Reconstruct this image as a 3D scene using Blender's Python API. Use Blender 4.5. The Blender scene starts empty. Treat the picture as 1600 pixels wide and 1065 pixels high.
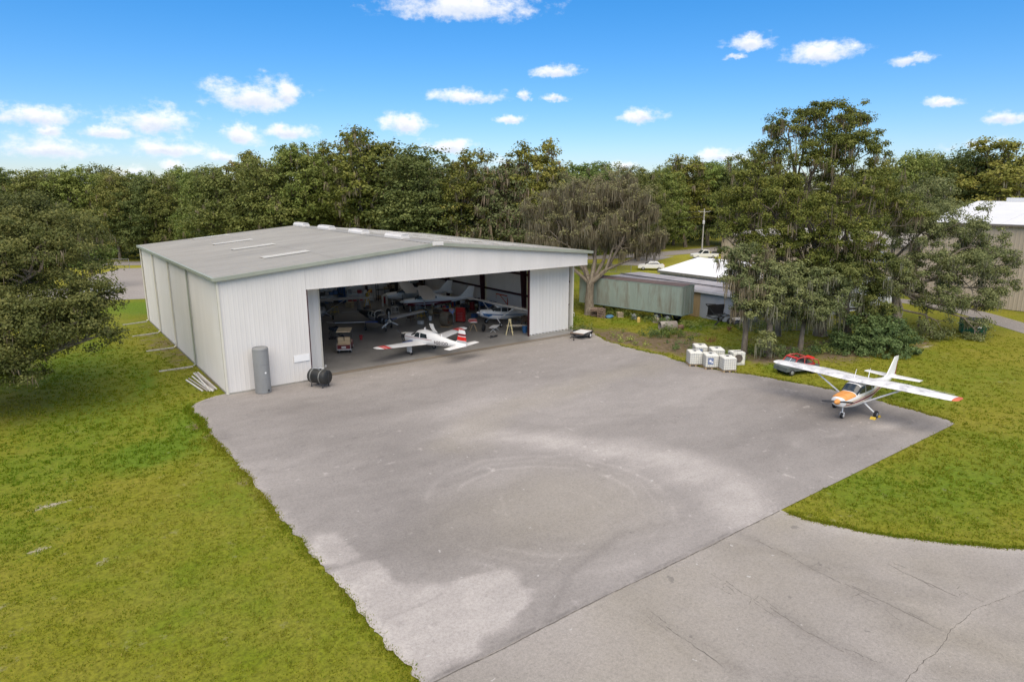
import bpy, bmesh, math, random
import numpy as np
from mathutils import Vector, Matrix

SC = bpy.context.scene
COL = SC.collection
PI = math.pi
R = math.radians

# ------------------------------------------------------------------ camera, sky, sun, exposure
cam_d = bpy.data.cameras.new("camera")
cam = bpy.data.objects.new("camera", cam_d)
COL.objects.link(cam)
cam_d.sensor_width = 36.0
cam_d.lens = 1030.43 / 1600.0 * 36.0
cam_d.clip_start = 0.5
cam_d.clip_end = 6000.0
CAM = Vector((-9.9204, -45.6877, 13.4847))
YAW, PITCH = 0.6367, 0.2245
cam.location = CAM
cam.rotation_euler = (PI / 2 - PITCH, 0.0, -YAW)
SC.camera = cam

SUN_EL, SUN_AZ = R(56), R(214)        # azimuth clockwise from +Y
sun_d = bpy.data.lights.new("sun", 'SUN')
sun_d.energy = 2.9
sun_d.angle = R(75)
sun_d.color = (1.0, 0.875, 0.70)
sun = bpy.data.objects.new("sun", sun_d)
COL.objects.link(sun)
sd = Vector((math.sin(SUN_AZ) * math.cos(SUN_EL), math.cos(SUN_AZ) * math.cos(SUN_EL), math.sin(SUN_EL)))
sun.rotation_euler = sd.to_track_quat('Z', 'Y').to_euler()
sun.location = sd * 200

SC.view_settings.view_transform = 'Standard'
SC.view_settings.look = 'None'
SC.view_settings.exposure = 0.60
SC.view_settings.gamma = 1.0
SC.view_settings.use_curve_mapping = False
SC.render.engine = 'CYCLES'
SC.cycles.max_bounces = 8
SC.cycles.diffuse_bounces = 6
SC.cycles.transparent_max_bounces = 8
SC.cycles.use_denoising = True

# az, el, half width, half height in degrees
CLOUDS = [(32.39, 13.82, 6.39, 1.3), (16.07, 6.72, 3.4, 1.38), (18.58, 7.14, 1.15, 1.21), (1.93, 4.76, 2.9, 0.83),
          (2.66, 3.97, 0.89, 0.51), (9.27, 4.65, 2.66, 1.16), (5.95, 3.98, 2.34, 0.61), (14.78, 4.01, 1.3, 0.94),
          (18.57, 4.4, 1.85, 0.72), (2.56, 2.65, 3.21, 0.77), (9.63, 2.85, 2.88, 0.64), (10.11, 1.66, 0.87, 0.51),
          (13.41, 2.41, 1.19, 0.43), (27.63, 5.11, 1.77, 0.99), (31.15, 3.38, 2.34, 0.71), (32.96, 7.29, 2.84, 0.63),
          (37.53, 7.5, 0.63, 0.44), (40.05, 7.29, 1.15, 0.34), (40.23, 9.22, 1.97, 0.52), (36.48, 5.62, 1.17, 0.4),
          (47.21, 5.72, 1.83, 0.68), (45.81, 1.93, 1.15, 0.41), (54.86, 10.79, 1.84, 0.66), (53.85, 9.91, 0.71, 0.27),
          (60.16, 9.61, 2.48, 0.86), (65.77, 8.83, 1.25, 0.46), (68.2, 5.93, 1.28, 0.38), (71.93, 4.67, 1.25, 0.53),
          (53.55, 2.56, 1.94, 0.69), (7.45, 1.25, 1.25, 0.46),
          # thin broken banks low down
          (2.0, 3.3, 5.0, 1.5, .50), (9.5, 3.5, 4.6, 1.4, .50), (16.5, 3.6, 4.5, 1.3, .55), (25, 3.2, 5.0, 1.2, .60), (36, 2.4, 6.0, 1.0, .62), (52, 2.2, 6.0, 1.0, .60), (-9, 4.0, 6.0, 1.6, .52), (70, 3.0, 6.0, 1.2, .60),
          # the same fair-weather clouds carry on all the way round, beyond what the lens takes in
          (-14, 5.2, 4.2, 1.2), (-26, 8.5, 5.0, 1.6), (-41, 4.0, 4.6, 1.0), (-58, 9.5, 5.5, 1.7), (-75, 5.0, 4.0, 1.1),
          (-93, 11, 6.0, 2.0), (-112, 6.0, 5.0, 1.4), (-131, 9.0, 5.5, 1.8), (-150, 5.0, 4.5, 1.2), (-168, 12, 6.0, 2.2),
          (88, 6.0, 4.4, 1.2), (103, 9.5, 5.2, 1.7), (121, 4.6, 4.6, 1.1), (139, 10, 5.6, 1.9), (157, 6.0, 5.0, 1.4), (172, 8.0, 5.0, 1.5)]

world = bpy.data.worlds.new("World")
SC.world = world
world.use_nodes = True


def build_world():
    nt = world.node_tree
    N, L = nt.nodes, nt.links
    for n in list(N):
        N.remove(n)
    out = N.new('ShaderNodeOutputWorld')
    bg = N.new('ShaderNodeBackground')
    bg.inputs['Strength'].default_value = 0.12
    L.new(bg.outputs[0], out.inputs[0])
    sky = N.new('ShaderNodeTexSky')
    sky.sky_type = 'NISHITA'
    sky.sun_disc = False
    sky.sun_elevation = SUN_EL
    sky.sun_rotation = SUN_AZ
    sky.altitude = 0
    sky.air_density = 1.0
    sky.dust_density = 0.25
    sky.ozone_density = 3.0
    hsv = N.new('ShaderNodeHueSaturation')
    hsv.inputs['Saturation'].default_value = 1.25
    hsv.inputs['Value'].default_value = 1.0
    L.new(sky.outputs[0], hsv.inputs['Color'])
    tc = N.new('ShaderNodeTexCoord')
    sep = N.new('ShaderNodeSeparateXYZ')
    L.new(tc.outputs['Generated'], sep.inputs[0])

    def math_(op, a, b=None, c=None, clamp=False):
        m = N.new('ShaderNodeMath')
        m.operation = op
        m.use_clamp = clamp
        for i, v in enumerate((a, b, c)):
            if v is None:
                continue
            if isinstance(v, (int, float)):
                m.inputs[i].default_value = v
            else:
                L.new(v, m.inputs[i])
        return m.outputs[0]
    az = math_('MULTIPLY', math_('ARCTAN2', sep.outputs['X'], sep.outputs['Y']), 180 / PI)
    el = math_('MULTIPLY', math_('ARCSINE', sep.outputs['Z']), 180 / PI)
    comb = N.new('ShaderNodeCombineXYZ')
    L.new(az, comb.inputs[0])
    L.new(el, comb.inputs[1])

    def noise(scale, detail, rough, sy=1.0):
        mp = N.new('ShaderNodeMapping')
        mp.inputs['Scale'].default_value = (1, sy, 1)
        L.new(comb.outputs[0], mp.inputs[0])
        n = N.new('ShaderNodeTexNoise')
        n.inputs['Scale'].default_value = scale
        n.inputs['Detail'].default_value = detail
        n.inputs['Roughness'].default_value = rough
        L.new(mp.outputs[0], n.inputs['Vector'])
        return n
    n1 = noise(0.55, 7, 0.62, 1.5)
    n2 = noise(1.7, 5, 0.6, 1.2)
    # warp the lookup a little so that outlines billow
    wv = N.new('ShaderNodeVectorMath')
    wv.operation = 'MULTIPLY_ADD'
    sub = N.new('ShaderNodeVectorMath')
    sub.operation = 'SUBTRACT'
    L.new(n2.outputs['Color'], sub.inputs[0])
    sub.inputs[1].default_value = (.5, .5, .5)
    L.new(sub.outputs[0], wv.inputs[0])
    wv.inputs[1].default_value = (1.1, 0.7, 0)
    L.new(comb.outputs[0], wv.inputs[2])
    dens = None
    low = None
    for a, e, w, h, *thin in CLOUDS:
        s = N.new('ShaderNodeVectorMath')
        s.operation = 'SUBTRACT'
        L.new(wv.outputs[0], s.inputs[0])
        s.inputs[1].default_value = (a, e, 0)
        m = N.new('ShaderNodeVectorMath')
        m.operation = 'MULTIPLY'
        L.new(s.outputs[0], m.inputs[0])
        m.inputs[1].default_value = (1 / (w * 1.42), 1 / (h * 1.55), 0)
        ln = N.new('ShaderNodeVectorMath')
        ln.operation = 'LENGTH'
        L.new(m.outputs[0], ln.inputs[0])
        d = math_('SUBTRACT', 1.0, ln.outputs['Value'])
        sp = N.new('ShaderNodeSeparateXYZ')
        L.new(m.outputs[0], sp.inputs[0])
        # flat undersides: density falls off faster below the middle
        cut = math_('MULTIPLY', math_('MINIMUM', math_('ADD', sp.outputs['Y'], 0.12), 0.0), 0.9)
        d = math_('ADD', d, cut)
        if thin:
            d = math_('SUBTRACT', d, thin[0])
        lo = math_('MULTIPLY', math_('MAXIMUM', d, 0.0), math_('MULTIPLY_ADD', sp.outputs['Y'], -0.9, 0.35))
        dens = d if dens is None else math_('MAXIMUM', dens, d)
        low = lo if low is None else math_('MAXIMUM', low, lo)
    # thin veil and fair-weather clouds higher up, all round
    up = N.new('ShaderNodeMapRange')
    up.inputs[1].default_value = 16
    up.inputs[2].default_value = 26
    L.new(el, up.inputs[0])
    vn = N.new('ShaderNodeTexNoise')
    vn.inputs['Scale'].default_value = 4.0
    vn.inputs['Detail'].default_value = 8
    vn.inputs['Roughness'].default_value = 0.6
    L.new(tc.outputs['Generated'], vn.inputs['Vector'])
    hi = math_('MULTIPLY', math_('MULTIPLY_ADD', vn.outputs['Fac'], 2.4, -0.98), up.outputs[0])
    shape = math_('MULTIPLY_ADD', math_('SUBTRACT', n1.outputs['Fac'], 0.5), 1.9, math_('MULTIPLY_ADD', dens, 1.0, -0.08))
    mr = N.new('ShaderNodeMapRange')
    mr.interpolation_type = 'SMOOTHSTEP'
    mr.inputs[1].default_value = 0.0
    mr.inputs[2].default_value = 0.85
    L.new(shape, mr.inputs[0])
    # no cloud grows where no ellipse reaches
    gate = N.new('ShaderNodeMapRange')
    gate.inputs[1].default_value = -0.35
    gate.inputs[2].default_value = 0.05
    L.new(dens, gate.inputs[0])
    fac = math_('MULTIPLY', mr.outputs[0], gate.outputs[0])
    mr2 = N.new('ShaderNodeMapRange')
    mr2.interpolation_type = 'SMOOTHSTEP'
    mr2.inputs[1].default_value = 0.0
    mr2.inputs[2].default_value = 0.5
    L.new(hi, mr2.inputs[0])
    fac = math_('MAXIMUM', fac, mr2.outputs[0], clamp=True)
    shade = N.new('ShaderNodeMixRGB')
    shade.inputs[1].default_value = (6.4, 6.35, 6.25, 1)
    shade.inputs[2].default_value = (3.9, 4.35, 5.25, 1)
    sf = math_('MULTIPLY_ADD', math_('SUBTRACT', n2.outputs['Fac'], 0.5), 0.5, math_('MULTIPLY', low, 2.1), clamp=True)
    L.new(sf, shade.inputs[0])
    mix = N.new('ShaderNodeMixRGB')
    L.new(fac, mix.inputs[0])
    # clear deep blue air, paler towards the horizon, the same all the way round
    er = N.new('ShaderNodeMapRange')
    er.inputs[1].default_value = 0
    er.inputs[2].default_value = 16
    L.new(el, er.inputs[0])
    tint = N.new('ShaderNodeMixRGB')
    tint.inputs[1].default_value = (.60, .62, .80, 1)
    tint.inputs[2].default_value = (.31, .70, .90, 1)
    L.new(er.outputs[0], tint.inputs[0])
    air = N.new('ShaderNodeMixRGB')
    air.blend_type = 'MULTIPLY'
    air.inputs[0].default_value = 1.0
    L.new(hsv.outputs[0], air.inputs[1])
    L.new(tint.outputs[0], air.inputs[2])
    L.new(air.outputs[0], mix.inputs[1])
    L.new(shade.outputs[0], mix.inputs[2])
    L.new(mix.outputs[0], bg.inputs['Color'])


build_world()


# ------------------------------------------------------------------ helpers
def rng(seed):
    return np.random.default_rng(seed)


def vnoise(x, y, seed=0):
    """value noise on numpy arrays, 0..1"""
    x = np.asarray(x, float); y = np.asarray(y, float)
    xi = np.floor(x).astype(np.int64); yi = np.floor(y).astype(np.int64)
    fx = x - xi; fy = y - yi
    fx = fx * fx * (3 - 2 * fx); fy = fy * fy * (3 - 2 * fy)

    def h(a, b):
        n = (a * 374761393 + b * 668265263 + seed * 1442695041) & 0xffffffff
        n = ((n ^ (n >> 13)) * 1274126177) & 0xffffffff
        return ((n ^ (n >> 16)) & 0xffff) / 65535.0
    return (h(xi, yi) * (1 - fx) + h(xi + 1, yi) * fx) * (1 - fy) + (h(xi, yi + 1) * (1 - fx) + h(xi + 1, yi + 1) * fx) * fy


def fbm(x, y, seed=0, oct=4):
    t = 0; a = 1; s = 0
    for i in range(oct):
        t = t + a * vnoise(x * 2 ** i, y * 2 ** i, seed + i * 17); s += a; a *= .55
    return t / s


def sstep(a, b, x):
    t = np.clip((x - a) / (b - a), 0, 1)
    return t * t * (3 - 2 * t)


def prop(o, label=None, cat=None, group=None, kind=None):
    if label: o['label'] = label
    if cat: o['category'] = cat
    if group: o['group'] = group
    if kind: o['kind'] = kind
    return o


def thing(name, label, cat, loc=(0, 0, 0), rz=0.0, group=None, scale=1.0):
    o = bpy.data.objects.new(name, None)
    COL.objects.link(o)
    o.empty_display_size = 0.2
    o.location = loc
    o.rotation_euler = (0, 0, rz)
    o.scale = (scale,) * 3
    return prop(o, label, cat, group)


def children(o):
    return [c for c in COL.objects if c.parent == o]


def dup(root, loc, rz, label=None, group=None, kids=None, scale=1.0):
    """copy of a thing with copies of its parts and sub-parts"""
    r = root.copy(); COL.objects.link(r)
    r.location = loc; r.rotation_euler = (0, 0, rz); r.scale = (scale,) * 3
    if label: r['label'] = label
    if group: r['group'] = group
    for ch in (kids if kids is not None else children(root)):
        c = ch.copy(); COL.objects.link(c); c.parent = r
        for gch in list(ch.children):
            d = gch.copy(); COL.objects.link(d); d.parent = c
    return r


def setup(o, parent=None):
    COL.objects.link(o)
    if parent is not None:
        o.parent = parent
    return o


class MB:
    """collects shapes into one mesh"""
    def __init__(self):
        self.v = []; self.f = []; self.m = []; self.mi = 0

    def add(self, vs, fs):
        b = len(self.v)
        self.v += [tuple(p) for p in vs]
        self.f += [tuple(b + i for i in f) for f in fs]
        self.m += [self.mi] * len(fs)
        return self

    def box(self, c, s, rz=0.0, rx=0.0, ry=0.0, M=None):
        x, y, z = s[0] / 2, s[1] / 2, s[2] / 2
        vs = [Vector((i * x, j * y, k * z)) for k in (-1, 1) for j in (-1, 1) for i in (-1, 1)]
        if rx or ry or rz or M:
            mt = M or Matrix.Rotation(rz, 3, 'Z') @ Matrix.Rotation(ry, 3, 'Y') @ Matrix.Rotation(rx, 3, 'X')
            vs = [mt @ p for p in vs]
        vs = [(p.x + c[0], p.y + c[1], p.z + c[2]) for p in vs]
        return self.add(vs, [(0, 2, 3, 1), (4, 5, 7, 6), (0, 1, 5, 4), (2, 6, 7, 3), (0, 4, 6, 2), (1, 3, 7, 5)])

    def tube(self, pts, r, n=8, cap=True):
        pts = [Vector(p) for p in pts]
        rs = r if isinstance(r, (list, tuple)) else [r] * len(pts)
        rings = []
        t0 = (pts[1] - pts[0]).normalized()
        a = Vector((0, 0, 1)) if abs(t0.z) < .9 else Vector((1, 0, 0))
        u = t0.cross(a).normalized()
        for i, p in enumerate(pts):
            t = (pts[min(i + 1, len(pts) - 1)] - pts[max(i - 1, 0)]).normalized()
            u = (u - t * u.dot(t)).normalized()
            w = t.cross(u)
            rings.append([p + (u * math.cos(2 * PI * k / n) + w * math.sin(2 * PI * k / n)) * rs[i] for k in range(n)])
        return self.loft(rings, cap)

    def loft(self, rings, cap=True, closed=True):
        n = len(rings[0])
        vs = [p for rg in rings for p in rg]
        fs = []
        for i in range(len(rings) - 1):
            for k in range(n if closed else n - 1):
                k2 = (k + 1) % n
                fs.append((i * n + k, i * n + k2, (i + 1) * n + k2, (i + 1) * n + k))
        if cap:
            fs.append(tuple(range(n - 1, -1, -1)))
            fs.append(tuple((len(rings) - 1) * n + k for k in range(n)))
        return self.add(vs, fs)

    def lathe(self, prof, c=(0, 0, 0), axis='z', n=20):
        """prof: (radius, height) pairs"""
        rings = []
        for r, h in prof:
            rg = []
            for k in range(n):
                a = 2 * PI * k / n
                p = (r * math.cos(a), r * math.sin(a), h)
                if axis == 'x': p = (p[2], p[0], p[1])
                if axis == 'y': p = (p[1], p[2], p[0])
                rg.append((p[0] + c[0], p[1] + c[1], p[2] + c[2]))
            rings.append(rg)
        return self.loft(rings, True)

    def grid(self, P):
        """P[i][j] -> point; open sheet"""
        ni, nj = len(P), len(P[0])
        vs = [p for row in P for p in row]
        fs = [(i * nj + j, i * nj + j + 1, (i + 1) * nj + j + 1, (i + 1) * nj + j) for i in range(ni - 1) for j in range(nj - 1)]
        return self.add(vs, fs)

    def poly(self, pts):
        return self.add(pts, [tuple(range(len(pts)))])

    def prism(self, pts, z0, z1):
        n = len(pts)
        vs = [(p[0], p[1], z0) for p in pts] + [(p[0], p[1], z1) for p in pts]
        fs = [tuple(range(n - 1, -1, -1)), tuple(range(n, 2 * n))] + [(i, (i + 1) % n, n + (i + 1) % n, n + i) for i in range(n)]
        return self.add(vs, fs)

    def blob(self, c, s, seed=0, amp=.2, n=8, rings=6):
        rd = random.Random(seed)
        rg = []
        for i in range(rings + 1):
            ph = -PI / 2 + PI * (i + .02) / (rings + .04)
            rg.append([(c[0] + s[0] * math.cos(ph) * math.cos(2 * PI * k / n) * (1 + rd.uniform(-amp, amp)),
                        c[1] + s[1] * math.cos(ph) * math.sin(2 * PI * k / n) * (1 + rd.uniform(-amp, amp)),
                        c[2] + s[2] * math.sin(ph) * (1 + rd.uniform(-amp, amp) * .6)) for k in range(n)])
        return self.loft(rg)

    def mesh(self, name, mats, smooth=False):
        me = bpy.data.meshes.new(name)
        me.from_pydata(self.v, [], self.f)
        mats = mats if isinstance(mats, (list, tuple)) else [mats]
        for m in mats:
            me.materials.append(m)
        if any(self.m):
            me.polygons.foreach_set('material_index', self.m)
        bm = bmesh.new(); bm.from_mesh(me)
        bmesh.ops.recalc_face_normals(bm, faces=bm.faces)
        bm.to_mesh(me); bm.free()
        if smooth:
            me.polygons.foreach_set('use_smooth', [True] * len(me.polygons))
            if hasattr(me, 'set_sharp_from_angle'):
                me.set_sharp_from_angle(angle=R(38))
        me.update()
        return me

    def build(self, name, mats, parent=None, smooth=False, loc=None, rz=None):
        o = bpy.data.objects.new(name, self.mesh(name, mats, smooth))
        if loc is not None: o.location = loc
        if rz is not None: o.rotation_euler = (0, 0, rz)
        return setup(o, parent)


def one(name, mb, mats, label, cat, group=None, smooth=False, loc=None, rz=None):
    return prop(mb.build(name, mats, None, smooth, loc, rz), label, cat, group)


def share(name, me, parent, loc=(0, 0, 0), rz=0):
    o = bpy.data.objects.new(name, me)
    o.location = loc; o.rotation_euler = (0, 0, rz)
    return setup(o, parent)


# ------------------------------------------------------------------ materials
MATS = {}


class NT:
    def __init__(self, name):
        self.m = bpy.data.materials.new(name)
        self.m.use_nodes = True
        self.nt = self.m.node_tree
        self.N, self.L = self.nt.nodes, self.nt.links
        self.b = self.N['Principled BSDF']
        self.out = self.N['Material Output']
        self._tc = None

    def tc(self, which='Object'):
        if self._tc is None:
            self._tc = self.N.new('ShaderNodeTexCoord')
        return self._tc.outputs[which]

    def pos(self):
        g = self.N.new('ShaderNodeNewGeometry')
        return g.outputs['Position']

    def noise(self, scale, detail=4, rough=.55, vec=None, sc=(1, 1, 1), dist=0):
        mp = self.N.new('ShaderNodeMapping')
        mp.inputs['Scale'].default_value = sc
        self.L.new(vec or self.tc(), mp.inputs[0])
        n = self.N.new('ShaderNodeTexNoise')
        n.inputs['Scale'].default_value = scale
        n.inputs['Detail'].default_value = detail
        n.inputs['Roughness'].default_value = rough
        n.inputs['Distortion'].default_value = dist
        self.L.new(mp.outputs[0], n.inputs['Vector'])
        return n.outputs['Fac']

    def ramp(self, fac, stops):
        r = self.N.new('ShaderNodeValToRGB')
        el = r.color_ramp.elements
        while len(el) < len(stops):
            el.new(.5)
        for e, (p, c) in zip(el, stops):
            e.position = p
            e.color = (c, c, c, 1) if isinstance(c, (int, float)) else (*c, 1)
        self.L.new(fac, r.inputs[0])
        return r.outputs['Color']

    def val(self, op, a, b=None, clamp=False):
        m = self.N.new('ShaderNodeMath')
        m.operation = op; m.use_clamp = clamp
        for i, v in enumerate((a, b)):
            if v is None: continue
            if isinstance(v, (int, float)): m.inputs[i].default_value = v
            else: self.L.new(v, m.inputs[i])
        return m.outputs[0]

    def mix(self, fac, a, b, mode='MIX'):
        m = self.N.new('ShaderNodeMixRGB')
        m.blend_type = mode
        for i, v in enumerate((fac, a, b)):
            if isinstance(v, (int, float)): m.inputs[i].default_value = v if i == 0 else (v, v, v, 1)
            elif isinstance(v, (tuple, list)): m.inputs[i].default_value = (*v[:3], 1)
            else: self.L.new(v, m.inputs[i])
        return m.outputs[0]

    def attr(self, name):
        a = self.N.new('ShaderNodeAttribute')
        a.attribute_name = name
        return a.outputs['Fac']

    def base(self, c):
        if isinstance(c, (tuple, list)): self.b.inputs['Base Color'].default_value = (*c[:3], 1)
        else: self.L.new(c, self.b.inputs['Base Color'])

    def bump(self, h, strength=.3, dist=.02):
        b = self.N.new('ShaderNodeBump')
        b.inputs['Strength'].default_value = strength
        b.inputs['Distance'].default_value = dist
        self.L.new(h, b.inputs['Height'])
        self.L.new(b.outputs[0], self.b.inputs['Normal'])

    def set(self, **k):
        for n, v in k.items():
            nm = {'rough': 'Roughness', 'metal': 'Metallic', 'spec': 'Specular IOR Level', 'trans': 'Transmission Weight', 'coat': 'Coat Weight', 'alpha': 'Alpha'}[n]
            self.b.inputs[nm].default_value = v
        return self


def M(name, rgb, rough=.55, var=.12, scale=2.5, metal=0.0, spec=.4, dirt=None, dscale=.6, damt=.5, bump=0.0, coat=0.0, stretch=(1, 1, 1)):
    """painted / plain surface with mottling, optional dirt of its own colour"""
    if name in MATS:
        return MATS[name]
    t = NT(name)
    n = t.noise(scale, 5, .6, sc=stretch)
    lo = tuple(c * (1 - var) for c in rgb); hi = tuple(min(c * (1 + var), .92) for c in rgb)
    c = t.ramp(n, [(.3, lo), (.7, hi)])
    if dirt:
        d = t.noise(dscale, 6, .65, sc=stretch, dist=.4)
        c = t.mix(t.ramp(d, [(.45, 0.0), (.72, damt)]), c, dirt)
    t.base(c)
    t.set(rough=rough, metal=metal, spec=spec, coat=coat)
    if bump:
        t.bump(t.noise(scale * 8, 4), bump, .01)
    MATS[name] = t.m
    return t.m


def m_glass():
    if 'glass' in MATS: return MATS['glass']
    t = NT('glass')
    t.base(t.ramp(t.noise(3), [(.3, (.018, .024, .028)), (.7, (.035, .045, .05))]))
    t.set(rough=.06, spec=.7)
    MATS['glass'] = t.m
    return t.m


GLASS = m_glass()
# ------------------------------------------------------------------ ground, pavement, roads
HW, HL, HE, HR = 32.68, 32.07, 7.92, 9.42       # hangar width, length, eave, ridge
DZ, DX0, REC = 6.73, 5.82, 2.3                   # door head, left jamb, recess of the leaves


def sheet(name, X, Y, z, mat, attrs, parent=None):
    """structured sheet from 2-D arrays X, Y with per-vertex float attributes"""
    ni, nj = X.shape
    co = np.stack([X, Y, np.broadcast_to(z, X.shape)], -1).reshape(-1, 3).astype(np.float32)
    i, j = np.meshgrid(np.arange(ni - 1), np.arange(nj - 1), indexing='ij')
    a = (i * nj + j).ravel()
    q = np.stack([a, a + nj, a + nj + 1, a + 1], -1)
    me = bpy.data.meshes.new(name)
    me.vertices.add(len(co)); me.vertices.foreach_set('co', co.ravel())
    me.loops.add(q.size); me.loops.foreach_set('vertex_index', q.ravel().astype(np.int32))
    me.polygons.add(len(q)); me.polygons.foreach_set('loop_start', np.arange(0, q.size, 4, dtype=np.int32))
    me.update(calc_edges=True)
    n = np.zeros(3)
    if me.polygons[0].normal.z < 0:
        me.flip_normals()
    for k, v in attrs.items():
        at = me.attributes.new(k, 'FLOAT', 'POINT')
        at.data.foreach_set('value', np.asarray(v, np.float32).ravel())
    me.materials.append(mat)
    o = bpy.data.objects.new(name, me)
    return setup(o, parent)


def blob_field(X, Y, blobs):
    f = np.zeros_like(X)
    for x, y, rx, ry, w in blobs:
        f = np.maximum(f, w * np.clip(1.25 - np.hypot((X - x) / rx, (Y - y) / ry), 0, 1))
    return f


SOIL = [(34.2, -3, 3.6, 6, 1.15), (36.0, -8.0, 4.6, 4.8, 1.2), (37, -13, 3.2, 4, .85), (40.0, -6.0, 4.2, 2.4, .75), (40.5, -16, 6.5, 3.4, 1.05), (47, -18, 8, 4.4, 1.05),
        (54, -21.5, 4, 2.2, .7), (34.5, 3, 2, 4, .45), (-1.0, 18, 2.2, 15, .62), (-.6, 4, 1.4, 4, .7), (-.5, 29, 1.5, 4, .5), (44, -11, 5, 3, .55), (46, -5, 4, 3, .5),
        (-2.9, -5.5, .5, 4, .8), (-3.1, -14, .35, 8, .55), (15.5, -31.9, 1.6, .5, .9)]
LUSH = [(-7.5, 2, 6, 10, .55), (-8, 14, 7, 10, .6), (-10.5, -7, 4, 6, .5), (-3.2, -3, 1.5, 4, .55), (24, -35, 7, 3.0, .6), (38, -27, 6, 4, .45), (36.5, -18.5, 3, 2, .6), (-12, -14, 3, 3, .35), (35, 8, 4, 5, .8), (52, -8, 4, 2, .7), (-6.0, -8.2, 3.4, 3.0, 1.0), (-4.0, -5.5, 2.0, 4, .8), (-4.2, 8, 1.1, 8, .75), (-5.6, 22, 1.3, 9, .6), (1, 42, 6, 7, .9), (20, -33, 4, 3, .6),
        (46, -4, 6, 2.0, .9), (43, -2, 3.5, 2, .9), (40, 2, 3, 3, .5), (66, 37, 16, 9, .9), (30, -35, 8, 4, .4)]
SAND = [(-10.9, -16.5, .6, .5, 1), (-9.05, -18.9, .35, .5, 1), (-8.06, -21, .3, .4, 1), (-10.4, -12.3, 1.3, .5, .9), (-9.6, -9.8, .8, .4, .6), (-7.2, -20.2, .3, .25, .8), (-12, -20, .6, .5, .7),
        (-8.6, -26, .5, .4, .5), (-6.5, -27.5, .4, .4, .6), (-1.8, -1.6, .6, .8, .9), (53.5, -22, 2, .6, .8), (60, -18, 1.5, .8, .9), (-4.5, -29, .3, .3, .7), (-6.2, -24, .2, .3, .6)]


def axis(a, b, step, far, grow=1.35):
    mid = list(np.arange(a, b + step / 2, step))
    lo, hi = [], []
    s = step; x = a
    while x > -far:
        s *= grow; x -= s; lo.append(x)
    s = step; x = b
    while x < far:
        s *= grow; x += s; hi.append(x)
    return np.array(lo[::-1] + mid + hi)


def left_edge(y):
    base = np.where(y > -1.3, -2.55 * np.sqrt(np.clip((0.35 - y) / 1.65, 0, 1)), -2.6)
    w = (fbm(y * .35, y * 0 + 3, 21) - .5) * .42 + (fbm(y * 1.9, y * 0 + 9, 22) - .5) * .26 + (fbm(y * 7, y * 0 + 1, 23, 3) - .5) * .16
    return base + w * sstep(.4, -.6, y)


def right_edge(y):
    px = [-31.6, -30.9, -27, -23.5, -18.4, -14.9, -9.9, -5.7, -2.6, -.5, .4]
    vx = [33.0, 33.5, 34.1, 34.2, 32.9, 31.7, 31.9, 31.8, 32.3, 33.3, 33.3]
    return np.interp(y, px, vx) + (fbm(y * .4, y * 0 + 5, 31) - .5) * .6 + (fbm(y * 1.9, y * 0 + 5, 33) - .5) * .3 + (fbm(y * 6, y * 0 + 2, 34) - .5) * .2


def ground_material():
    t = NT('grass_ground')
    p = t.tc()
    big = t.noise(.09, 4, .6, p)
    mid = t.noise(.55, 5, .65, p)
    fine = t.noise(5.5, 6, .7, p)
    tuft = t.noise(14, 4, .7, p)
    c = t.ramp(big, [(.30, (.125, .172, .008)), (.5, (.170, .180, .010)), (.7, (.220, .200, .020))])
    c = t.mix(t.ramp(mid, [(.35, 0.0), (.7, .55)]), c, (.245, .215, .035))
    lu = t.val('MULTIPLY', t.ramp(t.val('ADD', t.attr('lush'), t.val('MULTIPLY', t.val('SUBTRACT', t.noise(.9, 5, .65, p), .5), .8)), [(.12, 0.0), (.75, 1.0)]), t.ramp(t.attr('lush'), [(.02, 0.0), (.15, 1.0)]))
    c = t.mix(t.val('MULTIPLY', lu, .85), c, (.098, .172, .010))
    c = t.mix(t.val('MULTIPLY', t.attr('far'), .8), c, (.30, .28, .035))  # sunlit look of the distant field painted into the grass colour
    dk = t.ramp(fine, [(.30, .52), (.52, 1.0), (.75, 1.34)])
    c = t.mix(1.0, c, dk, 'MULTIPLY')
    c = t.mix(t.ramp(tuft, [(.32, .5), (.46, 0.0)]), c, (.075, .078, .018))
    bare = t.val('MULTIPLY', t.ramp(t.noise(1.3, 6, .7, p), [(.60, 0.0), (.70, 1.0)]), t.ramp(t.noise(.25, 3, .6, p), [(.42, 0.0), (.6, .8)]))
    c = t.mix(t.val('MULTIPLY', bare, .55), c, (.30, .26, .19))
    so = t.val('ADD', t.attr('soil'), t.val('MULTIPLY', t.val('SUBTRACT', t.noise(1.1, 6, .7, p), .5), 1.3))
    sc = t.ramp(t.noise(2.2, 6, .7, p), [(.3, (.085, .060, .040)), (.55, (.150, .108, .072)), (.75, (.250, .195, .135))])
    c = t.mix(t.val('MULTIPLY', t.ramp(so, [(.42, 0.0), (.78, 1.0)]), t.ramp(t.attr('soil'), [(.05, 0.0), (.2, .92)])), c, sc)
    sa = t.val('ADD', t.attr('sand'), t.val('MULTIPLY', t.val('SUBTRACT', t.noise(3.5, 6, .75, p), .5), 1.9))
    c = t.mix(t.val('MULTIPLY', t.ramp(sa, [(.55, 0.0), (.85, .9)]), t.ramp(t.attr('sand'), [(.05, 0.0), (.2, 1.0)])), c, (.36, .32, .25))
    t.base(c)
    t.set(rough=.9, spec=.15)
    t.bump(t.val('ADD', fine, t.val('MULTIPLY', tuft, .6)), .55, .09)
    return t.m


GROUND_M = ground_material()


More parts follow.
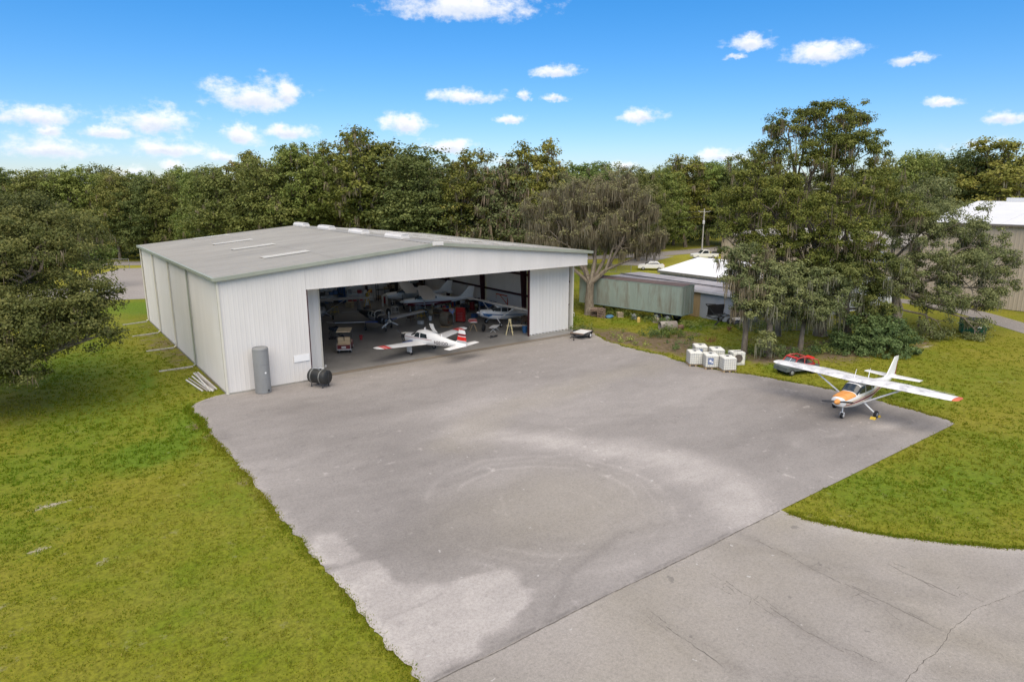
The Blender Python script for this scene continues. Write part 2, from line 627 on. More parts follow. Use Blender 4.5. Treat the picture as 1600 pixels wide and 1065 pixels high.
def build_ground():
    xs = axis(-48, 92, .6, 2500); ys = axis(-56, 66, .6, 2500)
    X, Y = np.meshgrid(xs, ys, indexing='ij')
    j = lambda s, a: (fbm(X * .45, Y * .45, s) - .5) * a
    soil = blob_field(X + j(3, 3), Y + j(5, 3), SOIL)
    lush = blob_field(X + j(7, 2.5), Y + j(9, 2.5), LUSH)
    sand = blob_field(X + j(11, .6), Y + j(13, .6), SAND)
    # crumbs and bare soil along the edge of the paving
    yy = np.clip(Y, -31.6, .3)
    inn = (Y > -31.8) & (Y < .4)
    rim = np.exp(-(np.minimum(np.abs(X - left_edge(yy)), np.abs(X - right_edge(yy))) / .22) ** 2) * inn
    soil = np.maximum(soil, rim * (.35 + .6 * fbm(X * .7, Y * .7, 15)))
    far = sstep(52, 74, Y + X * .45 + j(4, 14))  # mask for the sunlight painted on the distant grass
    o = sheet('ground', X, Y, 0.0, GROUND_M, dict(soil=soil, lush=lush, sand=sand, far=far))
    prop(o, kind='structure')


build_ground()


def seg_d(X, Y, pts):
    d = np.full(X.shape, 1e9)
    for (x0, y0), (x1, y1) in zip(pts[:-1], pts[1:]):
        dx, dy = x1 - x0, y1 - y0
        t = np.clip(((X - x0) * dx + (Y - y0) * dy) / (dx * dx + dy * dy), 0, 1)
        d = np.minimum(d, np.hypot(X - x0 - t * dx, Y - y0 - t * dy))
    return d


def pavement_material(name, warm=0.0):
    t = NT(name)
    p = t.tc()
    tone = t.attr('tone')
    n1 = t.noise(.5, 6, .62, p, (1, 2.2, 1), .3)
    n2 = t.noise(7, 5, .7, p)
    gr = t.noise(38, 3, .75, p)
    v = t.val('ADD', tone, t.val('MULTIPLY', t.val('SUBTRACT', n1, .5), .24))
    c = t.ramp(v, [(.0, (.142, .128, .118)), (.32, (.212, .193, .178)), (.55, (.268, .245, .226)), (.8, (.335, .306, .283)), (1.0, (.43, .396, .365))])
    c = t.mix(t.val('MULTIPLY', t.attr('warm'), .8), c, (.285, .255, .205))
    c = t.mix(t.ramp(n2, [(.25, .35), (.45, 0.0)]), c, (.12, .112, .105))
    n3 = t.noise(10, 3, .75, p)
    c = t.mix(1.0, c, t.ramp(n3, [(.28, .82), (.5, 1.0), (.75, 1.14)]), 'MULTIPLY')
    drip = t.noise(1.6, 2, .5, p)
    c = t.mix(t.ramp(drip, [(.235, .4), (.26, 0.0)]), c, (.10, .093, .086))
    fleck = t.noise(3.1, 2, .5, p)
    c = t.mix(t.ramp(fleck, [(.735, 0.0), (.755, .55)]), c, (.50, .48, .45))
    sp = t.ramp(gr, [(.26, .72), (.5, 1.0), (.74, 1.24)])
    c = t.mix(1.0, c, sp, 'MULTIPLY')
    t.base(c)
    t.set(rough=.88, spec=.22)
    t.bump(t.val('ADD', gr, t.val('MULTIPLY', n2, .4)), .28, .012)
    return t.m


PAVE_M = pavement_material('weathered_asphalt')


def build_apron():
    ys = np.concatenate([np.arange(-31.55, .2, .115), [.2, .35]])
    s = np.linspace(0, 1, 330)
    S_, Y = np.meshgrid(s, ys, indexing='ij')
    XL, XR = left_edge(ys), right_edge(ys)
    X = XL[None, :] * (1 - S_) + XR[None, :] * S_
    el = X - XL[None, :]; er = XR[None, :] - X
    wx = X + (fbm(X * .3, Y * .3, 1) - .5) * 2; wy = Y + (fbm(X * .3, Y * .3, 2) - .5) * 2
    tone = .53 + (fbm(wx * .10, wy * .17, 41) - .5) * .36 + (fbm(wx * .16 + wy * .05, wy * .75, 42, 5) - .5) * .28
    tone += (fbm(X * .9, Y * 1.5, 43) - .5) * .13
    # darker, newer bitumen down the left side below the hangar and on the right by the parked aeroplane
    tone -= .15 * blob_field(wx, wy, [(3.2, -15, 5, 9, 1), (2.5, -21.5, 4.5, 6, 1), (3.0, -26, 3.0, 2.2, .9)])
    tone -= .23 * blob_field(wx, wy, [(28.5, -26, 6.5, 4, 1), (32, -29.5, 3.5, 2.5, 1.1), (32.5, -20, 1.6, 6, .9), (26, -29.5, 6, 1.8, .8), (21, -27, 4, 3, .55), (32.8, -24, 1.5, 4, 1.)])
    tone -= .16 * blob_field(wx, wy, [(2.5, -5.0, 3.5, 2.0, 1), (5, -8.5, 4, 2, .7), (19, -7, 5, 1.6, .6)])
    # pale washed corner nearest the camera, with a lobed edge
    pale = blob_field(X + (fbm(X * .8, Y * .8, 51) - .5) * 1.6, Y + (fbm(X * .8, Y * .8, 52) - .5) * 1.6,
                      [(-1.2, -29.3, 2.8, 2.4, 1.2), (.6, -28.6, 2.2, 1.2, 1.2), (1.5, -29.8, 1.2, .7, 1.1), (-2.0, -26.2, 1.4, 1.7, 1.0), (-1.9, -23.0, .9, 1.6, .8)])
    tone += .36 * sstep(.16, .46, pale)
    tone -= .10 * blob_field(wx, wy, [(4.2, -27.0, 2.6, 2.0, 1), (1.6, -25.4, 2.4, 1.6, .9), (5.5, -29.2, 2.2, 1.2, .8)])
    # pale sandy sweep from the middle to the joint
    sw = seg_d(wx, wy, [(9, -16), (13, -20.5), (15.6, -25), (15.3, -29), (13.2, -31.5)])
    tone += .31 * sstep(2.5, .3, sw)
    tone += .12 * sstep(4.5, 1, seg_d(wx, wy, [(12, -13), (24, -19), (28, -17)]))
    tone += .30 * blob_field(wx, wy, [(29.7, -29.2, 1.5, .6, 1), (31.1, -29.9, 1.0, .35, .8), (25.6, -28.2, .6, .25, .6), (22.6, -27.8, .7, .25, .5)])
    # long dark drips of old sealer and pale flecks
    fl = fbm(X * 2.6, Y * 2.6, 61, 2)
    tone += .32 * sstep(.80, .86, fl) * sstep(.45, .6, fbm(X * .25, Y * .25, 62))
    tone -= .12 * sstep(.76, .84, fbm(X * 1.1, Y * 3.2, 63, 3))
    # tyre scuffs: turning circle
    ang = np.arctan2(Y + 25.2, X - 7.2)
    r = np.hypot(X - 7.2, (Y + 25.2))
    for rr, w_, a in ((4.2, .12, .20), (5.5, .20, .15), (2.1, .06, .20), (4.9, .08, .13), (3.4, .07, .10)):
        on = sstep(.42, .6, fbm(ang * 2.0 + rr, r * .2, 70 + int(rr)))
        tone += a * np.exp(-((r - rr + (fbm(ang * 2, ang * 0, 75) - .5) * .5) / w_) ** 2) * on
    for pts, w_, a in (([(2, -31.4), (4.6, -29.7), (8, -28.9), (11, -29.6)], .16, -.13), ([(-2.4, -28.2), (-.2, -28.2), (1.4, -27.6), (2.8, -27.4)], .07, -.10),
                       ([(4.2, -29.0), (6.2, -28.4), (8.0, -28.0)], .05, .15), ([(8.8, -24.6), (9.3, -26.0), (8.9, -27.4)], .06, .17),
                       ([(13.5, -12), (15, -17), (20, -19.8)], .18, -.07), ([(11.5, -14), (13.5, -17.8), (19, -21)], .16, -.06)):
        tone += a * np.exp(-(seg_d(X, Y, pts) / w_) ** 2)
    # pale dusty rim where soil washes on to it
    tone += .22 * np.exp(-(el / .35) ** 2) * sstep(.35, .6, fbm(X * .7, Y * .7, 81)) + .16 * np.exp(-(er / .4) ** 2)
    tone -= .25 * np.exp(-((el - .55) / .35) ** 2) * sstep(.5, .65, fbm(X * .5, Y * .5, 83)) * sstep(-14, -3, Y)
    # dark damp line at the joint with the taxiway
    tone -= .35 * np.exp(-((Y + 31.47 - (fbm(X * 1.2, X * 0, 88) - .5) * .10) / .05) ** 2) * sstep(.22, .5, fbm(X * 1.4, X * 0, 87)) * (X < 15.3)
    warm = .75 * sstep(2.6, .2, np.hypot((wx - 6.8) / 3.0, (wy + 25.5) / 2.2)) + .55 * sstep(2.4, .2, seg_d(wx, wy, [(8, -17), (13, -13.5), (24, -12), (30, -12)]))
    warm = warm + .55 * sstep(.9, .1, -Y - .3) * sstep(7.4, 8.5, X) * (.4 + fbm(X * .5, Y * 2, 91))
    warm = warm * (.55 + .6 * fbm(X * .6, Y * .6, 92)) + .5 * np.exp(-(er / .9) ** 2) * sstep(-14, -8, Y)
    o = sheet('apron', X, Y, .03, PAVE_M, dict(tone=np.clip(tone, 0, 1), warm=np.clip(warm, 0, 1)))
    prop(o, kind='structure')


build_apron()


def build_taxiway():
    ys = np.arange(-62, -31.2, .14)
    s = np.linspace(0, 1, 260)
    S_, Y = np.meshgrid(s, ys, indexing='ij')
    XL = np.interp(ys, [-62, -45, -36, -31.5], [-14, -9, -4.2, -2.7])
    XR = np.interp(ys, [-62, -50, -43, -39, -36.9, -35.5, -33.7, -32.4, -31.5], [64, 44, 27, 19.5, 17.6, 16.6, 15.4, 15.0, 14.9])
    XR = XR + (fbm(ys * .8, ys * 0, 131) - .5) * .5 + (fbm(ys * 3, ys * 0, 132) - .5) * .22
    X = XL[None, :] * (1 - S_) + XR[None, :] * S_
    er = XR[None, :] - X
    tone = .64 + (fbm(X * .35 - Y * .25, Y * .12 + X * .1, 141, 5) - .5) * .36 + (fbm(X * .9, Y * .9, 142) - .5) * .16
    tone += .20 * np.exp(-(er / .8) ** 2)
    tone += .10 * sstep(3, .5, er)
    tone -= .20 * sstep(.58, .78, fbm(X * .5 + Y * .4, (Y - X) * .14, 143, 4))
    tone += .16 * np.exp(-(seg_d(X, Y, [(17.4, -39.9), (14.0, -39.35), (11.7, -39.3), (7.0, -39.6)]) / .12) ** 2)
    for lx in (11.8, 8.5, 5.0):
        tone -= .20 * np.exp(-((X - lx + (fbm(Y * .6, Y * 0, 160 + int(lx)) - .5) * .5) / .35) ** 2) * sstep(.35, .6, fbm(Y * .5, X * .5, 161))
    for pts, w_, a in (([(4.0, -31.8), (4.6, -33.6), (4.3, -35.8)], .12, -.12), ([(3, -34), (7, -33.2), (13, -32.2)], .3, -.05)):
        tone += a * np.exp(-(seg_d(X, Y, pts) / w_) ** 2)
    warm = .25 + .75 * fbm(X * .5, Y * .5, 151) * sstep(.3, .7, fbm(X * .15, Y * .15, 152)) + .5 * np.exp(-(np.hypot((X - 14.6) / 1.6, (Y + 32.4) / .6)) ** 2)
    o = sheet('taxiway', X, Y, .02, PAVE_M, dict(tone=np.clip(tone, 0, 1), warm=np.clip(warm, 0, 1)))
    prop(o, kind='structure')


build_taxiway()


def build_cracks():
    """open cracks and joints: thin dark filled ribbons just proud of the paving"""
    r = random.Random(5)
    m = MB()

    def crack(pts, w, z, jit, step=.10, gap=.0):
        pts = [Vector((*p, 0)) for p in pts]
        path = []
        for a, b in zip(pts[:-1], pts[1:]):
            n = max(1, int((b - a).length / step))
            path += [a.lerp(b, i / n) for i in range(n)]
        path.append(pts[-1])
        off = 0; row = []
        nrm = Vector((-(pts[-1] - pts[0]).y, (pts[-1] - pts[0]).x, 0)).normalized()
        for i, p in enumerate(path):
            off = off * .9 + r.uniform(-jit, jit)
            ww = w * r.uniform(.25, 1.3)
            q = p + nrm * off
            row.append([(q.x - nrm.x * ww / 2, q.y - nrm.y * ww / 2, z), (q.x + nrm.x * ww / 2, q.y + nrm.y * ww / 2, z)])
            if gap and r.random() < gap and len(row) > 2:
                m.grid(row); row = []
                off = r.uniform(-.15, .15)
        if len(row) > 1: m.grid(row)
    for lx, y0, y1, k in ((11.8, -32.4, -39.0, 5), (8.4, -32.8, -37.8, 5), (5.0, -33.0, -36.0, 1), (14.2, -36.2, -38.8, 3)):
        crack([(lx + .1, y0), (lx - .05, (y0 + y1) / 2), (lx - .1, y1)], .022, .0245, .030, .10, .05)
        for j in range(k):
            y = r.uniform(y1, y0); x = lx + r.uniform(-.4, .4)
            crack([(x, y), (x + r.uniform(-.25, .25), y - r.uniform(.4, 1.0))], .016, .0245, .035, .07, .06)
            if j % 2: crack([(x - .3, y), (x + .4, y + r.uniform(-.3, .3))], .014, .0245, .04, .06, .08)
    crack([(18.2, -40.2), (14.0, -39.35), (11.7, -39.3), (8.0, -39.5)], .018, .0245, .03, .10, .02)
    crack([(-2.6, -31.60), (3, -31.56), (9, -31.58), (14.9, -31.57)], .030, .0345, .012, .12, .0)
    mt = M('crack_filler', (.105, .094, .080), .95, .3, 3)
    prop(m.build('pavement_cracks', mt), kind='stuff')


build_cracks()


def ribbon(name, pts, widths, z, tone0, warm0, seed):
    pts = np.array(pts, float); n = 90
    d = np.concatenate([[0], np.cumsum(np.hypot(*np.diff(pts, axis=0).T))])
    s = np.linspace(0, d[-1], n)
    cx = np.interp(s, d, pts[:, 0]); cy = np.interp(s, d, pts[:, 1]); w = np.interp(s, d, widths)
    k = np.ones(9) / 9
    cx[4:-4] = np.convolve(cx, k, 'valid'); cy[4:-4] = np.convolve(cy, k, 'valid')
    tx = np.gradient(cx); ty = np.gradient(cy); ln = np.hypot(tx, ty)
    nx, ny = -ty / ln, tx / ln
    u = np.linspace(-.5, .5, 14)
    X = cx[:, None] + nx[:, None] * w[:, None] * u[None]; Y = cy[:, None] + ny[:, None] * w[:, None] * u[None]
    tone = tone0 + (fbm(X * .3, Y * .3, seed) - .5) * .25
    o = sheet(name, X, Y, z, PAVE_M, dict(tone=tone, warm=np.full(X.shape, warm0)))
    return prop(o, kind='structure')


ribbon('road', [(-120, 178), (-40, 128), (2, 99), (26, 87.5), (57, 67), (80, 54), (95, 50.2), (114, 50.5), (134, 52), (190, 60)], [7] * 10, .034, .46, .2, 201)
ribbon('driveway', [(6, 88), (3.5, 80), (1.6, 72), (-1, 60), (-1.6, 50.5)], [5, 9, 10, 12, 8], .026, .66, .1, 203)
ribbon('parking_pad', [(-14, 62), (-5, 58.5), (8, 52.5), (22, 44)], [14, 13, 11, 8], .022, .66, .1, 205)
ribbon('track', [(46, 12), (64, 2.5), (76, -4.5), (78.5, -11), (76.5, -16.5), (70, -24), (60, -36)], [3.2, 3.4, 3.4, 3.6, 3.6, 3.6, 3.6], .022, .42, .12, 207)
ribbon('shed_yard', [(80, 38.5), (89, 44), (98, 48.5)], [4.5, 5, 7], .018, .60, .25, 209)

# floor of the hangar
mf = NT('concrete_floor')
fn = mf.noise(.25, 5, .6, sc=(1, 1, 1)); fs = mf.noise(2.5, 6, .7)
fc = mf.ramp(fn, [(.3, (.17, .163, .15)), (.7, (.28, .268, .25))])
fc = mf.mix(mf.ramp(fs, [(.55, 0.0), (.72, .6)]), fc, (.075, .072, .066))
mf.base(fc); mf.set(rough=.42, spec=.4); mf.bump(fs, .1, .004)
fl = MB().box((HW / 2, (HL + .35) / 2, .015), (HW - .1, HL - .35 - .06, .06))
prop(fl.build('floor', mf.m), kind='structure')
# worn sill strip where the door tracks run
mt = M('door_track', (.20, .165, .125), .7, .3, 1.2, dirt=(.07, .06, .05), stretch=(.3, 3, 1))
prop(MB().box(((DX0 + HW) / 2 + .8, .62, .052), (HW - DX0 - 1.7, .55, .02)).build('door_track', mt), kind='structure')
# ------------------------------------------------------------------ the hangar
WHITE_STEEL = M('white_steel', (.675, .645, .61), .45, .05, .7, dirt=(.60, .58, .53), dscale=.3, damt=.3, stretch=(1.2, 1.2, .25))
DOOR_WHITE = M('door_white', (.71, .69, .65), .4, .04, .8, dirt=(.55, .52, .47), dscale=.4, damt=.25, stretch=(3, 3, .3))
LINER = M('liner_white', (.80, .775, .74), .7, .06, .8)
ROOF_STEEL = M('roof_steel', (.285, .272, .245), .55, .12, .5, dirt=(.20, .193, .175), dscale=.25, damt=.6, stretch=(.4, 1.6, 1))
TRIM_GREEN = M('trim_green', (.30, .32, .26), .5, .10, 1.0)
CREAM = M('cream_trim', (.62, .59, .50), .5, .06, 1.0)
MAROON = M('maroon_steel', (.050, .012, .017), .45, .2, 1.5)
ALU = M('aluminium', (.52, .52, .52), .35, .12, 2, metal=.7)
BLACK = M('black_rubber', (.018, .018, .019), .75, .25, 4)
DARK = M('dark_metal', (.045, .045, .048), .5, .3, 3)
CONC = M('concrete', (.36, .345, .31), .85, .2, 3, dirt=(.16, .15, .11), dscale=1.2)


def skylight_material():
    t = NT('skylight_panel')
    t.base(t.ramp(t.noise(1.2, 5), [(.3, (.80, .78, .71)), (.7, (.90, .88, .82))]))
    t.set(rough=.5)
    tr = t.N.new('ShaderNodeBsdfTranslucent')
    tr.inputs['Color'].default_value = (.9, .9, .86, 1)
    ms = t.N.new('ShaderNodeMixShader')
    ms.inputs[0].default_value = .48
    t.L.new(t.b.outputs[0], ms.inputs[1]); t.L.new(tr.outputs[0], ms.inputs[2])
    t.L.new(ms.outputs[0], t.out.inputs[0])
    return t.m


def ribbed(mb, p0, p1, zlo, zhi, rib=.305, h=.028, prof=None):
    """upright ribbed sheet from p0 to p1 (xy); ribs stand out to the right hand side of p0->p1"""
    p0, p1 = np.array(p0, float), np.array(p1, float)
    d = p1 - p0; ln = np.hypot(*d); d = d / ln; nrm = np.array([d[1], -d[0]])
    ts = []
    n = max(1, int(round(ln / rib))); st = ln / n
    for i in range(n):
        ts += [(i * st, 0), (i * st + st * .62, 0), (i * st + st * .70, h), (i * st + st * .90, h), (i * st + st * .98, 0)]
    ts.append((ln, 0))
    P = []
    for t, o in ts:
        q = p0 + d * t + nrm * o
        P.append([(q[0], q[1], zlo(q[0], q[1])), (q[0], q[1], zhi(q[0], q[1]))])
    return mb.grid(P)


def roof_z(x):
    return HE + (HR - HE) * (1 - abs(x - HW / 2) / (HW / 2))


BAYS = [0.0, 9.2, 17.0, 24.8, HL]


def build_hangar():
    h = thing('hangar', 'large white metal aircraft hangar with its wide door standing open and grey ribbed roof', 'hangar')
    zr = lambda x, y: roof_z(x) - .03
    f = lambda v: (lambda x, y: v)
    # left side wall in four bays
    for a, b in zip(BAYS[:-1], BAYS[1:]):
        ribbed(MB(), (0, b - .02), (0, a + .02), f(.04), f(HE - .05)).build('wall_panel', WHITE_STEEL, h)
    # front: wall left of the door, then the header over it
    ribbed(MB(), (0.02, 0), (DX0, 0), f(.04), zr, h=.009).build('front_wall', WHITE_STEEL, h)
    ribbed(MB(), (DX0 + .01, 0), (HW, 0), f(DZ), zr, h=.009).build('header', WHITE_STEEL, h)
    m = MB().box(((DX0 + HW) / 2, .05, DZ - .03), (HW - DX0, .14, .10))
    m.build('header_trim', WHITE_STEEL, h)
    ribbed(MB(), (HW, 0.0), (HW, REC), f(DZ), f(HE - .06)).build('header_return', WHITE_STEEL, h)
    MB().box(((DX0 + HW) / 2, REC / 2 + .06, DZ + .05), (HW - DX0 - .1, REC - .05, .04)).build('soffit', LINER, h)
    # right and rear walls
    for a, b in zip([REC] + BAYS[1:-1], BAYS[1:]):
        ribbed(MB(), (HW, a + .02), (HW, b - .02), f(.04), f(HE - .05)).build('wall_panel', LINER, h)
    ribbed(MB(), (HW, HL), (0, HL), f(.04), zr).build('rear_wall', LINER, h)
    # trims
    FL = M('base_flashing', (.30, .285, .25), .8, .25, 1.2, dirt=(.14, .12, .09))
    MB().box((DX0 / 2, -.035, .07), (DX0 - .2, .03, .12)).build('base_flashing', FL, h)
    MB().box((-.045, HL / 2, .07), (.03, HL - .3, .12)).build('base_flashing', FL, h)
    tr = MB()
    tr.box((-.03, -.03, HE / 2), (.14, .14, HE - .1)).build('corner_trim', CREAM, h)
    MB().box((-.03, HL + .03, HE / 2), (.14, .14, HE - .1)).build('corner_trim', CREAM, h)
    MB().box((HW + .04, REC - .05, DZ / 2), (.16, .55, DZ)).build('corner_trim', CREAM, h)
    MB().box((DX0 + .03, .06, DZ / 2 - .02), (.07, .16, DZ - .06)).build('jamb', MAROON, h)
    for y in BAYS[1:]:
        s = MB()
        yy = min(y, HL - .12)
        s.tube([(-.13, yy, HE - .1), (-.13, yy, .25), (-.32, yy, .12)], .062, 8)
        s.build('downspout', TRIM_GREEN if y == BAYS[1] else CREAM, h)
    SKY_Y = (6.45, 15.2, 22.2, 31.0)
    ADDED_SKY_R = [2.2 + 2.9 * i for i in range(11)]  # unseen far-slope strips, added to let more daylight into the hangar
    # roof: two courses of sheets on each slope, the upper lapping over the lower
    cr = HW / 2
    for side in (-1, 1):
        for a, b in zip([-.35] + BAYS[1:-1], BAYS[1:-1] + [HL + .25]):
            for (u0, u1, lift) in ((0.0, .52, 0.0), (.51, 1.0, .014)):
                mb = MB()
                n = max(2, int((b - a) / .61)); st = (b - a) / n
                ys = []
                for i in range(n):
                    ys += [(a + i * st, 0), (a + i * st + st * .80, 0), (a + i * st + st * .84, .04), (a + i * st + st * .94, .04), (a + i * st + st * .98, 0)]
                ys.append((b - .004, 0))
                us = [u0, .305, .515, u1] if u0 == 0 else ([u0, .60, .83, u1] if side > 0 else [u0, u1])
                P = []
                for y, o in ys:
                    row = []
                    for u in us:
                        x = cr + side * (cr + .25) * (1 - u)
                        z = HE + (HR - HE) * (1 - (abs(x - cr)) / cr) + .03 + lift + o
                        row.append((x, y, z))
                    P.append(row)
                mb.grid(P)
                if len(us) == 4:        # openings under the translucent strips
                    keep = []
                    for fc_ in mb.f:
                        ym = sum(mb.v[i][1] for i in fc_) / 4; xm = sum(mb.v[i][0] for i in fc_) / 4
                        xs_ = min(xm, HW - xm)
                        if not ((4.9 < xs_ < 8.3 or 9.8 < xs_ < 13.4) and any(abs(ym - q) < .5 for q in (SKY_Y if side < 0 else ADDED_SKY_R))):
                            keep.append(fc_)
                    mb.f = keep; mb.m = [0] * len(keep)
                mb.build('roof_panel', ROOF_STEEL, h)
    slope = math.atan2(HR - HE, cr)
    sk = skylight_material()

    def lite(xa, xb, y):
        # one corrugated translucent sheet over the opening
        MB().grid([[(x, y + j * .155, roof_z(x) + (.125 if j % 2 else .105)) for x in (xa, xb)] for j in range(-4, 5)]).build('seen_or_added_skylight', sk, h)

    for y in SKY_Y:
        lite(4.8, 8.4, y)

    for y in ADDED_SKY_R:  # added strips that brighten the interior, two to a row
        for x, w in ((6.6, 3.7), (11.65, 3.95)):
            lite(HW - x - w / 2, HW - x + w / 2, y)
    for y in (6.6, 14.6, 22.9, 30.6):
        v = MB()
        v.prism([(-.42, 0), (.42, 0), (.42, .22), (.30, .40), (-.30, .40), (-.42, .22)], -1.55, 1.55)
        v.v = [(p[0] + cr, p[2] + y, p[1] + HR - .0) for p in v.v]
        o = v.build('ridge_vent', WHITE_STEEL, h)
        e = MB().box((cr, y, HR + .43), (.5, 3.2, .03)); e.build('vent_cap', WHITE_STEEL, o)
    MB().box((cr - .28, HL / 2, HR + .055), (.6, HL + .5, .03), ry=-slope).build('ridge_cap', ROOF_STEEL, h)
    MB().box((cr + .28, HL / 2, HR + .06), (.6, HL + .5, .03), ry=slope).build('ridge_cap', ROOF_STEEL, h)
    # eave gutter and green rake trim along the gable
    MB().box((-.27, HL / 2, HE - .06), (.20, HL + .8, .20)).build('gutter', TRIM_GREEN, h)
    MB().box((HW + .27, HL / 2, HE - .06), (.20, HL + .8, .20)).build('gutter', TRIM_GREEN, h)
    L_ = math.hypot(cr + .3, (HR - HE) * (cr + .3) / cr)
    for s in (-1, 1):
        MB().box((cr + s * (cr + .3) / 2, -.31, (HE + HR) / 2 - .06), (L_, .16, .24), ry=s * slope).build('rake_trim', TRIM_GREEN, h)
        MB().box((cr + s * (cr + .3) / 2, HL + .2, (HE + HR) / 2 - .06), (L_, .12, .2), ry=s * slope).build('rake_trim', TRIM_GREEN, h)
    MB().box((cr, -.42, HR + .0), (.95, .10, .30)).box((cr, -.475, HR - .02), (.66, .02, .14)).build('gable_cap', [WHITE_STEEL], h)
    # door leaves run back into the recess
    for (x0, x1, y) in ((4.75, 7.52, REC), (27.55, 32.45, REC)):
        o = ribbed(MB(), (x0, y), (x1, y), f(.08), f(DZ + .04), rib=.40, h=.014).build('door_leaf', DOOR_WHITE, h)
        ex = x1 if x0 < 10 else x0
        e = MB().box((ex, y + .05, DZ / 2), (.10, .18, DZ))
        e.build('door_edge', MAROON if x0 > 10 else CREAM, o)
        MB().box(((x0 + x1) / 2, y + .06, .10), (x1 - x0, .12, .12)).build('bottom_rail', CREAM, o)
    # steel frame inside
    def column(x, y, inward):
        c = MB()
        d0, d1 = .32, .78
        for z0, z1 in ((0.05, HE - .2),):
            w = .26
            for (da, db) in ((0, .03),):
                pass
            xi0, xi1 = x + inward * d0, x + inward * d1
            c.add([(x, y - w / 2, z0), (x, y + w / 2, z0), (x, y - w / 2, z1), (x, y + w / 2, z1),
                   (x + inward * .03, y - w / 2, z0), (x + inward * .03, y + w / 2, z0), (x + inward * .03, y - w / 2, z1), (x + inward * .03, y + w / 2, z1)],
                  [(0, 1, 3, 2), (4, 6, 7, 5), (0, 4, 5, 1), (2, 3, 7, 6), (0, 2, 6, 4), (1, 5, 7, 3)])
            c.add([(xi0, y - w / 2, z0), (xi0, y + w / 2, z0), (xi1, y - w / 2, z1), (xi1, y + w / 2, z1),
                   (xi0 - inward * .03, y - w / 2, z0), (xi0 - inward * .03, y + w / 2, z0), (xi1 - inward * .03, y - w / 2, z1), (xi1 - inward * .03, y + w / 2, z1)],
                  [(0, 1, 3, 2), (4, 6, 7, 5), (0, 4, 5, 1), (2, 3, 7, 6), (0, 2, 6, 4), (1, 5, 7, 3)])
            c.add([(x + inward * .03, y - .012, z0), (xi0 - inward * .03, y - .012, z0), (xi1 - inward * .03, y - .012, z1), (x + inward * .03, y - .012, z1),
                   (x + inward * .03, y + .012, z0), (xi0 - inward * .03, y + .012, z0), (xi1 - inward * .03, y + .012, z1), (x + inward * .03, y + .012, z1)],
                  [(0, 1, 2, 3), (4, 7, 6, 5), (0, 3, 7, 4), (1, 5, 6, 2)])
        c.build('column', MAROON, h)
    for y in BAYS[1:-1] + [HL - .3]:
        column(HW - .24, y, -1); column(.24, y, 1)
        rf = MB()
        for s in (-1, 1):
            rf.box((cr + s * cr / 2, y, (HE + HR) / 2 - .55), (L_ - .8, .22, .55), ry=s * slope)
        rf.build('rafter', MAROON, h)
    column(HW - .24, REC + 1.1, -1)
    for z in (2.5, 4.75, 6.6):
        MB().box((HW - .13, (HL + REC) / 2, z), (.20, HL - REC - .2, .09)).box((HW - .05, (HL + REC) / 2, z + .06), (.03, HL - REC - .2, .16)).build('girt', MAROON, h)
        MB().box((.13, HL / 2, z), (.20, HL - .3, .09)).build('girt', MAROON, h)
        if z > 3:
            MB().box((HW / 2, HL - .13, z), (HW - .6, .20, .09)).build('girt', MAROON, h)
    for k in range(-5, 6):
        x = cr + k * 2.9
        MB().box((x, HL / 2, roof_z(x) - .16), (.08, HL - .3, .2)).build('purlin', MAROON, h)
    for x in (8.2, 16.3, 24.5):
        MB().box((x, HL - .25, 4.4), (.22, .3, 8.6)).build('column', MAROON, h)
    # liner added unseen under the roof sheets, white to bounce light inside
    def liner(x0, x1, ya, yb):
        MB().grid([[(x, y, roof_z(x) - .045) for y in (ya, yb)] for x in (x0, x1)]).build('added_bounce_liner', LINER, h)
    liner(.15, 4.8, .15, HL - .12); liner(8.45, cr, .15, HL - .12)
    ye = [.15] + [q + d for q in SKY_Y for d in (-.55, .55)] + [HL - .12]
    for ya, yb in zip(ye[0::2], ye[1::2]):
        if yb - ya > .2: liner(4.8, 8.45, ya, yb)
    liner(HW - 4.8, HW - .15, .15, HL - .12); liner(HW - 9.7, HW - 8.45, .15, HL - .12); liner(cr, HW - 13.5, .15, HL - .12)
    ye = [.15] + [q + d for q in ADDED_SKY_R for d in (-.55, .55)] + [HL - .12]
    for ya, yb in zip(ye[0::2], ye[1::2]):
        if yb - ya > .2:
            liner(HW - 8.45, HW - 4.8, ya, yb); liner(HW - 13.5, HW - 9.7, ya, yb)
    sg = MB().box((5.15, -.06, 1.82), (1.12, .025, .50))
    one('sign', sg, M('blank_sign', (.80, .79, .77), .45, .03), 'blank white panel fixed to the hangar front beside the door jamb', 'sign')


build_hangar()
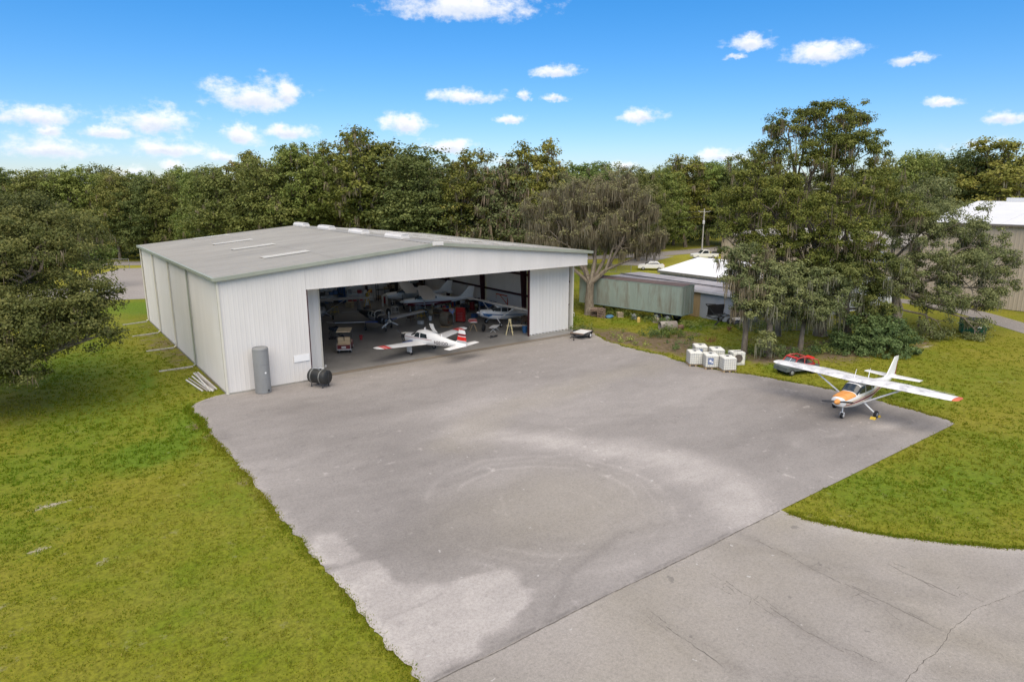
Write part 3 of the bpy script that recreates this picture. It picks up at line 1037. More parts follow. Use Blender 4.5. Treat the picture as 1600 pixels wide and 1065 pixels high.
# ------------------------------------------------------------------ aeroplanes
class Fuse:
    """fuselage of superellipse sections: (x, zc, half width, up, down, power)"""
    def __init__(self, secs, n=24):
        self.s = sorted(secs); self.n = n
        self.xs = [q[0] for q in self.s]

    def at(self, x):
        return [float(np.interp(x, self.xs, [q[k] for q in self.s])) for k in range(1, 6)]

    def pt(self, x, a, off=0.0):
        zc, hw, up, dn, p = self.at(x)
        c, s = math.cos(a), math.sin(a)
        r = 2 / p
        return (x, (hw + off) * math.copysign(abs(c) ** r, c), zc + ((up if s > 0 else dn) + off) * math.copysign(abs(s) ** r, s))

    def side_y(self, x, z, off=.012):
        zc, hw, up, dn, p = self.at(x)
        t = min(abs(z - zc) / (up if z > zc else dn), .995)
        return hw * (1 - t ** p) ** (1 / p) + off

    def hull(self, x0=None, x1=None, step=.14):
        a, b = self.xs[0] if x0 is None else x0, self.xs[-1] if x1 is None else x1
        k = max(2, int((b - a) / step))
        xs = sorted(set([round(a + (b - a) * i / k, 3) for i in range(k + 1)] + [x for x in self.xs if a < x < b]))
        return MB().loft([[self.pt(x, 2 * PI * (i + .5) / self.n) for i in range(self.n)] for x in xs])

    def patch(self, mb, quad, side, off=.012, nu=6, nv=4):
        """quad of (x, z) corners laid on the flank"""
        P = []
        for i in range(nu + 1):
            u = i / nu; row = []
            for j in range(nv + 1):
                v = j / nv
                x = (quad[0][0] * (1 - u) + quad[1][0] * u) * (1 - v) + (quad[3][0] * (1 - u) + quad[2][0] * u) * v
                z = (quad[0][1] * (1 - u) + quad[1][1] * u) * (1 - v) + (quad[3][1] * (1 - u) + quad[2][1] * u) * v
                row.append((x, side * self.side_y(x, z, off), z))
            P.append(row)
        return mb.grid(P)

    def band(self, mb, x0, x1, a0, a1, off=.012, nu=8, nv=10, skew=0.0):
        P = []
        for i in range(nu + 1):
            row = []
            for j in range(nv + 1):
                a = a0 + (a1 - a0) * j / nv
                x = x0 + (x1 - x0) * i / nu + skew * abs(math.cos(a))
                row.append(self.pt(x, a, off))
            P.append(row)
        return mb.grid(P)

    def stripe(self, mb, pts, side, off=.008):
        """pts: (x, zlo, zhi) along the flank"""
        P = []
        n = 26
        xs = [p[0] for p in pts]
        ss = np.linspace(0, len(pts) - 1, n)
        for s in ss:
            x = float(np.interp(s, range(len(pts)), xs)); lo = float(np.interp(s, range(len(pts)), [p[1] for p in pts])); hi = float(np.interp(s, range(len(pts)), [p[2] for p in pts]))
            P.append([(x, side * self.side_y(x, z, off), z) for z in (lo, (lo + hi) / 2, hi)])
        return mb.grid(P)


def foil(mb, secs, vertical=False):
    """secs: (span, leading x, chord, height, thickness); aerofoil ring lofted along the span"""
    prof = [(0, 0), (.03, .35), (.12, .75), (.3, 1.0), (.55, .8), (.8, .38), (1, .03), (1, -.03), (.8, -.18), (.5, -.38), (.2, -.5), (.05, -.3)]
    rings = []
    for s, xl, ch, z, th in secs:
        rg = []
        for u, w in prof:
            x = xl - u * ch
            t = w * th * .6
            if vertical:
                t = (1 if w > 0 else -1) * th * .5 * math.sqrt(max(0, 1 - abs(2 * u ** .7 - 1) ** 2.2)) if 0 < u < 1 else (.006 if w > 0 else -.006)
                rg.append((x, t, s))
            else:
                rg.append((x, s, z + t))
        rings.append(rg)
    return mb.loft(rings)


def wheel(mb_t, mb_h, c, r=.22, w=.16):
    pr = [(r * .55, -w / 2), (r * .86, -w / 2), (r, -w * .28), (r, w * .28), (r * .86, w / 2), (r * .55, w / 2)]
    mb_t.lathe(pr, c, 'y', 16)
    mb_h.lathe([(r * .55, -w * .52), (r * .5, -w * .56), (r * .18, -w * .62), (r * .18, w * .62), (r * .5, w * .56), (r * .55, w * .52)], c, 'y', 12)


def add_wheel(parent, name, c, r=.22, w=.16, hub=None):
    t, hb = MB(), MB()
    wheel(t, hb, c, r, w)
    o = t.build(name, BLACK, parent, True)
    hb.build('hub', hub or ALU, o)
    return o


def propeller(parent, x, z, blades=2, rad=.95, ang=.3, spin_mat=None, blade_mat=None, spin=(.16, .34), width=.14):
    s = MB().lathe([(spin[0], -.06), (spin[0], .02), (spin[0] * .9, spin[1] * .35), (spin[0] * .6, spin[1] * .72), (.02, spin[1])], (x, 0, z), 'x', 16)
    o = s.build('spinner', spin_mat or ALU, parent, True)
    for k in range(blades):
        a = ang + 2 * PI * k / blades
        rings = []
        for t, wd, tw in ((.10, .07, .9), (.25, .13, .75), (.5, width, .5), (.8, width * .9, .35), (.97, width * .55, .28), (1.0, .02, .28)):
            rg = []
            for q in range(8):
                b = 2 * PI * q / 8
                u, v = math.cos(b) * wd / 2, math.sin(b) * .016
                lx, ly = -u * math.sin(tw) + v * math.cos(tw), u * math.cos(tw) + v * math.sin(tw)
                ry = t * rad
                rg.append((x + .02 + lx, ly * math.cos(a) - ry * math.sin(a), z + ly * math.sin(a) + ry * math.cos(a)))
            rings.append(rg)
        MB().loft(rings).build('propeller_blade', blade_mat or DARK, o, True)
    return o


def text_on_flank(fu, body, x0, z0, size, side, mat, parent, name='registration', shear=0.0):
    cu = bpy.data.curves.new('lettering', 'FONT')
    cu.body = body; cu.size = size; cu.space_character = 1.02; cu.offset = .006; cu.shear = shear
    cu.resolution_u = 3
    to = bpy.data.objects.new('lettering', cu)
    COL.objects.link(to)
    bpy.context.view_layer.update()
    me = bpy.data.meshes.new_from_object(to.evaluated_get(bpy.context.evaluated_depsgraph_get()))
    bpy.data.objects.remove(to); bpy.data.curves.remove(cu)
    bm = bmesh.new(); bm.from_mesh(me)
    bmesh.ops.triangulate(bm, faces=bm.faces)
    bmesh.ops.subdivide_edges(bm, edges=[e for e in bm.edges if e.calc_length() > .12], cuts=1)
    for v in bm.verts:
        tx, tz = v.co.x, v.co.y
        x = x0 - side * tx
        z = z0 + tz
        v.co = Vector((x, side * fu.side_y(x, z, .018), z))
    bm.to_mesh(me); bm.free()
    me.name = name
    me.materials.clear(); me.materials.append(mat)
    o = bpy.data.objects.new(name, me)
    return setup(o, parent)


PW = M('aircraft_white', (.78, .775, .76), .3, .04, 1.5, spec=.5, coat=.2)
PEEL = M('weathered_white', (.74, .735, .73), .45, .05, 1.2, dirt=(.26, .255, .28), dscale=1.5, damt=.85, stretch=(.8, 1.2, 1))
ORANGE = M('faded_orange', (.62, .25, .055), .5, .15, 2.0, dirt=(.66, .40, .16), dscale=2, damt=.6)
RED = M('red_paint', (.62, .025, .018), .35, .1, 2)
MAR = M('maroon_paint', (.17, .012, .02), .35, .1, 2)
NAVY = M('navy_paint', (.03, .07, .22), .35, .15, 2)
GREYP = M('grey_paint', (.42, .42, .43), .4, .1, 2)
BLUEP = M('blue_paint', (.03, .11, .26), .35, .15, 2)
CHROMATE = M('primer_grey', (.30, .30, .295), .45, .15, 2)
BARE = M('stripped_metal', (.055, .06, .07), .35, .25, 1.5, metal=.3)
RUST = M('rust', (.16, .07, .035), .85, .3, 3)
YEL = M('yellow_paint', (.62, .42, .05), .5, .15, 2)
TAN = M('tan_vinyl', (.52, .40, .25), .6, .1, 2)
WOODM = M('raw_wood', (.36, .26, .15), .75, .2, 4, stretch=(1, 1, .2))
PALE = M('pale_primer', (.62, .58, .50), .6, .12, 2)


def high_wing(name, label, cat, loc, rz, c, group=None):
    """c: colours and options"""
    a = thing(name, label, cat, loc, rz, group)
    body = c.get('body', PW)
    td = c.get('tail_dragger', False)
    secs = [(2.42, 1.22, .20, .17, .20, 2.2), (2.34, 1.21, .42, .27, .30, 2.5), (2.05, 1.21, .50, .34, .40, 2.8), (1.25, 1.20, .53, .42, .52, 3.0),
            (1.12, 1.20, .54, .44, .54, 3.0), (.62, 1.22, .56, .80, .58, 3.4), (.2, 1.24, .57, .83, .60, 3.6), (-.9, 1.26, .56, .83, .56, 3.4), (-1.25, 1.28, .52, .78, .50, 3.0),
            (-2.2, 1.30, .38, .48, .40, 2.5), (-3.6, 1.36, .23, .27, .25, 2.2), (-5.0, 1.42, .10, .16, .13, 2.0), (-5.55, 1.45, .03, .10, .07, 2.0)]
    fu = Fuse(secs)
    fu.hull().build('fuselage', body, a, True)
    if c.get('cowl'):
        m = MB(); fu.band(m, 1.22, 2.33, R(22), R(158), .010, 8, 12); m.build('cowl_top', c['cowl'], a, True)
    if c.get('belly'):
        m = MB(); fu.band(m, -3.0, 2.3, R(198), R(342), .008, 14, 10); m.build('belly', c['belly'], a, True)
    m = MB()
    fu.band(m, .66, 1.14, R(26), R(154), .012, 5, 14); m.build('windshield', GLASS, a, True)
    for s in (-1, 1):
        for q in ([(.92, 1.50), (.18, 1.50), (.18, 1.90), (.62, 1.88)], [(.08, 1.50), (-.70, 1.52), (-.66, 1.90), (.08, 1.90)], [(-.80, 1.54), (-1.35, 1.62), (-1.25, 1.86), (-.78, 1.90)]):
            m = MB(); fu.patch(m, q, s); m.build('side_window', GLASS, a)
        for mt, pts in c.get('stripes', []):
            m = MB(); fu.stripe(m, pts, s); m.build('stripe', mt, a)
        d = MB()
        for q in ([(.98, .80), (.06, .80), (.06, .815), (.98, .815)], [(.06, .80), (.05, .80), (.05, 1.92), (.06, 1.92)]):
            fu.patch(d, q, s, .006)
        d.build('door_seam', GREYP, a)
        # wing with a strut
        w = MB()
        zr_, zt = 2.12, 2.17
        foil(w, [(0, .62, 1.63, zr_, .20), (s * 2.5, .60, 1.63, zr_ + .06, .19), (s * 4.9, .45, 1.22, zt, .13), (s * 5.18, .42, 1.14, zt + .01, .11)])
        wo = w.build('wing', c.get('wing', body), a, True)
        t = MB(); foil(t, [(s * 5.18, .425, 1.145, zt + .01, .112), (s * 5.38, .36, 1.0, zt + .02, .10), (s * 5.5, .22, .62, zt + .04, .05)])
        t.build('wing_tip', c.get('tip_l' if s > 0 else 'tip_r', body), wo, True)
        ap = MB(); ap.box((-.62, s * 3.9, zr_ + .165), (.012, 2.2, .01)).box((-.78, s * 1.7, zr_ + .135), (.012, 2.0, .01))
        ap.build('aileron_gap', GREYP, wo)
        st = MB()
        st.tube([(.12, s * .52, .84), (.16, s * 2.55, zr_ - .02)], [.055, .05], 8)
        st.build('wing_strut', c.get('strut', body), a, True)
        hs = MB(); foil(hs, [(s * .05, -4.55, .98, 1.48, .08), (s * 1.72, -4.85, .62, 1.48, .05)]); hs.build('stabilizer', body, a, True)
        # main leg and wheel
        lg = MB()
        lg.tube([(-.02 + (.5 if td else 0), s * .45, .80), (-.02 + (.5 if td else 0), s * 1.16, .30)], [.055, .04], 6)
        lg.build('gear_leg', c.get('leg', body), a, True)
        add_wheel(a, 'wheel', (-.02 + (.5 if td else 0), s * 1.25, .225), .225, .16)
    f = MB()
    foil(f, [(1.50, -3.35, 2.15, 0, .10), (1.75, -4.10, 1.42, 0, .10), (2.55, -4.85, .82, 0, .07), (2.78, -5.02, .66, 0, .05)], True)
    f.build('fin', c.get('fin', body), a, True)
    if c.get('fin_edge'):
        e = MB(); foil(e, [(1.5, -5.3, .24, 0, .06), (2.45, -5.52, .10, 0, .05)], True); e.build('rudder_edge', c['fin_edge'], a, True)
    if td:
        add_wheel(a, 'tail_wheel', (-5.1, 0, .95), .1, .07)
    else:
        n = MB(); n.tube([(1.68, 0, .85), (1.66, 0, .34)], [.05, .035], 8)
        n.box((1.66, .11, .26), (.06, .03, .26)).box((1.66, -.11, .26), (.06, .03, .26)).box((1.66, 0, .38), (.06, .24, .04))
        n.build('nose_leg', body, a)
        add_wheel(a, 'nose_wheel', (1.64, 0, .19), .19, .14)
    if c.get('engine_bare'):
        pass
    propeller(a, 2.44, 1.22, 2, .95, c.get('prop_ang', 1.2), c.get('spin', PW), c.get('blade', DARK), (.17, .36))
    if c.get('antennas'):
        for i, (x, lean) in enumerate(((.05, -.25), (-.9, -.15))):
            m = MB(); m.tube([(x, .2 if i else -.25, 2.15), (x + lean, .2 if i else -.25, 2.72)], [.028, .012], 6); m.build('antenna', PW, a)
    return a, fu


# white aeroplane parked on the apron
STR_M = M('stripe_maroon', (.22, .035, .03), .4, .15, 2)
STR_T = M('stripe_tan', (.55, .34, .17), .4, .1, 2)
ces, cfu = high_wing('aeroplane', 'white high wing aeroplane with faded orange cowling, parked on the apron by the grass', 'aeroplane',
                     (30.32, -27.02, .03), R(182.2), dict(body=PW, wing=PEEL, cowl=ORANGE, spin=ORANGE, tip_l=M('faded_red', (.55, .13, .06), .5, .15, 2), tip_r=PW, fin_edge=STR_M, antennas=True, prop_ang=1.75,
                     stripes=[(STR_T, [(2.28, 1.13, 1.19), (1.0, 1.18, 1.24), (-1.2, 1.30, 1.38), (-3.4, 1.48, 1.54)]), (STR_M, [(2.28, 1.03, 1.09), (1.0, 1.03, 1.13), (-1.2, 1.10, 1.24), (-3.4, 1.34, 1.42)]),
                              (STR_T, [(2.28, .97, 1.0), (1.0, .95, .99), (-1.2, 1.0, 1.05), (-2.6, 1.14, 1.18)])]))
for dx, wd in ((-.34, 'behind'), (.34, 'in front of')):
    k = MB()
    k.add([(-.11, -.15, 0), (.11, -.15, 0), (.11, .15, 0), (-.11, .15, 0), (-.04 * np.sign(dx), -.15, .14), (-.04 * np.sign(dx), .15, .14)],
          [(0, 3, 2, 1), (0, 1, 4), (2, 3, 5), (0, 4, 5, 3), (1, 2, 5, 4)])
    q = Matrix.Rotation(R(182.2), 3, 'Z') @ Vector((dx, 1.25, 0))
    one('wheel_chock', k, YEL, f'yellow wheel chock {wd} the main wheel of the parked aeroplane', 'wheel chock', loc=(30.32 + q.x, -27.02 + q.y, .032), rz=R(182.2))


def low_wing(name, label, loc, rz, c):
    a = thing(name, label, 'aeroplane', loc, rz)
    body = c['body']
    k = c.get('nose', 1.0)
    secs = [(1.72, 1.12, .36, .26, .34, 2.6), (1.66, 1.12, .48, .34, .42, 2.8), (.95, 1.14, .54, .40, .46, 3.0), (.75, 1.15, .55, .42, .47, 3.0), (.2, 1.16, .56, .74, .48, 2.9), (-.3, 1.17, .56, .80, .48, 2.9),
            (-1.1, 1.18, .53, .72, .45, 2.7), (-1.9, 1.18, .44, .52, .38, 2.5), (-3.2, 1.18, .27, .30, .26, 2.3), (-4.4, 1.2, .14, .18, .16, 2.0), (-5.0, 1.22, .05, .10, .09, 2.0)]
    if c.get('full_nose'):
        secs = [(2.35, 1.12, .2, .18, .2, 2.2), (2.25, 1.12, .42, .3, .36, 2.6)] + secs
    fu = Fuse(secs)
    fu.hull().build('fuselage', body, a, True)
    m = MB(); fu.band(m, .27, .82, R(28), R(152), .012, 6, 14); m.build('windshield', c.get('glass', GLASS), a, True)
    for s in (-1, 1):
        for q in c.get('windows', ([(.42, 1.36), (-.22, 1.36), (-.22, 1.75), (.16, 1.75)], [(-.32, 1.36), (-1.12, 1.38), (-.98, 1.70), (-.30, 1.76)])):
            m = MB(); fu.patch(m, q, s); m.build('side_window', c.get('glass', GLASS), a)
        for mt, pts in c.get('stripes', []):
            m = MB(); fu.stripe(m, pts, s); m.build('stripe', mt, a)
        w = MB()
        foil(w, [(s * .3, .95, 1.95, .86, .2), (s * .75, .62, 1.62, .89, .2), (s * 4.55, .42, 1.06, 1.20, .13), (s * 4.75, .41, 1.03, 1.215, .12)])
        wo = w.build('wing', c.get('wing_l' if s > 0 else 'wing_r', body), a, True)
        for (y0, y1, mt) in c.get('wing_bands', []):
            b = MB()
            def sec(y):
                t = (abs(y) - .75) / (4.75 - .75)
                return (y, .62 - .21 * t + .008, 1.62 - .59 * t + .016, .89 + .325 * t, .2 - .075 * t + .012)
            foil(b, [sec(s * y0), sec(s * y1)])
            b.build('wing_band', mt, wo, True)
        t = MB(); foil(t, [(s * 4.75, .41, 1.03, 1.215, .12), (s * 5.05, .34, .92, 1.245, .10), (s * 5.25, .16, .6, 1.27, .04)]); t.build('wing_tip', c.get('tip', body), wo, True)
        if c.get('root'):
            r_ = MB(); foil(r_, [(s * .5, 1.02, .75, .90, .17), (s * 1.7, .70, .5, .965, .14)]); r_.build('wing_walk', c['root'], wo, True)
        hs = MB(); foil(hs, [(s * .04, -4.05, .92, 1.18, .08), (s * 1.80, -4.25, .62, 1.18, .05)]); hs.build('stabilizer', c.get('stab', body), a, True)
        lg = MB(); lg.tube([(-.05, s * 1.38, .92), (-.05, s * 1.38, .25)], [.05, .04], 6); lg.build('gear_leg', body, a)
        if c.get('gear_door'):
            MB().box((.02, s * 1.50, .52), (.55, .03, .55), rz=.02).build('gear_door', body, a)
        add_wheel(a, 'wheel', (-.05, s * 1.38, .2), .2, .15)
    f = MB()
    foil(f, [(1.25, -3.5, 1.55, 0, .10), (1.55, -4.02, 1.02, 0, .10), (2.35, -4.22, .72, 0, .06), (2.45, -4.25, .62, 0, .05)] if not c.get('rake') else
         [(1.25, -2.9, 2.1, 0, .10), (1.6, -4.0, 1.05, 0, .10), (2.3, -4.6, .72, 0, .06), (2.42, -4.70, .6, 0, .05)], True)
    fo = f.build('fin', c.get('fin', body), a, True)
    for (z0, z1, mt) in c.get('fin_bands', []):
        b = MB()
        def vs(z):
            t = (z - 1.55) / .8
            return (z, -4.02 - .2 * t + .01, 1.02 - .30 * t + .02, 0, .10 - .04 * t + .014)
        foil(b, [vs(z0), vs(z1)], True); b.build('fin_band', mt, fo, True)
    n = MB(); n.tube([(1.5, 0, .85), (1.52, 0, .3)], [.05, .035], 8); n.build('nose_leg', c.get('leg', body), a)
    add_wheel(a, 'nose_wheel', (1.52, 0, .18), .18, .13)
    return a, fu


# white aeroplane half out of the hangar door: cowling off, baggage hatch up
LET = M('lettering', (.05, .02, .025), .5, .05)
moo, mfu = low_wing('aeroplane', 'white low wing aeroplane with red striped tail, half out of the hangar door', (16.5, 2.9, .05), R(105.5),
                    dict(body=PW, fin=PW, gear_door=True, root=NAVY, tip=PW, wing_bands=[(4.05, 4.42, RED), (4.50, 4.72, RED), (3.85, 4.02, GREYP)],
                         fin_bands=[(1.98, 2.16, MAR), (1.60, 1.92, RED), (1.42, 1.58, GREYP)],
                         stripes=[(M('stripe_rose', (.40, .16, .16), .4), [(1.6, 1.22, 1.26), (0, 1.26, 1.30), (-1.6, 1.26, 1.30)])]))
text_on_flank(mfu, 'N201DO', -1.85, 1.03, .36, 1, LET, moo)
text_on_flank(mfu, 'N201DO', -3.20, 1.03, .36, -1, LET, moo)
hm = MB()
P = []
for i in range(8):
    ph = i / 7 * 1.15
    P.append([(-1.25 - dx, -.05 + .62 * math.sin(ph) - .15, 1.82 + .62 * (1 - math.cos(ph)) * 1.0 + .42 * ph) for dx in (0, .24, .48)])
hm.grid(P); hm.build('baggage_hatch', PW, moo, True)
em = MB()
em.box((1.98, 0, 1.12), (.5, .42, .34)).box((2.0, .28, 1.14), (.42, .2, .26)).box((2.0, -.28, 1.14), (.42, .2, .26)).box((1.85, 0, .86), (.3, .5, .2))
em.tube([(2.1, .4, 1.0), (1.9, .45, .75), (1.75, .3, .62)], .05, 6).tube([(2.1, -.4, 1.0), (1.9, -.45, .75)], .05, 6).lathe([(.16, 0), (.16, .05)], (2.24, 0, 1.14), 'x', 12)
em.build('engine', DARK, moo)
bf = MB().box((2.12, .05, 1.37), (.24, .5, .07)).box((1.95, -.22, 1.34), (.2, .2, .1)); bf.build('air_filter', PALE, moo)
propeller(moo, 2.32, 1.13, 2, .92, 2.3, DARK, DARK, (.14, .22))
an = MB().box((-.35, 0, 2.02), (.16, .02, .2)).tube([(-.28, 0, 2.1), (-.5, 0, 2.18)], .02, 6); an.build('antenna', PW, moo)
be = MB().tube([(-2.3, 0, 1.6), (-2.3, 0, 1.82)], .05, 8); be.build('beacon', PW, moo)

# dark stripped aeroplane facing the door
lo3, lfu = low_wing('aeroplane', 'dark stripped low wing aeroplane with grey cabin frame and three bladed propeller', (17.6, 13.8, .05), R(270.5),
                    dict(body=BARE, wing_l=M('dull_silver', (.40, .40, .40), .4, .2, 2), wing_r=BARE, tip=ALU, fin=CHROMATE, stab=CHROMATE, full_nose=True, root=NAVY, leg=PALE, windows=()))
fr = MB()
for s in (-1, 1):
    for q in ([(.45, 1.30), (-.28, 1.30), (-.28, 1.80), (.18, 1.80)], [(-.34, 1.30), (-1.15, 1.32), (-1.0, 1.74), (-.32, 1.82)]):
        for (i, j) in ((0, 1), (1, 2), (2, 3), (3, 0)):
            p, r_ = q[i], q[j]
            fr.tube([(p[0], s * lfu.side_y(p[0], p[1], .03), p[1]), (r_[0], s * lfu.side_y(r_[0], r_[1], .03), r_[1])], .045, 6)
fr.build('cabin_frame', PALE, lo3)
for s in (-1, 1):
    m = MB(); lfu.patch(m, [(.5, .95), (-1.1, .95), (-1.1, 1.27), (.5, 1.27)], s, .02); m.build('cabin_side', GREYP, lo3)
    for q in ([(.42, 1.34), (-.24, 1.34), (-.24, 1.76), (.17, 1.76)], [(-.38, 1.34), (-1.1, 1.36), (-.97, 1.70), (-.36, 1.78)]):
        m = MB(); lfu.patch(m, q, s); m.build('side_window', GLASS, lo3)
    le = MB(); le.tube([(.64, s * .8, .92), (.44, s * 4.7, 1.235)], .05, 8); le.build('leading_edge', ALU, lo3)
cr_ = MB(); lfu.band(cr_, .82, 1.0, R(15), R(165), .03, 2, 14); lfu.band(cr_, .2, .3, R(20), R(160), .03, 2, 14); cr_.build('windshield_frame', PALE, lo3)
propeller(lo3, 2.42, 1.15, 3, 1.0, .05, PALE, M('blade_grey', (.50, .49, .45), .4), (.17, .3), .17)

# white and maroon aeroplane behind it, nose towards the left wall
ce4, _ = high_wing('aeroplane', 'white high wing aeroplane with maroon belly deep inside the hangar', 'aeroplane', (26.0, 19.5, .05), R(155),
                   dict(body=PW, belly=MAR, spin=PW, blade=DARK, stripes=[(MAR, [(2.3, .95, 1.12), (-3, 1.15, 1.25)])], prop_ang=.6))
ce5, _ = high_wing('aeroplane', 'plain white high wing aeroplane rearmost in the hangar, only its wing and tail showing', 'aeroplane', (26.5, 25.0, .05), R(158),
                   dict(body=PW, spin=PALE, prop_ang=.9))
# white tail dragger with blue trim, right side
cit, _ = high_wing('aeroplane', 'white tailwheel aeroplane with blue nose, behind the right door leaf of the hangar', 'aeroplane', (28.3, 8.6, -.03), R(183),
                   dict(body=PW, tail_dragger=True, wing=M('fabric_white', (.70, .69, .66), .6), spin=ALU, fin=GREYP, stripes=[(BLUEP, [(2.3, 1.10, 1.22), (0, 1.12, 1.2), (-3.6, 1.30, 1.36)]), (BLUEP, [(2.3, .85, 1.1), (1.7, .85, 1.12), (1.2, 1.05, 1.12)])], belly=None, prop_ang=.2))
cit.rotation_euler = (0, -.15, R(183))
# old silver high wing aeroplane mostly behind the left door leaf
old, _ = high_wing('aeroplane', 'old silver high wing aeroplane in the dark behind the left door leaf', 'aeroplane', (14.6, 21.5, .05), R(250),
                   dict(body=CHROMATE, wing=M('dull_silver', (.40, .40, .40), .4), strut=ALU, spin=ALU, leg=ALU))
# ------------------------------------------------------------------ outside props
GALV = M('galvanised_tank', (.225, .228, .225), .5, .14, .9, dirt=(.17, .165, .15), dscale=.7, damt=.6, stretch=(1, 1, .3))
IBC_W = M('ibc_plastic', (.74, .72, .64), .5, .08, 1.2, dirt=(.55, .52, .36), dscale=1.4, damt=.45)
LABEL_B = M('faded_blue_label', (.16, .21, .34), .6, .2, 5)


def build_tanks():
    # tall grey cylinder against the front wall
    t = thing('water_tank', 'tall grey cylindrical tank standing against the hangar front', 'tank', (2.12, -.80, .03))
    MB().lathe([(.50, 0), (.52, .02), (.52, 3.05), (.50, 3.11), (.47, 3.13), (.47, 3.09), (.05, 3.07)], n=28).build('shell', GALV, t, True)
    for z in (.10, 1.05, 2.02, 2.98):
        MB().lathe([(.523, z), (.53, z + .01), (.53, z + .03), (.523, z + .04)], n=28).build('seam_band', GALV, t, True)
    MB().lathe([(.06, 0), (.06, .02)], (.1, -.525, 1.45), 'y', 12).build('port', PW, t)
    b = MB().lathe([(.055, 0), (.055, .07), (.04, .07)], (.22, -.55, .22), 'y', 12); b.build('outlet', DARK, t)
    MB().box((.50, .15, 1.4), (.05, .05, .12)).build('bracket', DARK, t)
    # black horizontal tank on legs
    k = thing('fuel_tank', 'black horizontal cylindrical tank on short legs by the door jamb', 'tank', (5.75, -1.75, .03), R(-62))
    MB().lathe([(.05, -.78), (.42, -.76), (.50, -.70), (.51, -.66), (.51, .66), (.50, .70), (.42, .76), (.05, .78)], (0, 0, .72), 'x', 28).build('shell', M('black_tank', (.022, .023, .022), .45, .4, 1.5, dirt=(.07, .065, .055), damt=.5), k, True)
    for x in (-.45, .32):
        MB().lathe([(.515, -.045), (.525, -.045), (.525, .045), (.515, .045)], (x, 0, .72), 'x', 28).build('strap', M('strap_grey', (.16, .16, .15), .5), k, True)
    for x in (-.5, .5):
        for y in (-.32, .32):
            MB().tube([(x, y * .8, .4), (x, y, 0)], .035, 6).box((x, y, .01), (.12, .12, .02)).build('leg', DARK, k)
    v = MB().tube([(-.1, 0, 1.22), (-.1, 0, 1.36)], .05, 8).tube([(-.1, 0, 1.30), (.35, .1, 1.32), (.5, .12, 1.45)], .03, 6).box((.5, .12, 1.5), (.10, .08, .16)).tube([(.1, -.12, 1.22), (.1, -.12, 1.32), (-.5, -.14, 1.28)], .028, 6)
    v.build('valve', ALU, k)
    MB().box((.795, 0, .72), (.03, .03, .9)).build('end_rib', DARK, k)
    # pipes heaped at the corner
    pm = M('pipe_white', (.62, .60, .56), .5, .15, 2, dirt=(.3, .25, .2))
    rd = random.Random(4)
    spots = [(-.62, 2.0, 0, 5.0, -1.5), (-.82, 2.2, 0, 5.6, 2), (-1.02, 1.9, 0, 4.6, 4), (-1.25, 1.7, 0, 4.0, 7), (-.72, 2.1, .12, 5.2, 3), (-.92, 1.9, .12, 4.4, -1), (-1.5, 1.6, 0, 3.6, 9), (-.5, 2.4, 0, 5.4, 0)]
    words_ = ['nearest the wall', 'second from the wall', 'in the middle of the heap', 'second from the grass', 'on top by the wall', 'on top by the grass', 'outermost on the grass', 'pressed against the wall base']
    for (x, y, z, ln, an_), wd in zip(spots, words_):
        m = MB().tube([(0, -ln / 2, 0), (0, ln / 2, 0)], .058, 8)
        o = one('pipe', m, pm if rd.random() < .72 else M('pipe_grey', (.33, .30, .27), .6), 'pale pipe lying beside the hangar corner, ' + wd, 'pipe', 'pipes heaped by the hangar corner', True, (x + .12, y + 2.0, .065 + z), R(an_ * .7 + rd.uniform(-1, 1)))
    # pale drain channels running out over the grass from the downspouts
    for (x0, y0, x1, y1), wd in zip([(-.35, 9.25, -2.75, 9.35), (-.35, 17.1, -2.5, 17.15), (-.35, 24.8, -2.6, 24.6), (-.35, 31.8, -2.6, 31.4)],
                                    ['nearest the front of the hangar', 'second from the front of the hangar', 'third from the front of the hangar', 'at the rear corner of the hangar']):
        m = MB()
        L_ = math.hypot(x1 - x0, y1 - y0); n = 4
        for i in range(n):
            a = i / n; b = (i + 1) / n - .012
            m.box(((x0 + (x1 - x0) * (a + b) / 2), (y0 + (y1 - y0) * (a + b) / 2), .045 - .01 * i), (L_ * (b - a), .26, .09), rz=math.atan2(y1 - y0, x1 - x0) + rd.uniform(-.02, .02))
        one('drain_channel', m, CONC, 'pale drain channel on the grass, ' + wd, 'drain', 'drain channels along the hangar side')


build_tanks()


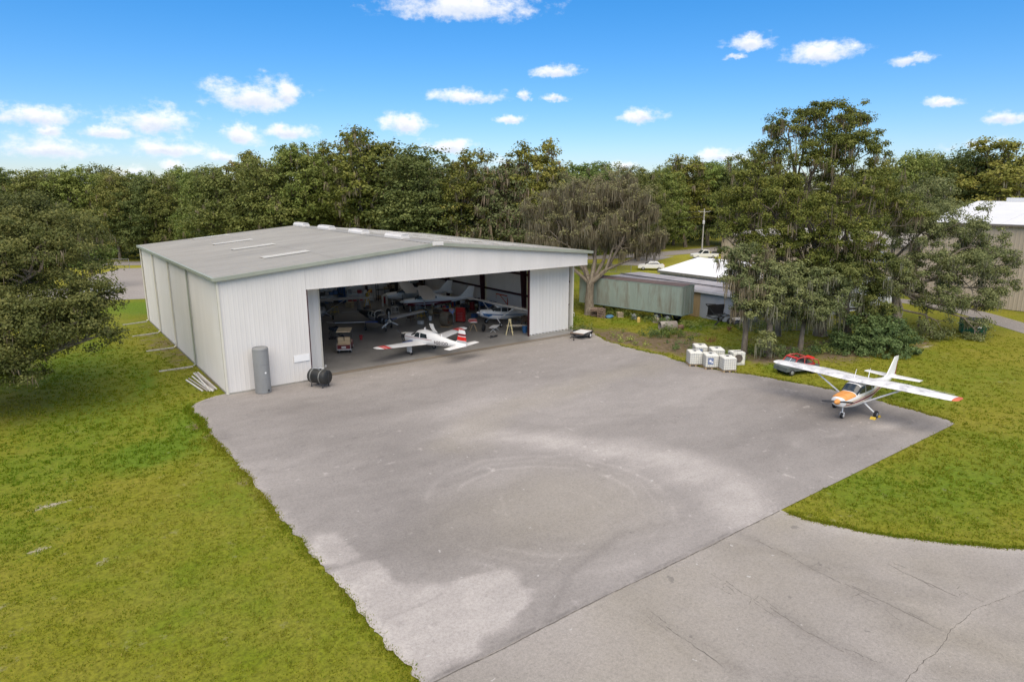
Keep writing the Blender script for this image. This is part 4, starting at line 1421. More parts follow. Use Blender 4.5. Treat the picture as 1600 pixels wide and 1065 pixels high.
def build_ibc():
    def make(lab, loc, rz, label_blue=False, stained=False):
        t = thing('liquid_tote', lab, 'tote', loc, rz, 'caged liquid totes on the edge of the apron')
        b = MB()
        w, d, hh = .50, .60, 1.0
        rings = []
        for z, s in ((.16, .93), (.2, 1), (1.0, 1), (1.09, .97), (1.12, .88)):
            rings.append([(w * s * x, d * s * y, z) for x, y in ((-1, -.9), (-.9, -1), (.9, -1), (1, -.9), (1, .9), (.9, 1), (-.9, 1), (-1, .9))])
        b.loft(rings); b.build('bottle', IBC_W, t)
        MB().lathe([(.11, 1.12), (.11, 1.16), (.02, 1.165)], (0, 0, 0), 'z', 12).build('cap', DARK, t)
        MB().box((.1, .25, 1.125), (.5, .18, .012)).build('cap_plate', M('grey_plastic', (.3, .3, .29), .6), t)
        c = MB()
        W, D = .515, .615
        for z in (.22, .40, .58, .76, .94, 1.05):
            c.tube([(-W, -D, z), (W, -D, z), (W, D, z), (-W, D, z), (-W, -D, z)], .011, 4, False)
        for i in range(7):
            u = -1 + 2 * i / 6
            for s in (-1, 1):
                c.tube([(u * W, s * D, .16), (u * W, s * D, 1.06)], .010, 4, False)
                c.tube([(s * W, u * D, .16), (s * W, u * D, 1.06)], .010, 4, False)
        c.tube([(-W, 0, 1.07), (W, 0, 1.12)], .014, 4)
        c.build('cage', M('cage_steel', (.36, .35, .33), .5, .15, 3), t)
        p = MB()
        for y in (-.52, -.2, .2, .52): p.box((0, y, .135), (1.04, .16, .03))
        for x in (-.45, 0, .45): p.box((x, 0, .06), (.12, 1.2, .12))
        p.build('pallet', WOODM, t)
        if label_blue:
            MB().box((-.12, -.632, .66), (.42, .01, .5)).build('label', LABEL_B, t)
            MB().box((-.16, -.640, .68), (.16, .008, .16), ry=.6).box((-.02, -.640, .58), (.10, .008, .12), ry=.3).build('label_print', PW, t)
        return t
    rz = R(-38)
    make('caged white liquid tote, first in the front row seen from the hangar', (31.73, -13.62, .03), rz)
    make('caged white liquid tote with a large faded blue label, middle of the front row', (32.00, -14.92, .03), rz, True)
    make('caged white liquid tote nearest the parked aeroplane in the front row', (32.33, -16.22, .03), rz + .12)
    make('caged white liquid tote with a blue label in the back row', (33.88, -12.47, 0), rz - .05, True)
    make('caged cream liquid tote in the middle of the back row', (34.03, -13.97, 0), rz)
    t = thing('liquid_tote', 'dirty white plastic tote lying open on its side behind the others by the tree', 'tote', (34.58, -15.47, 0), R(-30), 'caged liquid totes on the edge of the apron')
    b = MB(); b.box((0, 0, .55), (1.0, .9, 1.0)); b.build('bottle', IBC_W, t)
    hole = MB().lathe([(.30, 0), (.34, -.03), (.30, -.05), (.05, -.05)], (-.05, -.47, .6), 'y', 14); hole.build('opening', M('brown_stain', (.11, .09, .075), .8, .4, 3), t)
    hh = MB().lathe([(.22, 0), (.25, -.03), (.22, -.05), (.05, -.04)], (-.52, .1, .7), 'x', 12); hh.build('opening', M('brown_stain', (.11, .09, .075), .8), t)
    c = MB()
    for z in (.15, .5, .9):
        c.tube([(-.52, -.47, z), (.52, -.47, z), (.52, .47, z), (-.52, .47, z), (-.52, -.47, z)], .012, 4, False)
    for x in (-.5, -.15, .2, .5):
        c.tube([(x, -.47, .02), (x, -.47, 1.06)], .012, 4, False)
    c.build('cage', M('cage_steel', (.36, .35, .33), .5), t)
    MB().box((.1, 0, 1.06), (.8, .1, .04), rz=.2).build('lid', DARK, t)


build_ibc()


def build_trailer():
    t = thing('utility_trailer', 'small flat utility trailer with a white bed by the right corner of the hangar', 'trailer', (31.35, -.9, .03), R(200))
    f = MB().box((0, 0, .42), (2.0, 1.35, .10)); f.tube([(1.0, .5, .42), (1.9, 0, .38)], .04, 6).tube([(1.0, -.5, .42), (1.9, 0, .38)], .04, 6).tube([(1.85, 0, .38), (2.25, 0, .36)], .045, 6)
    f.build('frame', DARK, t)
    d = MB().box((0, 0, .50), (1.9, 1.25, .03)); d.build('bed', PW, t)
    MB().box((.97, 0, .52), (.06, 1.36, .10)).box((-.98, 0, .50), (.06, 1.36, .12)).build('end_board', M('weathered_board', (.25, .17, .12), .8), t)
    MB().box((0, .68, .50), (2.0, .04, .10)).box((0, -.68, .50), (2.0, .04, .10)).build('side_rail', DARK, t)
    MB().box((-.99, .4, .44), (.03, .25, .08)).box((-.99, -.4, .44), (.03, .25, .08)).build('tail_lamp', RED, t)
    for s in (-1, 1):
        add_wheel(t, 'wheel', (-.1, s * .80, .27), .27, .16, PW)
        g = MB()
        g.grid([[(-.1 + .34 * math.cos(a), s * y, .27 + .33 * math.sin(a)) for y in (.70, .90)] for a in np.linspace(.25, PI - .25, 8)])
        g.build('mudguard', DARK, t)
    MB().tube([(1.75, .1, .36), (1.75, .1, .05)], .03, 6).lathe([(.07, -.03), (.07, .03)], (1.75, .1, .07), 'y', 10).build('jockey_wheel', BLACK, t)


build_trailer()

SEMI_G = M('box_green', (.285, .335, .285), .6, .14, .8, dirt=(.17, .14, .10), dscale=.8, damt=.85, stretch=(1.6, 1.6, .3))
SEMI_ROOF = M('box_roof', (.12, .085, .075), .8, .25, .8)


def build_semi():
    A = Vector((43.31, -2.72)); B = Vector((40.82, 9.94))
    ang = math.atan2(B.y - A.y, B.x - A.x)
    L_, W_, z0, z1 = 12.9, 2.44, .98, 3.95
    t = thing('box_trailer', 'long weathered pale green box trailer body parked beside the dirt patch', 'trailer', (A.x, A.y, 0), ang)
    # local x along the length, local y to the left; box extends to -y
    n = 10
    for i in range(n):
        a, b = L_ * i / n, L_ * (i + 1) / n
        MB().box(((a + b) / 2, -.03, (z0 + z1) / 2), (b - a - .012, .06, z1 - z0 - .16)).build('side_panel', SEMI_G, t)
    for i in range(n + 1):
        MB().box((min(max(L_ * i / n, .02), L_ - .02), .012, (z0 + z1) / 2), (.03, .03, z1 - z0 - .18)).build('rib', SEMI_G, t)
    MB().box((L_ / 2, -W_ / 2, (z0 + z1) / 2), (L_ - .1, W_ - .13, z1 - z0 - .1)).build('inner_body', SEMI_G, t)
    for y in (0, -W_):
        MB().box((L_ / 2, y - (.03 if y == 0 else -.03), z1 - .04), (L_, .09, .09)).box((L_ / 2, y - (.03 if y == 0 else -.03), z0 + .04), (L_, .09, .10)).build('rail', M('rail_green', (.23, .29, .25), .6, .15), t)
    for s in (0, 1):
        d = MB().box((-.035, -W_ / 4 - s * W_ / 2, (z0 + z1) / 2), (.05, W_ / 2 - .03, z1 - z0 - .12))
        o = d.build('rear_door', SEMI_G, t)
        MB().tube([(-.08, -W_ / 4 - s * W_ / 2 + .2, z0 + .1), (-.08, -W_ / 4 - s * W_ / 2 + .2, z1 - .1)], .018, 6).build('lock_rod', ALU, o)
    MB().box((-.03, -W_ / 2, z1 - .03), (.08, W_, .10)).box((-.03, -W_ / 2, z0 + .03), (.08, W_, .12)).build('door_header', M('rail_green', (.23, .29, .25), .6), t)
    r = MB()
    P = [[(x, -W_ * u, z1 + .03 + .05 * math.sin(PI * u)) for u in np.linspace(0, 1, 7)] for x in np.linspace(0, L_, 12)]
    r.grid(P); r.build('roof', SEMI_ROOF, t)
    ch = MB().box((L_ / 2, -.7, z0 - .12), (L_ - .4, .12, .2)).box((L_ / 2, -W_ + .7, z0 - .12), (L_ - .4, .12, .2)); ch.build('chassis', DARK, t)
    for x in (1.6, 2.9):
        for y in (-.25, -W_ + .25):
            add_wheel(t, 'wheel', (x, y, .48), .48, .28)
    for y in (-.6, -W_ + .6):
        MB().box((L_ - 3, y, .45), (.12, .12, .9)).box((L_ - 3, y, .03), (.3, .3, .06)).build('landing_leg', DARK, t)


build_semi()


def build_sheds():
    # white roofed shed beyond the trailer
    roof_w = M('white_roof', (.80, .80, .79), .5, .03, .6)
    wall_w = M('shed_wall', (.60, .63, .66), .6, .06, .6)
    t = thing('white_shed', 'long low shed with a bright white pitched metal roof beyond the trailer', 'shed', (0, 0, 0))
    x0, x1, y0, y1 = 58.9, 75.2, -9, 13.8
    xr = (x0 + x1) / 2
    for a, b in ((x0 - .3, xr), (xr, x1 + .3)):
        for i in range(4):
            ya, yb = y0 - .2 + (y1 - y0 + .4) * i / 4, y0 - .2 + (y1 - y0 + .4) * (i + 1) / 4 - .015
            za, zb = (3.0, 4.25) if a < xr else (4.25, 3.0)
            m = MB(); m.add([(a, ya, za), (b, ya, zb), (b, yb, zb), (a, yb, za), (a, ya, za - .08), (b, ya, zb - .08), (b, yb, zb - .08), (a, yb, za - .08)],
                            [(0, 1, 2, 3), (7, 6, 5, 4), (0, 4, 5, 1), (1, 5, 6, 2), (2, 6, 7, 3), (3, 7, 4, 0)])
            m.build('roof_panel', roof_w, t)
    f = lambda v: (lambda x, y: v)
    ribbed(MB(), (x0, y1), (x0, y0), f(0), f(2.9)).build('wall', wall_w, t)
    ribbed(MB(), (x0, y0), (x1, y0), f(0), lambda x, y: 2.95 + 1.2 * (1 - abs(x - xr) / (xr - x0))).build('gable_wall', wall_w, t)
    ribbed(MB(), (x1, y1), (x0, y1), f(0), lambda x, y: 2.95 + 1.2 * (1 - abs(x - xr) / (xr - x0))).build('gable_wall', wall_w, t)
    MB().box((x0 - .30, (y0 + y1) / 2, 2.84), (.06, y1 - y0 + .4, .32)).build('fascia', M('fascia_grey', (.26, .255, .22), .7, .2), t)
    for y in (-6.5, -3.2, 6):
        MB().box((x0 - .04, y, 1.5), (.04, 1.1, .9)).build('window', GLASS, t)
    # long flat roofed cabin between it and the trailer
    c = thing('flat_cabin', 'long flat grey roofed cabin with tan timber side between the trailer and the white shed', 'cabin', (0, 0, 0))
    gx0, gx1, gy0, gy1 = 48.4, 54.6, -5.4, 13.5
    roof_g = M('flat_roof_grey', (.40, .38, .39), .8, .15, .4, dirt=(.22, .2, .2), damt=.6)
    MB().box(((gx0 + 51.3) / 2 - .1, (gy0 + gy1) / 2, 2.94), (51.3 - gx0 + .5, gy1 - gy0 + .4, .14)).build('roof', roof_g, c)
    MB().box(((gx1 + 51.3) / 2, (gy0 + gy1) / 2, 3.02), (gx1 - 51.3 + .4, gy1 - gy0 + .4, .12)).build('roof', roof_g, c)
    MB().box((51.3, (gy0 + gy1) / 2, 3.10), (.10, gy1 - gy0 + .4, .12)).build('roof_edge', DARK, c)
    MB().box((gx0 - .38, (gy0 + gy1) / 2, 2.90), (.05, gy1 - gy0 + .4, .24)).build('roof_edge', M('edge_pale', (.55, .54, .56), .7), c)
    MB().box(((gx0 + gx1) / 2, (gy0 + gy1) / 2 + .1, 1.43), (gx1 - gx0 - .2, gy1 - gy0 - .3, 2.86)).build('core', M('core_brown', (.2, .16, .12), .8), c)
    plank = M('tan_siding', (.40, .29, .16), .75, .15, 3, stretch=(3, 3, .2))
    blue = M('blue_grey_siding', (.33, .35, .39), .6, .08, 1)
    n = 6
    for i in range(n):
        x = gx0 + .1 + 1.45 * (i + .5) / n
        MB().box((x, gy0 + .06, 1.42), (1.45 / n - .02, .06, 2.8)).build('plank', plank, c)
    for i in range(6):
        x = gx0 + 1.6 + (gx1 - gx0 - 1.65) * (i + .5) / 6
        MB().box((x, gy0 + .06, 1.42), ((gx1 - gx0 - 1.65) / 6 - .015, .06, 2.8)).build('wall_panel', blue, c)
    for i in range(9):
        y = gy0 + .2 + (gy1 - gy0 - .3) * (i + .5) / 9
        MB().box((gx0 + .05, y, 1.42), (.06, (gy1 - gy0 - .3) / 9 - .02, 2.8)).build('wall_panel', blue if y < -1.2 else plank, c)
    ac = MB().box((gx0 + 1.15, gy0 - .12, 1.75), (.62, .36, .42)); o = ac.build('air_conditioner', M('ac_grey', (.55, .55, .54), .5), c)
    MB().box((gx0 + 1.15, gy0 - .31, 1.75), (.5, .02, .3)).build('grille', DARK, o)
    # tan hangar far right
    tan = M('tan_steel', (.43, .36, .27), .55, .05, .6, stretch=(2, 2, .3))
    b = thing('tan_hangar', 'big tan metal hangar with a pale roof behind the right hand trees', 'hangar', (0, 0, 0))
    bx, by0, by1 = 80.8, -75, -9.2
    xr2 = 97
    ys = np.linspace(by1, by0, 9)
    for a, c_ in zip(ys[:-1], ys[1:]):
        ribbed(MB(), (bx, a - .015), (bx, c_ + .015), f(.05), f(9.65), rib=.4).build('wall_panel', tan, b)
        m = MB(); m.add([(bx - .35, a, 9.72), (xr2, a, 12.05), (xr2, c_ + .03, 12.05), (bx - .35, c_ + .03, 9.72), (bx - .35, a, 9.6), (xr2, a, 11.93), (xr2, c_ + .03, 11.93), (bx - .35, c_ + .03, 9.6)],
                        [(0, 1, 2, 3), (7, 6, 5, 4), (0, 4, 5, 1), (1, 5, 6, 2), (2, 6, 7, 3), (3, 7, 4, 0)])
        m.build('roof_panel', M('pale_roof', (.66, .66, .655), .5, .04, .5), b)
        m = MB(); m.add([(xr2, a, 12.05), (xr2 * 2 - bx, a, 9.72), (xr2 * 2 - bx, c_ + .03, 9.72), (xr2, c_ + .03, 12.05)], [(0, 1, 2, 3)]); m.build('roof_panel', M('pale_roof', (.66, .66, .655), .5), b)
    ribbed(MB(), (xr2 * 2 - bx, by1), (bx, by1), f(.05), lambda x, y: 9.65 + 2.3 * (1 - abs(x - xr2) / (xr2 - bx)), rib=.4).build('gable_wall', tan, b)
    MB().box((bx - .38, (by0 + by1) / 2, 9.58), (.14, by1 - by0, .22)).build('gutter', M('dark_gutter', (.16, .14, .12), .5), b)
    for y in (-14.8, -20.5, -26.5):
        MB().box((xr2, y, 12.25), (.9, 4.4, .5)).build('ridge_vent', M('pale_roof', (.66, .66, .655), .5), b)
    # second tan building further off, glimpsed through the trees
    b2 = thing('beige_building', 'beige metal building with a pale door glimpsed through the trees left of the tan hangar', 'building', (0, 0, 0))
    ribbed(MB(), (86, 24), (86, -6), f(.05), f(6.2), rib=.5).build('wall', tan, b2)
    ribbed(MB(), (86, -6), (104, -6), f(.05), f(6.2), rib=.5).build('wall', tan, b2)
    MB().box((95, 9, 6.4), (18.6, 30.6, .3), ry=-.03).build('roof', M('tan_roof', (.36, .33, .29), .6, .08, .6), b2)
    MB().box((85.9, -2.2, 4.4), (.08, 1.6, 1.6)).build('window', M('pale_panel', (.55, .58, .66), .4), b2)
    MB().box((85.9, 4, 1.6), (.08, 2.6, 3.2)).build('door', M('pale_panel', (.55, .58, .66), .4), b2)


build_sheds()


def build_vehicles():
    def car(name, label, cat, loc, rz, paint, pickup=False, scale=1.0):
        t = thing(name, label, cat, loc, rz, None, scale)
        w = .92
        b = MB()
        prof = [(-2.6, .45), (-2.65, .95), (-2.55, 1.08), (1.1, 1.10), (2.4, .98), (2.6, .80), (2.62, .45)] if pickup else [(-2.15, .40), (-2.25, .85), (-2.0, 1.0), (.9, .98), (2.05, .82), (2.2, .6), (2.2, .38)]
        b.loft([[(x, y, z) for x, z in prof] for y in (-w, -w + .08, w - .08, w)])
        b.build('body', paint, t)
        cab = [(-.75, 1.08), (-.65, 1.78), (.35, 1.80), (1.05, 1.10)] if pickup else [(-1.7, .98), (-1.1, 1.42), (.1, 1.45), (1.0, .98)]
        c = MB(); c.loft([[(x, y * (1 - .12 * (z > 1.2)), z) for x, z in cab] for y in (-.84, .84)]); c.build('cab', paint, t)
        xs = sorted(p[0] for p in cab)
        for s in (-1, 1):
            g = MB(); zt = cab[1][1] - .1; zb = cab[0][1] + .05
            g.poly([(cab[0][0] + .15, s * .845, zb), (cab[1][0] + .1, s * .765, zt), (cab[2][0] - .05, s * .765, zt), (cab[3][0] - .2, s * .845, zb)])
            g.build('side_window', GLASS, t)
        (xa, za), (xb, zb) = cab[2], cab[3]
        g = MB().poly([(xa + .08, -.68, za - .06), (xa + .08, .68, za - .06), (xb + .0, .76, zb + .06), (xb + .0, -.76, zb + .06)]); g.build('windshield', GLASS, t)
        (xa, za), (xb, zb) = cab[1], cab[0]
        g = MB().poly([(xa - .03, .66, za - .1), (xa - .03, -.66, za - .1), (xb - .02, -.72, zb + .08), (xb - .02, .72, zb + .08)]); g.build('rear_window', GLASS, t)
        if pickup:
            MB().box((-1.7, 0, 1.075), (1.65, 1.5, .03)).build('load_bed', DARK, t)
        fx = prof[-2][0]
        for s in (-1, 1):
            MB().box((fx - .02, s * .66, prof[-2][1] + .08), (.06, .3, .16)).build('headlight', PW, t)
            MB().box((prof[1][0] + .02, s * .78, prof[1][1] - .02), (.06, .14, .26)).build('tail_lamp', RED, t)
            for x in (-1.5 if pickup else -1.35, 1.65 if pickup else 1.35):
                add_wheel(t, 'wheel', (x, s * .82, .36 if pickup else .31), .36 if pickup else .31, .22)
        return t
    car('pickup_truck', 'white pickup truck with dark windows on the road edge below the utility pole', 'pickup truck', (100.6, 38.6, .02), R(150), M('car_white', (.75, .75, .74), .3, .03), True)
    car('parked_car', 'dark grey car half hidden by leaves to the right of the white pickup', 'car', (108.8, 40.2, .02), R(120), M('car_dark', (.05, .05, .055), .3))
    car('parked_car', 'white car parked on the drive behind the left hand oak', 'car', (-2.6, 56.4, .03), R(20), M('car_white', (.75, .75, .74), .3))
    car('parked_car', 'white car parked between the mossy oak and the white shed', 'car', (77.5, 32.0, .03), R(135), M('car_white', (.75, .75, .74), .3))
    # stripped red truck cab frame behind the wing tip
    t = thing('red_truck_cab', 'stripped red open truck cab without doors on the grass behind the aeroplane wing', 'truck cab', (36.1, -19.7, 0), R(163), None, .8)
    rd_ = M('worn_red', (.42, .03, .028), .45, .25, 2, dirt=(.45, .22, .18), dscale=2, damt=.6)
    b = MB()
    b.loft([[(x, y, z) for x, z in ((-1.9, .42), (-1.9, .85), (-.9, .92), (.9, .92), (1.9, .80), (1.95, .42))] for y in (-.85, .85)])
    b.build('lower_body', M('grey_green_sill', (.10, .115, .11), .6, .2, 2), t)
    fr_ = MB()
    for s in (-1, 1):
        fr_.tube([(1.15, s * .8, .9), (.65, s * .72, 1.55), (.2, s * .7, 1.66), (-.6, s * .7, 1.64), (-.9, s * .74, 1.5), (-1.35, s * .8, .88)], .055, 6)
        fr_.tube([(-.15, s * .8, .9), (-.2, s * .7, 1.64)], .05, 6)
        fr_.tube([(-.9, s * .74, 1.5), (-1.7, s * .8, 1.3), (-1.88, s * .8, .85)], .05, 6)
        fr_.box((-.7, s * .84, .98), (1.3, .05, .16))
    fr_.tube([(.65, -.72, 1.55), (.65, .72, 1.55)], .06, 6).tube([(-.9, -.74, 1.5), (-.9, .74, 1.5)], .05, 6).tube([(-1.7, -.8, 1.3), (-1.7, .8, 1.3)], .05, 6).tube([(1.15, -.8, .92), (1.15, .8, .92)], .05, 6)
    fr_.build('cab_frame', rd_, t)
    MB().box((.62, 0, 1.60), (.22, 1.36, .05), ry=.5).build('roof_rim', rd_, t)
    MB().box((-1.3, .1, 1.42), (.5, .9, .05), ry=.3).build('roof_flap', RED, t)
    g = MB().poly([(1.12, -.66, .97), (1.12, .66, .97), (.70, .60, 1.48), (.70, -.60, 1.48)]); g.build('windshield', M('dusty_glass', (.10, .14, .16), .15), t)
    MB().tube([(1.13, 0, .95), (.69, 0, 1.5)], .03, 6).build('windshield_post', ALU, t)
    MB().box((-.3, 0, 1.0), (.5, 1.3, .25)).box((-.55, 0, 1.2), (.14, 1.3, .4)).build('seat', DARK, t)
    for x in (-1.25, 1.25):
        for s in (-1, 1):
            add_wheel(t, 'wheel', (x, s * .78, .32), .32, .2)
    # dumpster
    d = thing('dumpster', 'dark green metal dumpster on the grass at the far right, under a drooping branch', 'dumpster', (62.9, -22.0, 0), R(-62))
    gr = M('dumpster_green', (.010, .095, .055), .5, .2, 2)
    b = MB(); b.loft([[(-1.05 * s, -.75 * s2, z), (1.05 * s, -.75 * s2, z), (1.05 * s, .75, z), (-1.05 * s, .75, z)] for z, s, s2 in ((.12, .96, .8), (1.1, 1, 1), (1.35, 1, 1))]); b.build('bin', gr, d)
    MB().box((-.5, 0, 1.40), (1.0, 1.5, .05), rx=.05).box((.53, 0, 1.40), (1.0, 1.5, .05), rx=.05).build('lid', DARK, d)
    MB().box((1.10, -.1, .85), (.10, 1.0, .14)).box((-1.10, -.1, .85), (.10, 1.0, .14)).build('fork_pocket', gr, d)
    MB().box((.4, -.79, .85), (.35, .02, .3), rx=-.1).build('placard', PW, d)
    for x in (-.8, .8):
        for y in (-.5, .6):
            MB().lathe([(.09, -.03), (.09, .03)], (x, y, .09), 'y', 10).build('caster', BLACK, d)


build_vehicles()


def build_street():
    # utility pole with transformer and wires
    p = thing('utility_pole', 'grey utility pole with a transformer can beside the far road', 'utility pole', (116.3, 51.3, 0))
    gz = M('pole_grey', (.40, .385, .35), .8, .12, 2, stretch=(1, 1, .2))
    MB().tube([(0, 0, 0), (0, 0, 9.4)], [.17, .11], 10).build('pole', gz, p, True)
    MB().box((0, 0, 8.7), (.12, 2.2, .12), rz=.6).build('cross_arm', gz, p)
    MB().lathe([(.05, 0), (.24, .02), (.26, .1), (.26, .8), (.2, .88), (.03, .9)], (-.28, -.2, 5.9), 'z', 14).build('transformer', M('transformer_grey', (.5, .5, .5), .5), p, True)
    for k in (-1, 0, 1):
        MB().lathe([(.05, 0), (.07, .05), (.04, .16)], (-.55 * k * 1.6, .8 * k * 1.05, 8.78), 'z', 8).build('insulator', PW, p)
    a = Vector((116.3, 51.3, 0))
    for nm, z, off in (('upper', 8.85, 0), ('middle', 7.6, 0), ('lower', 5.6, .2)):
        for side, end in (('towards the hangar', Vector((62, 70, 0))), ('away to the right', Vector((190, 58, 0)))):
            pts = []
            for i in range(13):
                u = i / 12
                q = a.lerp(end, u)
                pts.append((q.x, q.y + off, z - 1.2 * 4 * u * (1 - u) * .6))
            one('power_line', MB().tube(pts, .028, 4), DARK, f'thin dark {nm} power line from the utility pole running {side}', 'wire')
    # mailbox by the road
    m = thing('mailbox', 'black mailbox on a post at the roadside beyond the white pickup', 'mailbox', (117.8, 45.6, 0), .5)
    MB().box((0, 0, .65), (.14, .14, 1.3)).build('post', WOODM, m)
    o = MB().prism([(-.22, 0), (.22, 0), (.22, .28), (.13, .42), (-.13, .42), (-.22, .28)], -.45, .45).build('letter_box', DARK, m)
    o.rotation_euler = (PI / 2, 0, 0); o.location = (0, 0, 1.3)
    # mesh fence by the far drive
    def fence(name, label, pts, hh=1.5, posts=2.6):
        t = thing(name, label, 'fence', (0, 0, 0))
        pts = [Vector(q) for q in pts]
        for p0, p1 in zip(pts[:-1], pts[1:]):
            n = max(1, int(round((p1 - p0).length / posts)))
            for i in range(n):
                q0 = p0.lerp(p1, i / n); q1 = p0.lerp(p1, (i + 1) / n)
                MB().tube([(q0.x, q0.y, 0), (q0.x, q0.y, hh)], .05, 6).build('post', GALV, t)
                m = MB()
                for z in (.05, hh - .05): m.tube([(q0.x, q0.y, z), (q1.x, q1.y, z)], .03, 4)
                k = 9
                for j in range(1, k):
                    w = q0.lerp(q1, j / k); m.tube([(w.x, w.y, .05), (w.x, w.y, hh - .05)], .010, 3, False)
                for j in range(1, 5):
                    m.tube([(q0.x, q0.y, hh * j / 5), (q1.x, q1.y, hh * j / 5)], .010, 3, False)
                m.build('mesh_panel', GALV, t)
            MB().tube([(p1.x, p1.y, 0), (p1.x, p1.y, hh)], .05, 6).build('post', GALV, t)
        return t
    fence('mesh_fence', 'grey wire mesh fence by the drive beyond the left oak', [(-3, 93.5), (1.8, 90.4), (5.0, 88.2)], 1.7)
    fence('mesh_fence', 'low wire mesh fence across the sunny grass behind the mossy oak', [(58, 43.5), (66.5, 36.5), (71.5, 31.0)], 1.4)
    fence('wire_fence', 'short dark wire fence on the grass before the white shed under the trees', [(46.5, -8.5), (52.5, -12.5), (60, -16.5)], 1.1, 2.2)


build_street()


def build_yard():
    rd = random.Random(11)
    wood = M('old_pallet_wood', (.24, .17, .13), .85, .25, 3)
    pal = thing('pallet_stack', 'heap of broken brown pallets against the mossy oak trunk', 'pallets', (40.0, 6.0, 0), R(20))
    for k in range(6):
        m = MB()
        for i in range(5):
            m.box((-.5 + .25 * i, 0, .05 + .15 * k), (.14, 1.15, .025))
        m.box((0, -.5, .0 + .15 * k + .01), (1.1, .09, .09)).box((0, .5, .15 * k + .01), (1.1, .09, .09))
        o = m.build('pallet', wood, pal); o.rotation_euler = (rd.uniform(-.08, .08), rd.uniform(-.08, .08), rd.uniform(-.25, .25)); o.location = (rd.uniform(-.12, .12), rd.uniform(-.1, .1), .05)
    lean = MB()
    for i in range(5): lean.box((0, 0, -.5 + .25 * i), (1.1, .03, .12))
    lean.box((-.45, .05, 0), (.09, .08, 1.1)).box((.45, .05, 0), (.09, .08, 1.1))
    one('pallet', lean, wood, 'single brown pallet leaning upright beside the pallet heap', 'pallet', loc=(39.6, 5.0, .55), rz=R(100))
    one('tarpaulin', MB().blob((0, 0, .12), (.55, .45, .22), 3, .35, 10, 5), M('blue_tarp', (.06, .16, .27), .6, .2, 3), 'crumpled blue tarpaulin on the grass beside the pallets', 'tarpaulin', loc=(40.4, 4.6, 0))
    jars = [('crate', 'grey wooden crate in the shade under the trailer, nearest the mossy oak', (41.0, 6.9), (.9, .7, .55), M('crate_grey', (.30, .28, .25), .8)),
            ('cardboard_box', 'sagging tan box under the middle of the trailer', (41.7, 4.3), (.8, .6, .5), M('box_tan', (.40, .32, .22), .8)),
            ('machine_part', 'dark grey machine part among weeds under the trailer', (41.9, 2.4), (.7, .6, .5), M('machine_grey', (.22, .23, .23), .6)),
            ('plastic_drum', 'yellow plastic can standing in the grass in front of the trailer', (41.0, .9), (.32, .32, .55), M('yellow_can', (.60, .42, .12), .5)),
            ('crate', 'pale crate under the trailer beside the yellow can', (42.6, -.1), (.8, .6, .42), M('crate_pale', (.42, .36, .28), .8)),
            ('board', 'white board lying under the trailer near its doors', (43.1, -1.4), (1.1, .6, .12), M('board_white', (.56, .54, .50), .7))]
    for nm, lab, (x, y), s, mt in jars:
        m = MB()
        if nm == 'plastic_drum':
            m.lathe([(.05, 0), (.17, .01), (.18, .05), (.18, .45), (.14, .52), (.05, .55), (.05, .6)], n=12)
        elif nm == 'machine_part':
            m.box((0, 0, .2), (.6, .5, .3)).lathe([(.22, -.3), (.22, .3)], (0, 0, .38), 'x', 12).tube([(.1, .2, .3), (.4, .3, .55)], .05, 6)
        elif nm == 'board':
            m.box((0, 0, .10), s, ry=.06).box((.2, .3, .03), (.08, .5, .06))
        else:
            n = 4
            for i in range(n):
                z = s[2] * (i + .5) / n
                m.box((0, 0, z), (s[0] - .02 * (i % 2), s[1] - .02 * (i % 2), s[2] / n - .012))
            m.box((-s[0] / 2 + .05, 0, s[2] / 2), (.08, s[1] + .04, s[2] + .02)).box((s[0] / 2 - .05, 0, s[2] / 2), (.08, s[1] + .04, s[2] + .02))
        one(nm, m, mt, lab, nm.replace('_', ' ').split()[-1], loc=(x, y, 0), rz=rd.uniform(-.4, 1.9))
    # rusty pipe / culvert section
    cv = MB()
    n = 20
    rg = []
    for x, r in ((-.85, .46), (-.83, .50), (.83, .50), (.85, .46), (.85, .40), (.3, .38), (-.85, .38)):
        rg.append([(x, r * math.cos(2 * PI * k / n), .5 + r * math.sin(2 * PI * k / n)) for k in range(n)])
    cv.loft(rg, False)
    one('culvert_pipe', cv, M('old_culvert', (.30, .27, .23), .85, .25, 1.5, dirt=(.16, .10, .07), damt=.8), 'short fat weathered pipe section lying on the dirt in front of the trailer', 'pipe', smooth=True, loc=(40.2, -3.7, -.03), rz=R(-28))
    one('log_end', MB().tube([(-.6, 0, .3), (.3, .1, .28)], [.28, .26], 12), M('log_brown', (.20, .12, .08), .9, .3, 4), 'stub of brown log at the mouth of the pipe section', 'log', loc=(41.4, -4.3, 0))
    one('clay_pot', MB().lathe([(.12, 0), (.22, .3), (.24, .36), (.20, .36), (.12, .1)], n=12), M('clay', (.36, .16, .08), .8), 'small orange brown pot on the bright grass left of the trees', 'pot', loc=(45.2, -7.2, 0))
    br = MB()
    for i in range(26):
        a = rd.uniform(0, 6.28); x, y = rd.uniform(-.5, .5), rd.uniform(-.3, .3)
        br.tube([(x, y, 0), (x + .35 * math.cos(a), y + .35 * math.sin(a), rd.uniform(.15, .75))], [.02, .008], 3)
    one('dead_brush', br, M('dead_brown', (.20, .085, .04), .9), 'reddish brown dead brush on the bare ground before the liquid totes', 'brush', loc=(39.5, -9.2, 0))
    # junk beyond the trailer doors
    f = thing('trailer_frame', 'rusty black trailer frame leaning among junk at the end of the cabin', 'trailer frame', (47.6, -4.6, 0), R(-20))
    m = MB()
    for y in (-.6, .6): m.tube([(-1.5, y, .75), (1.6, y, 1.0)], .06, 6)
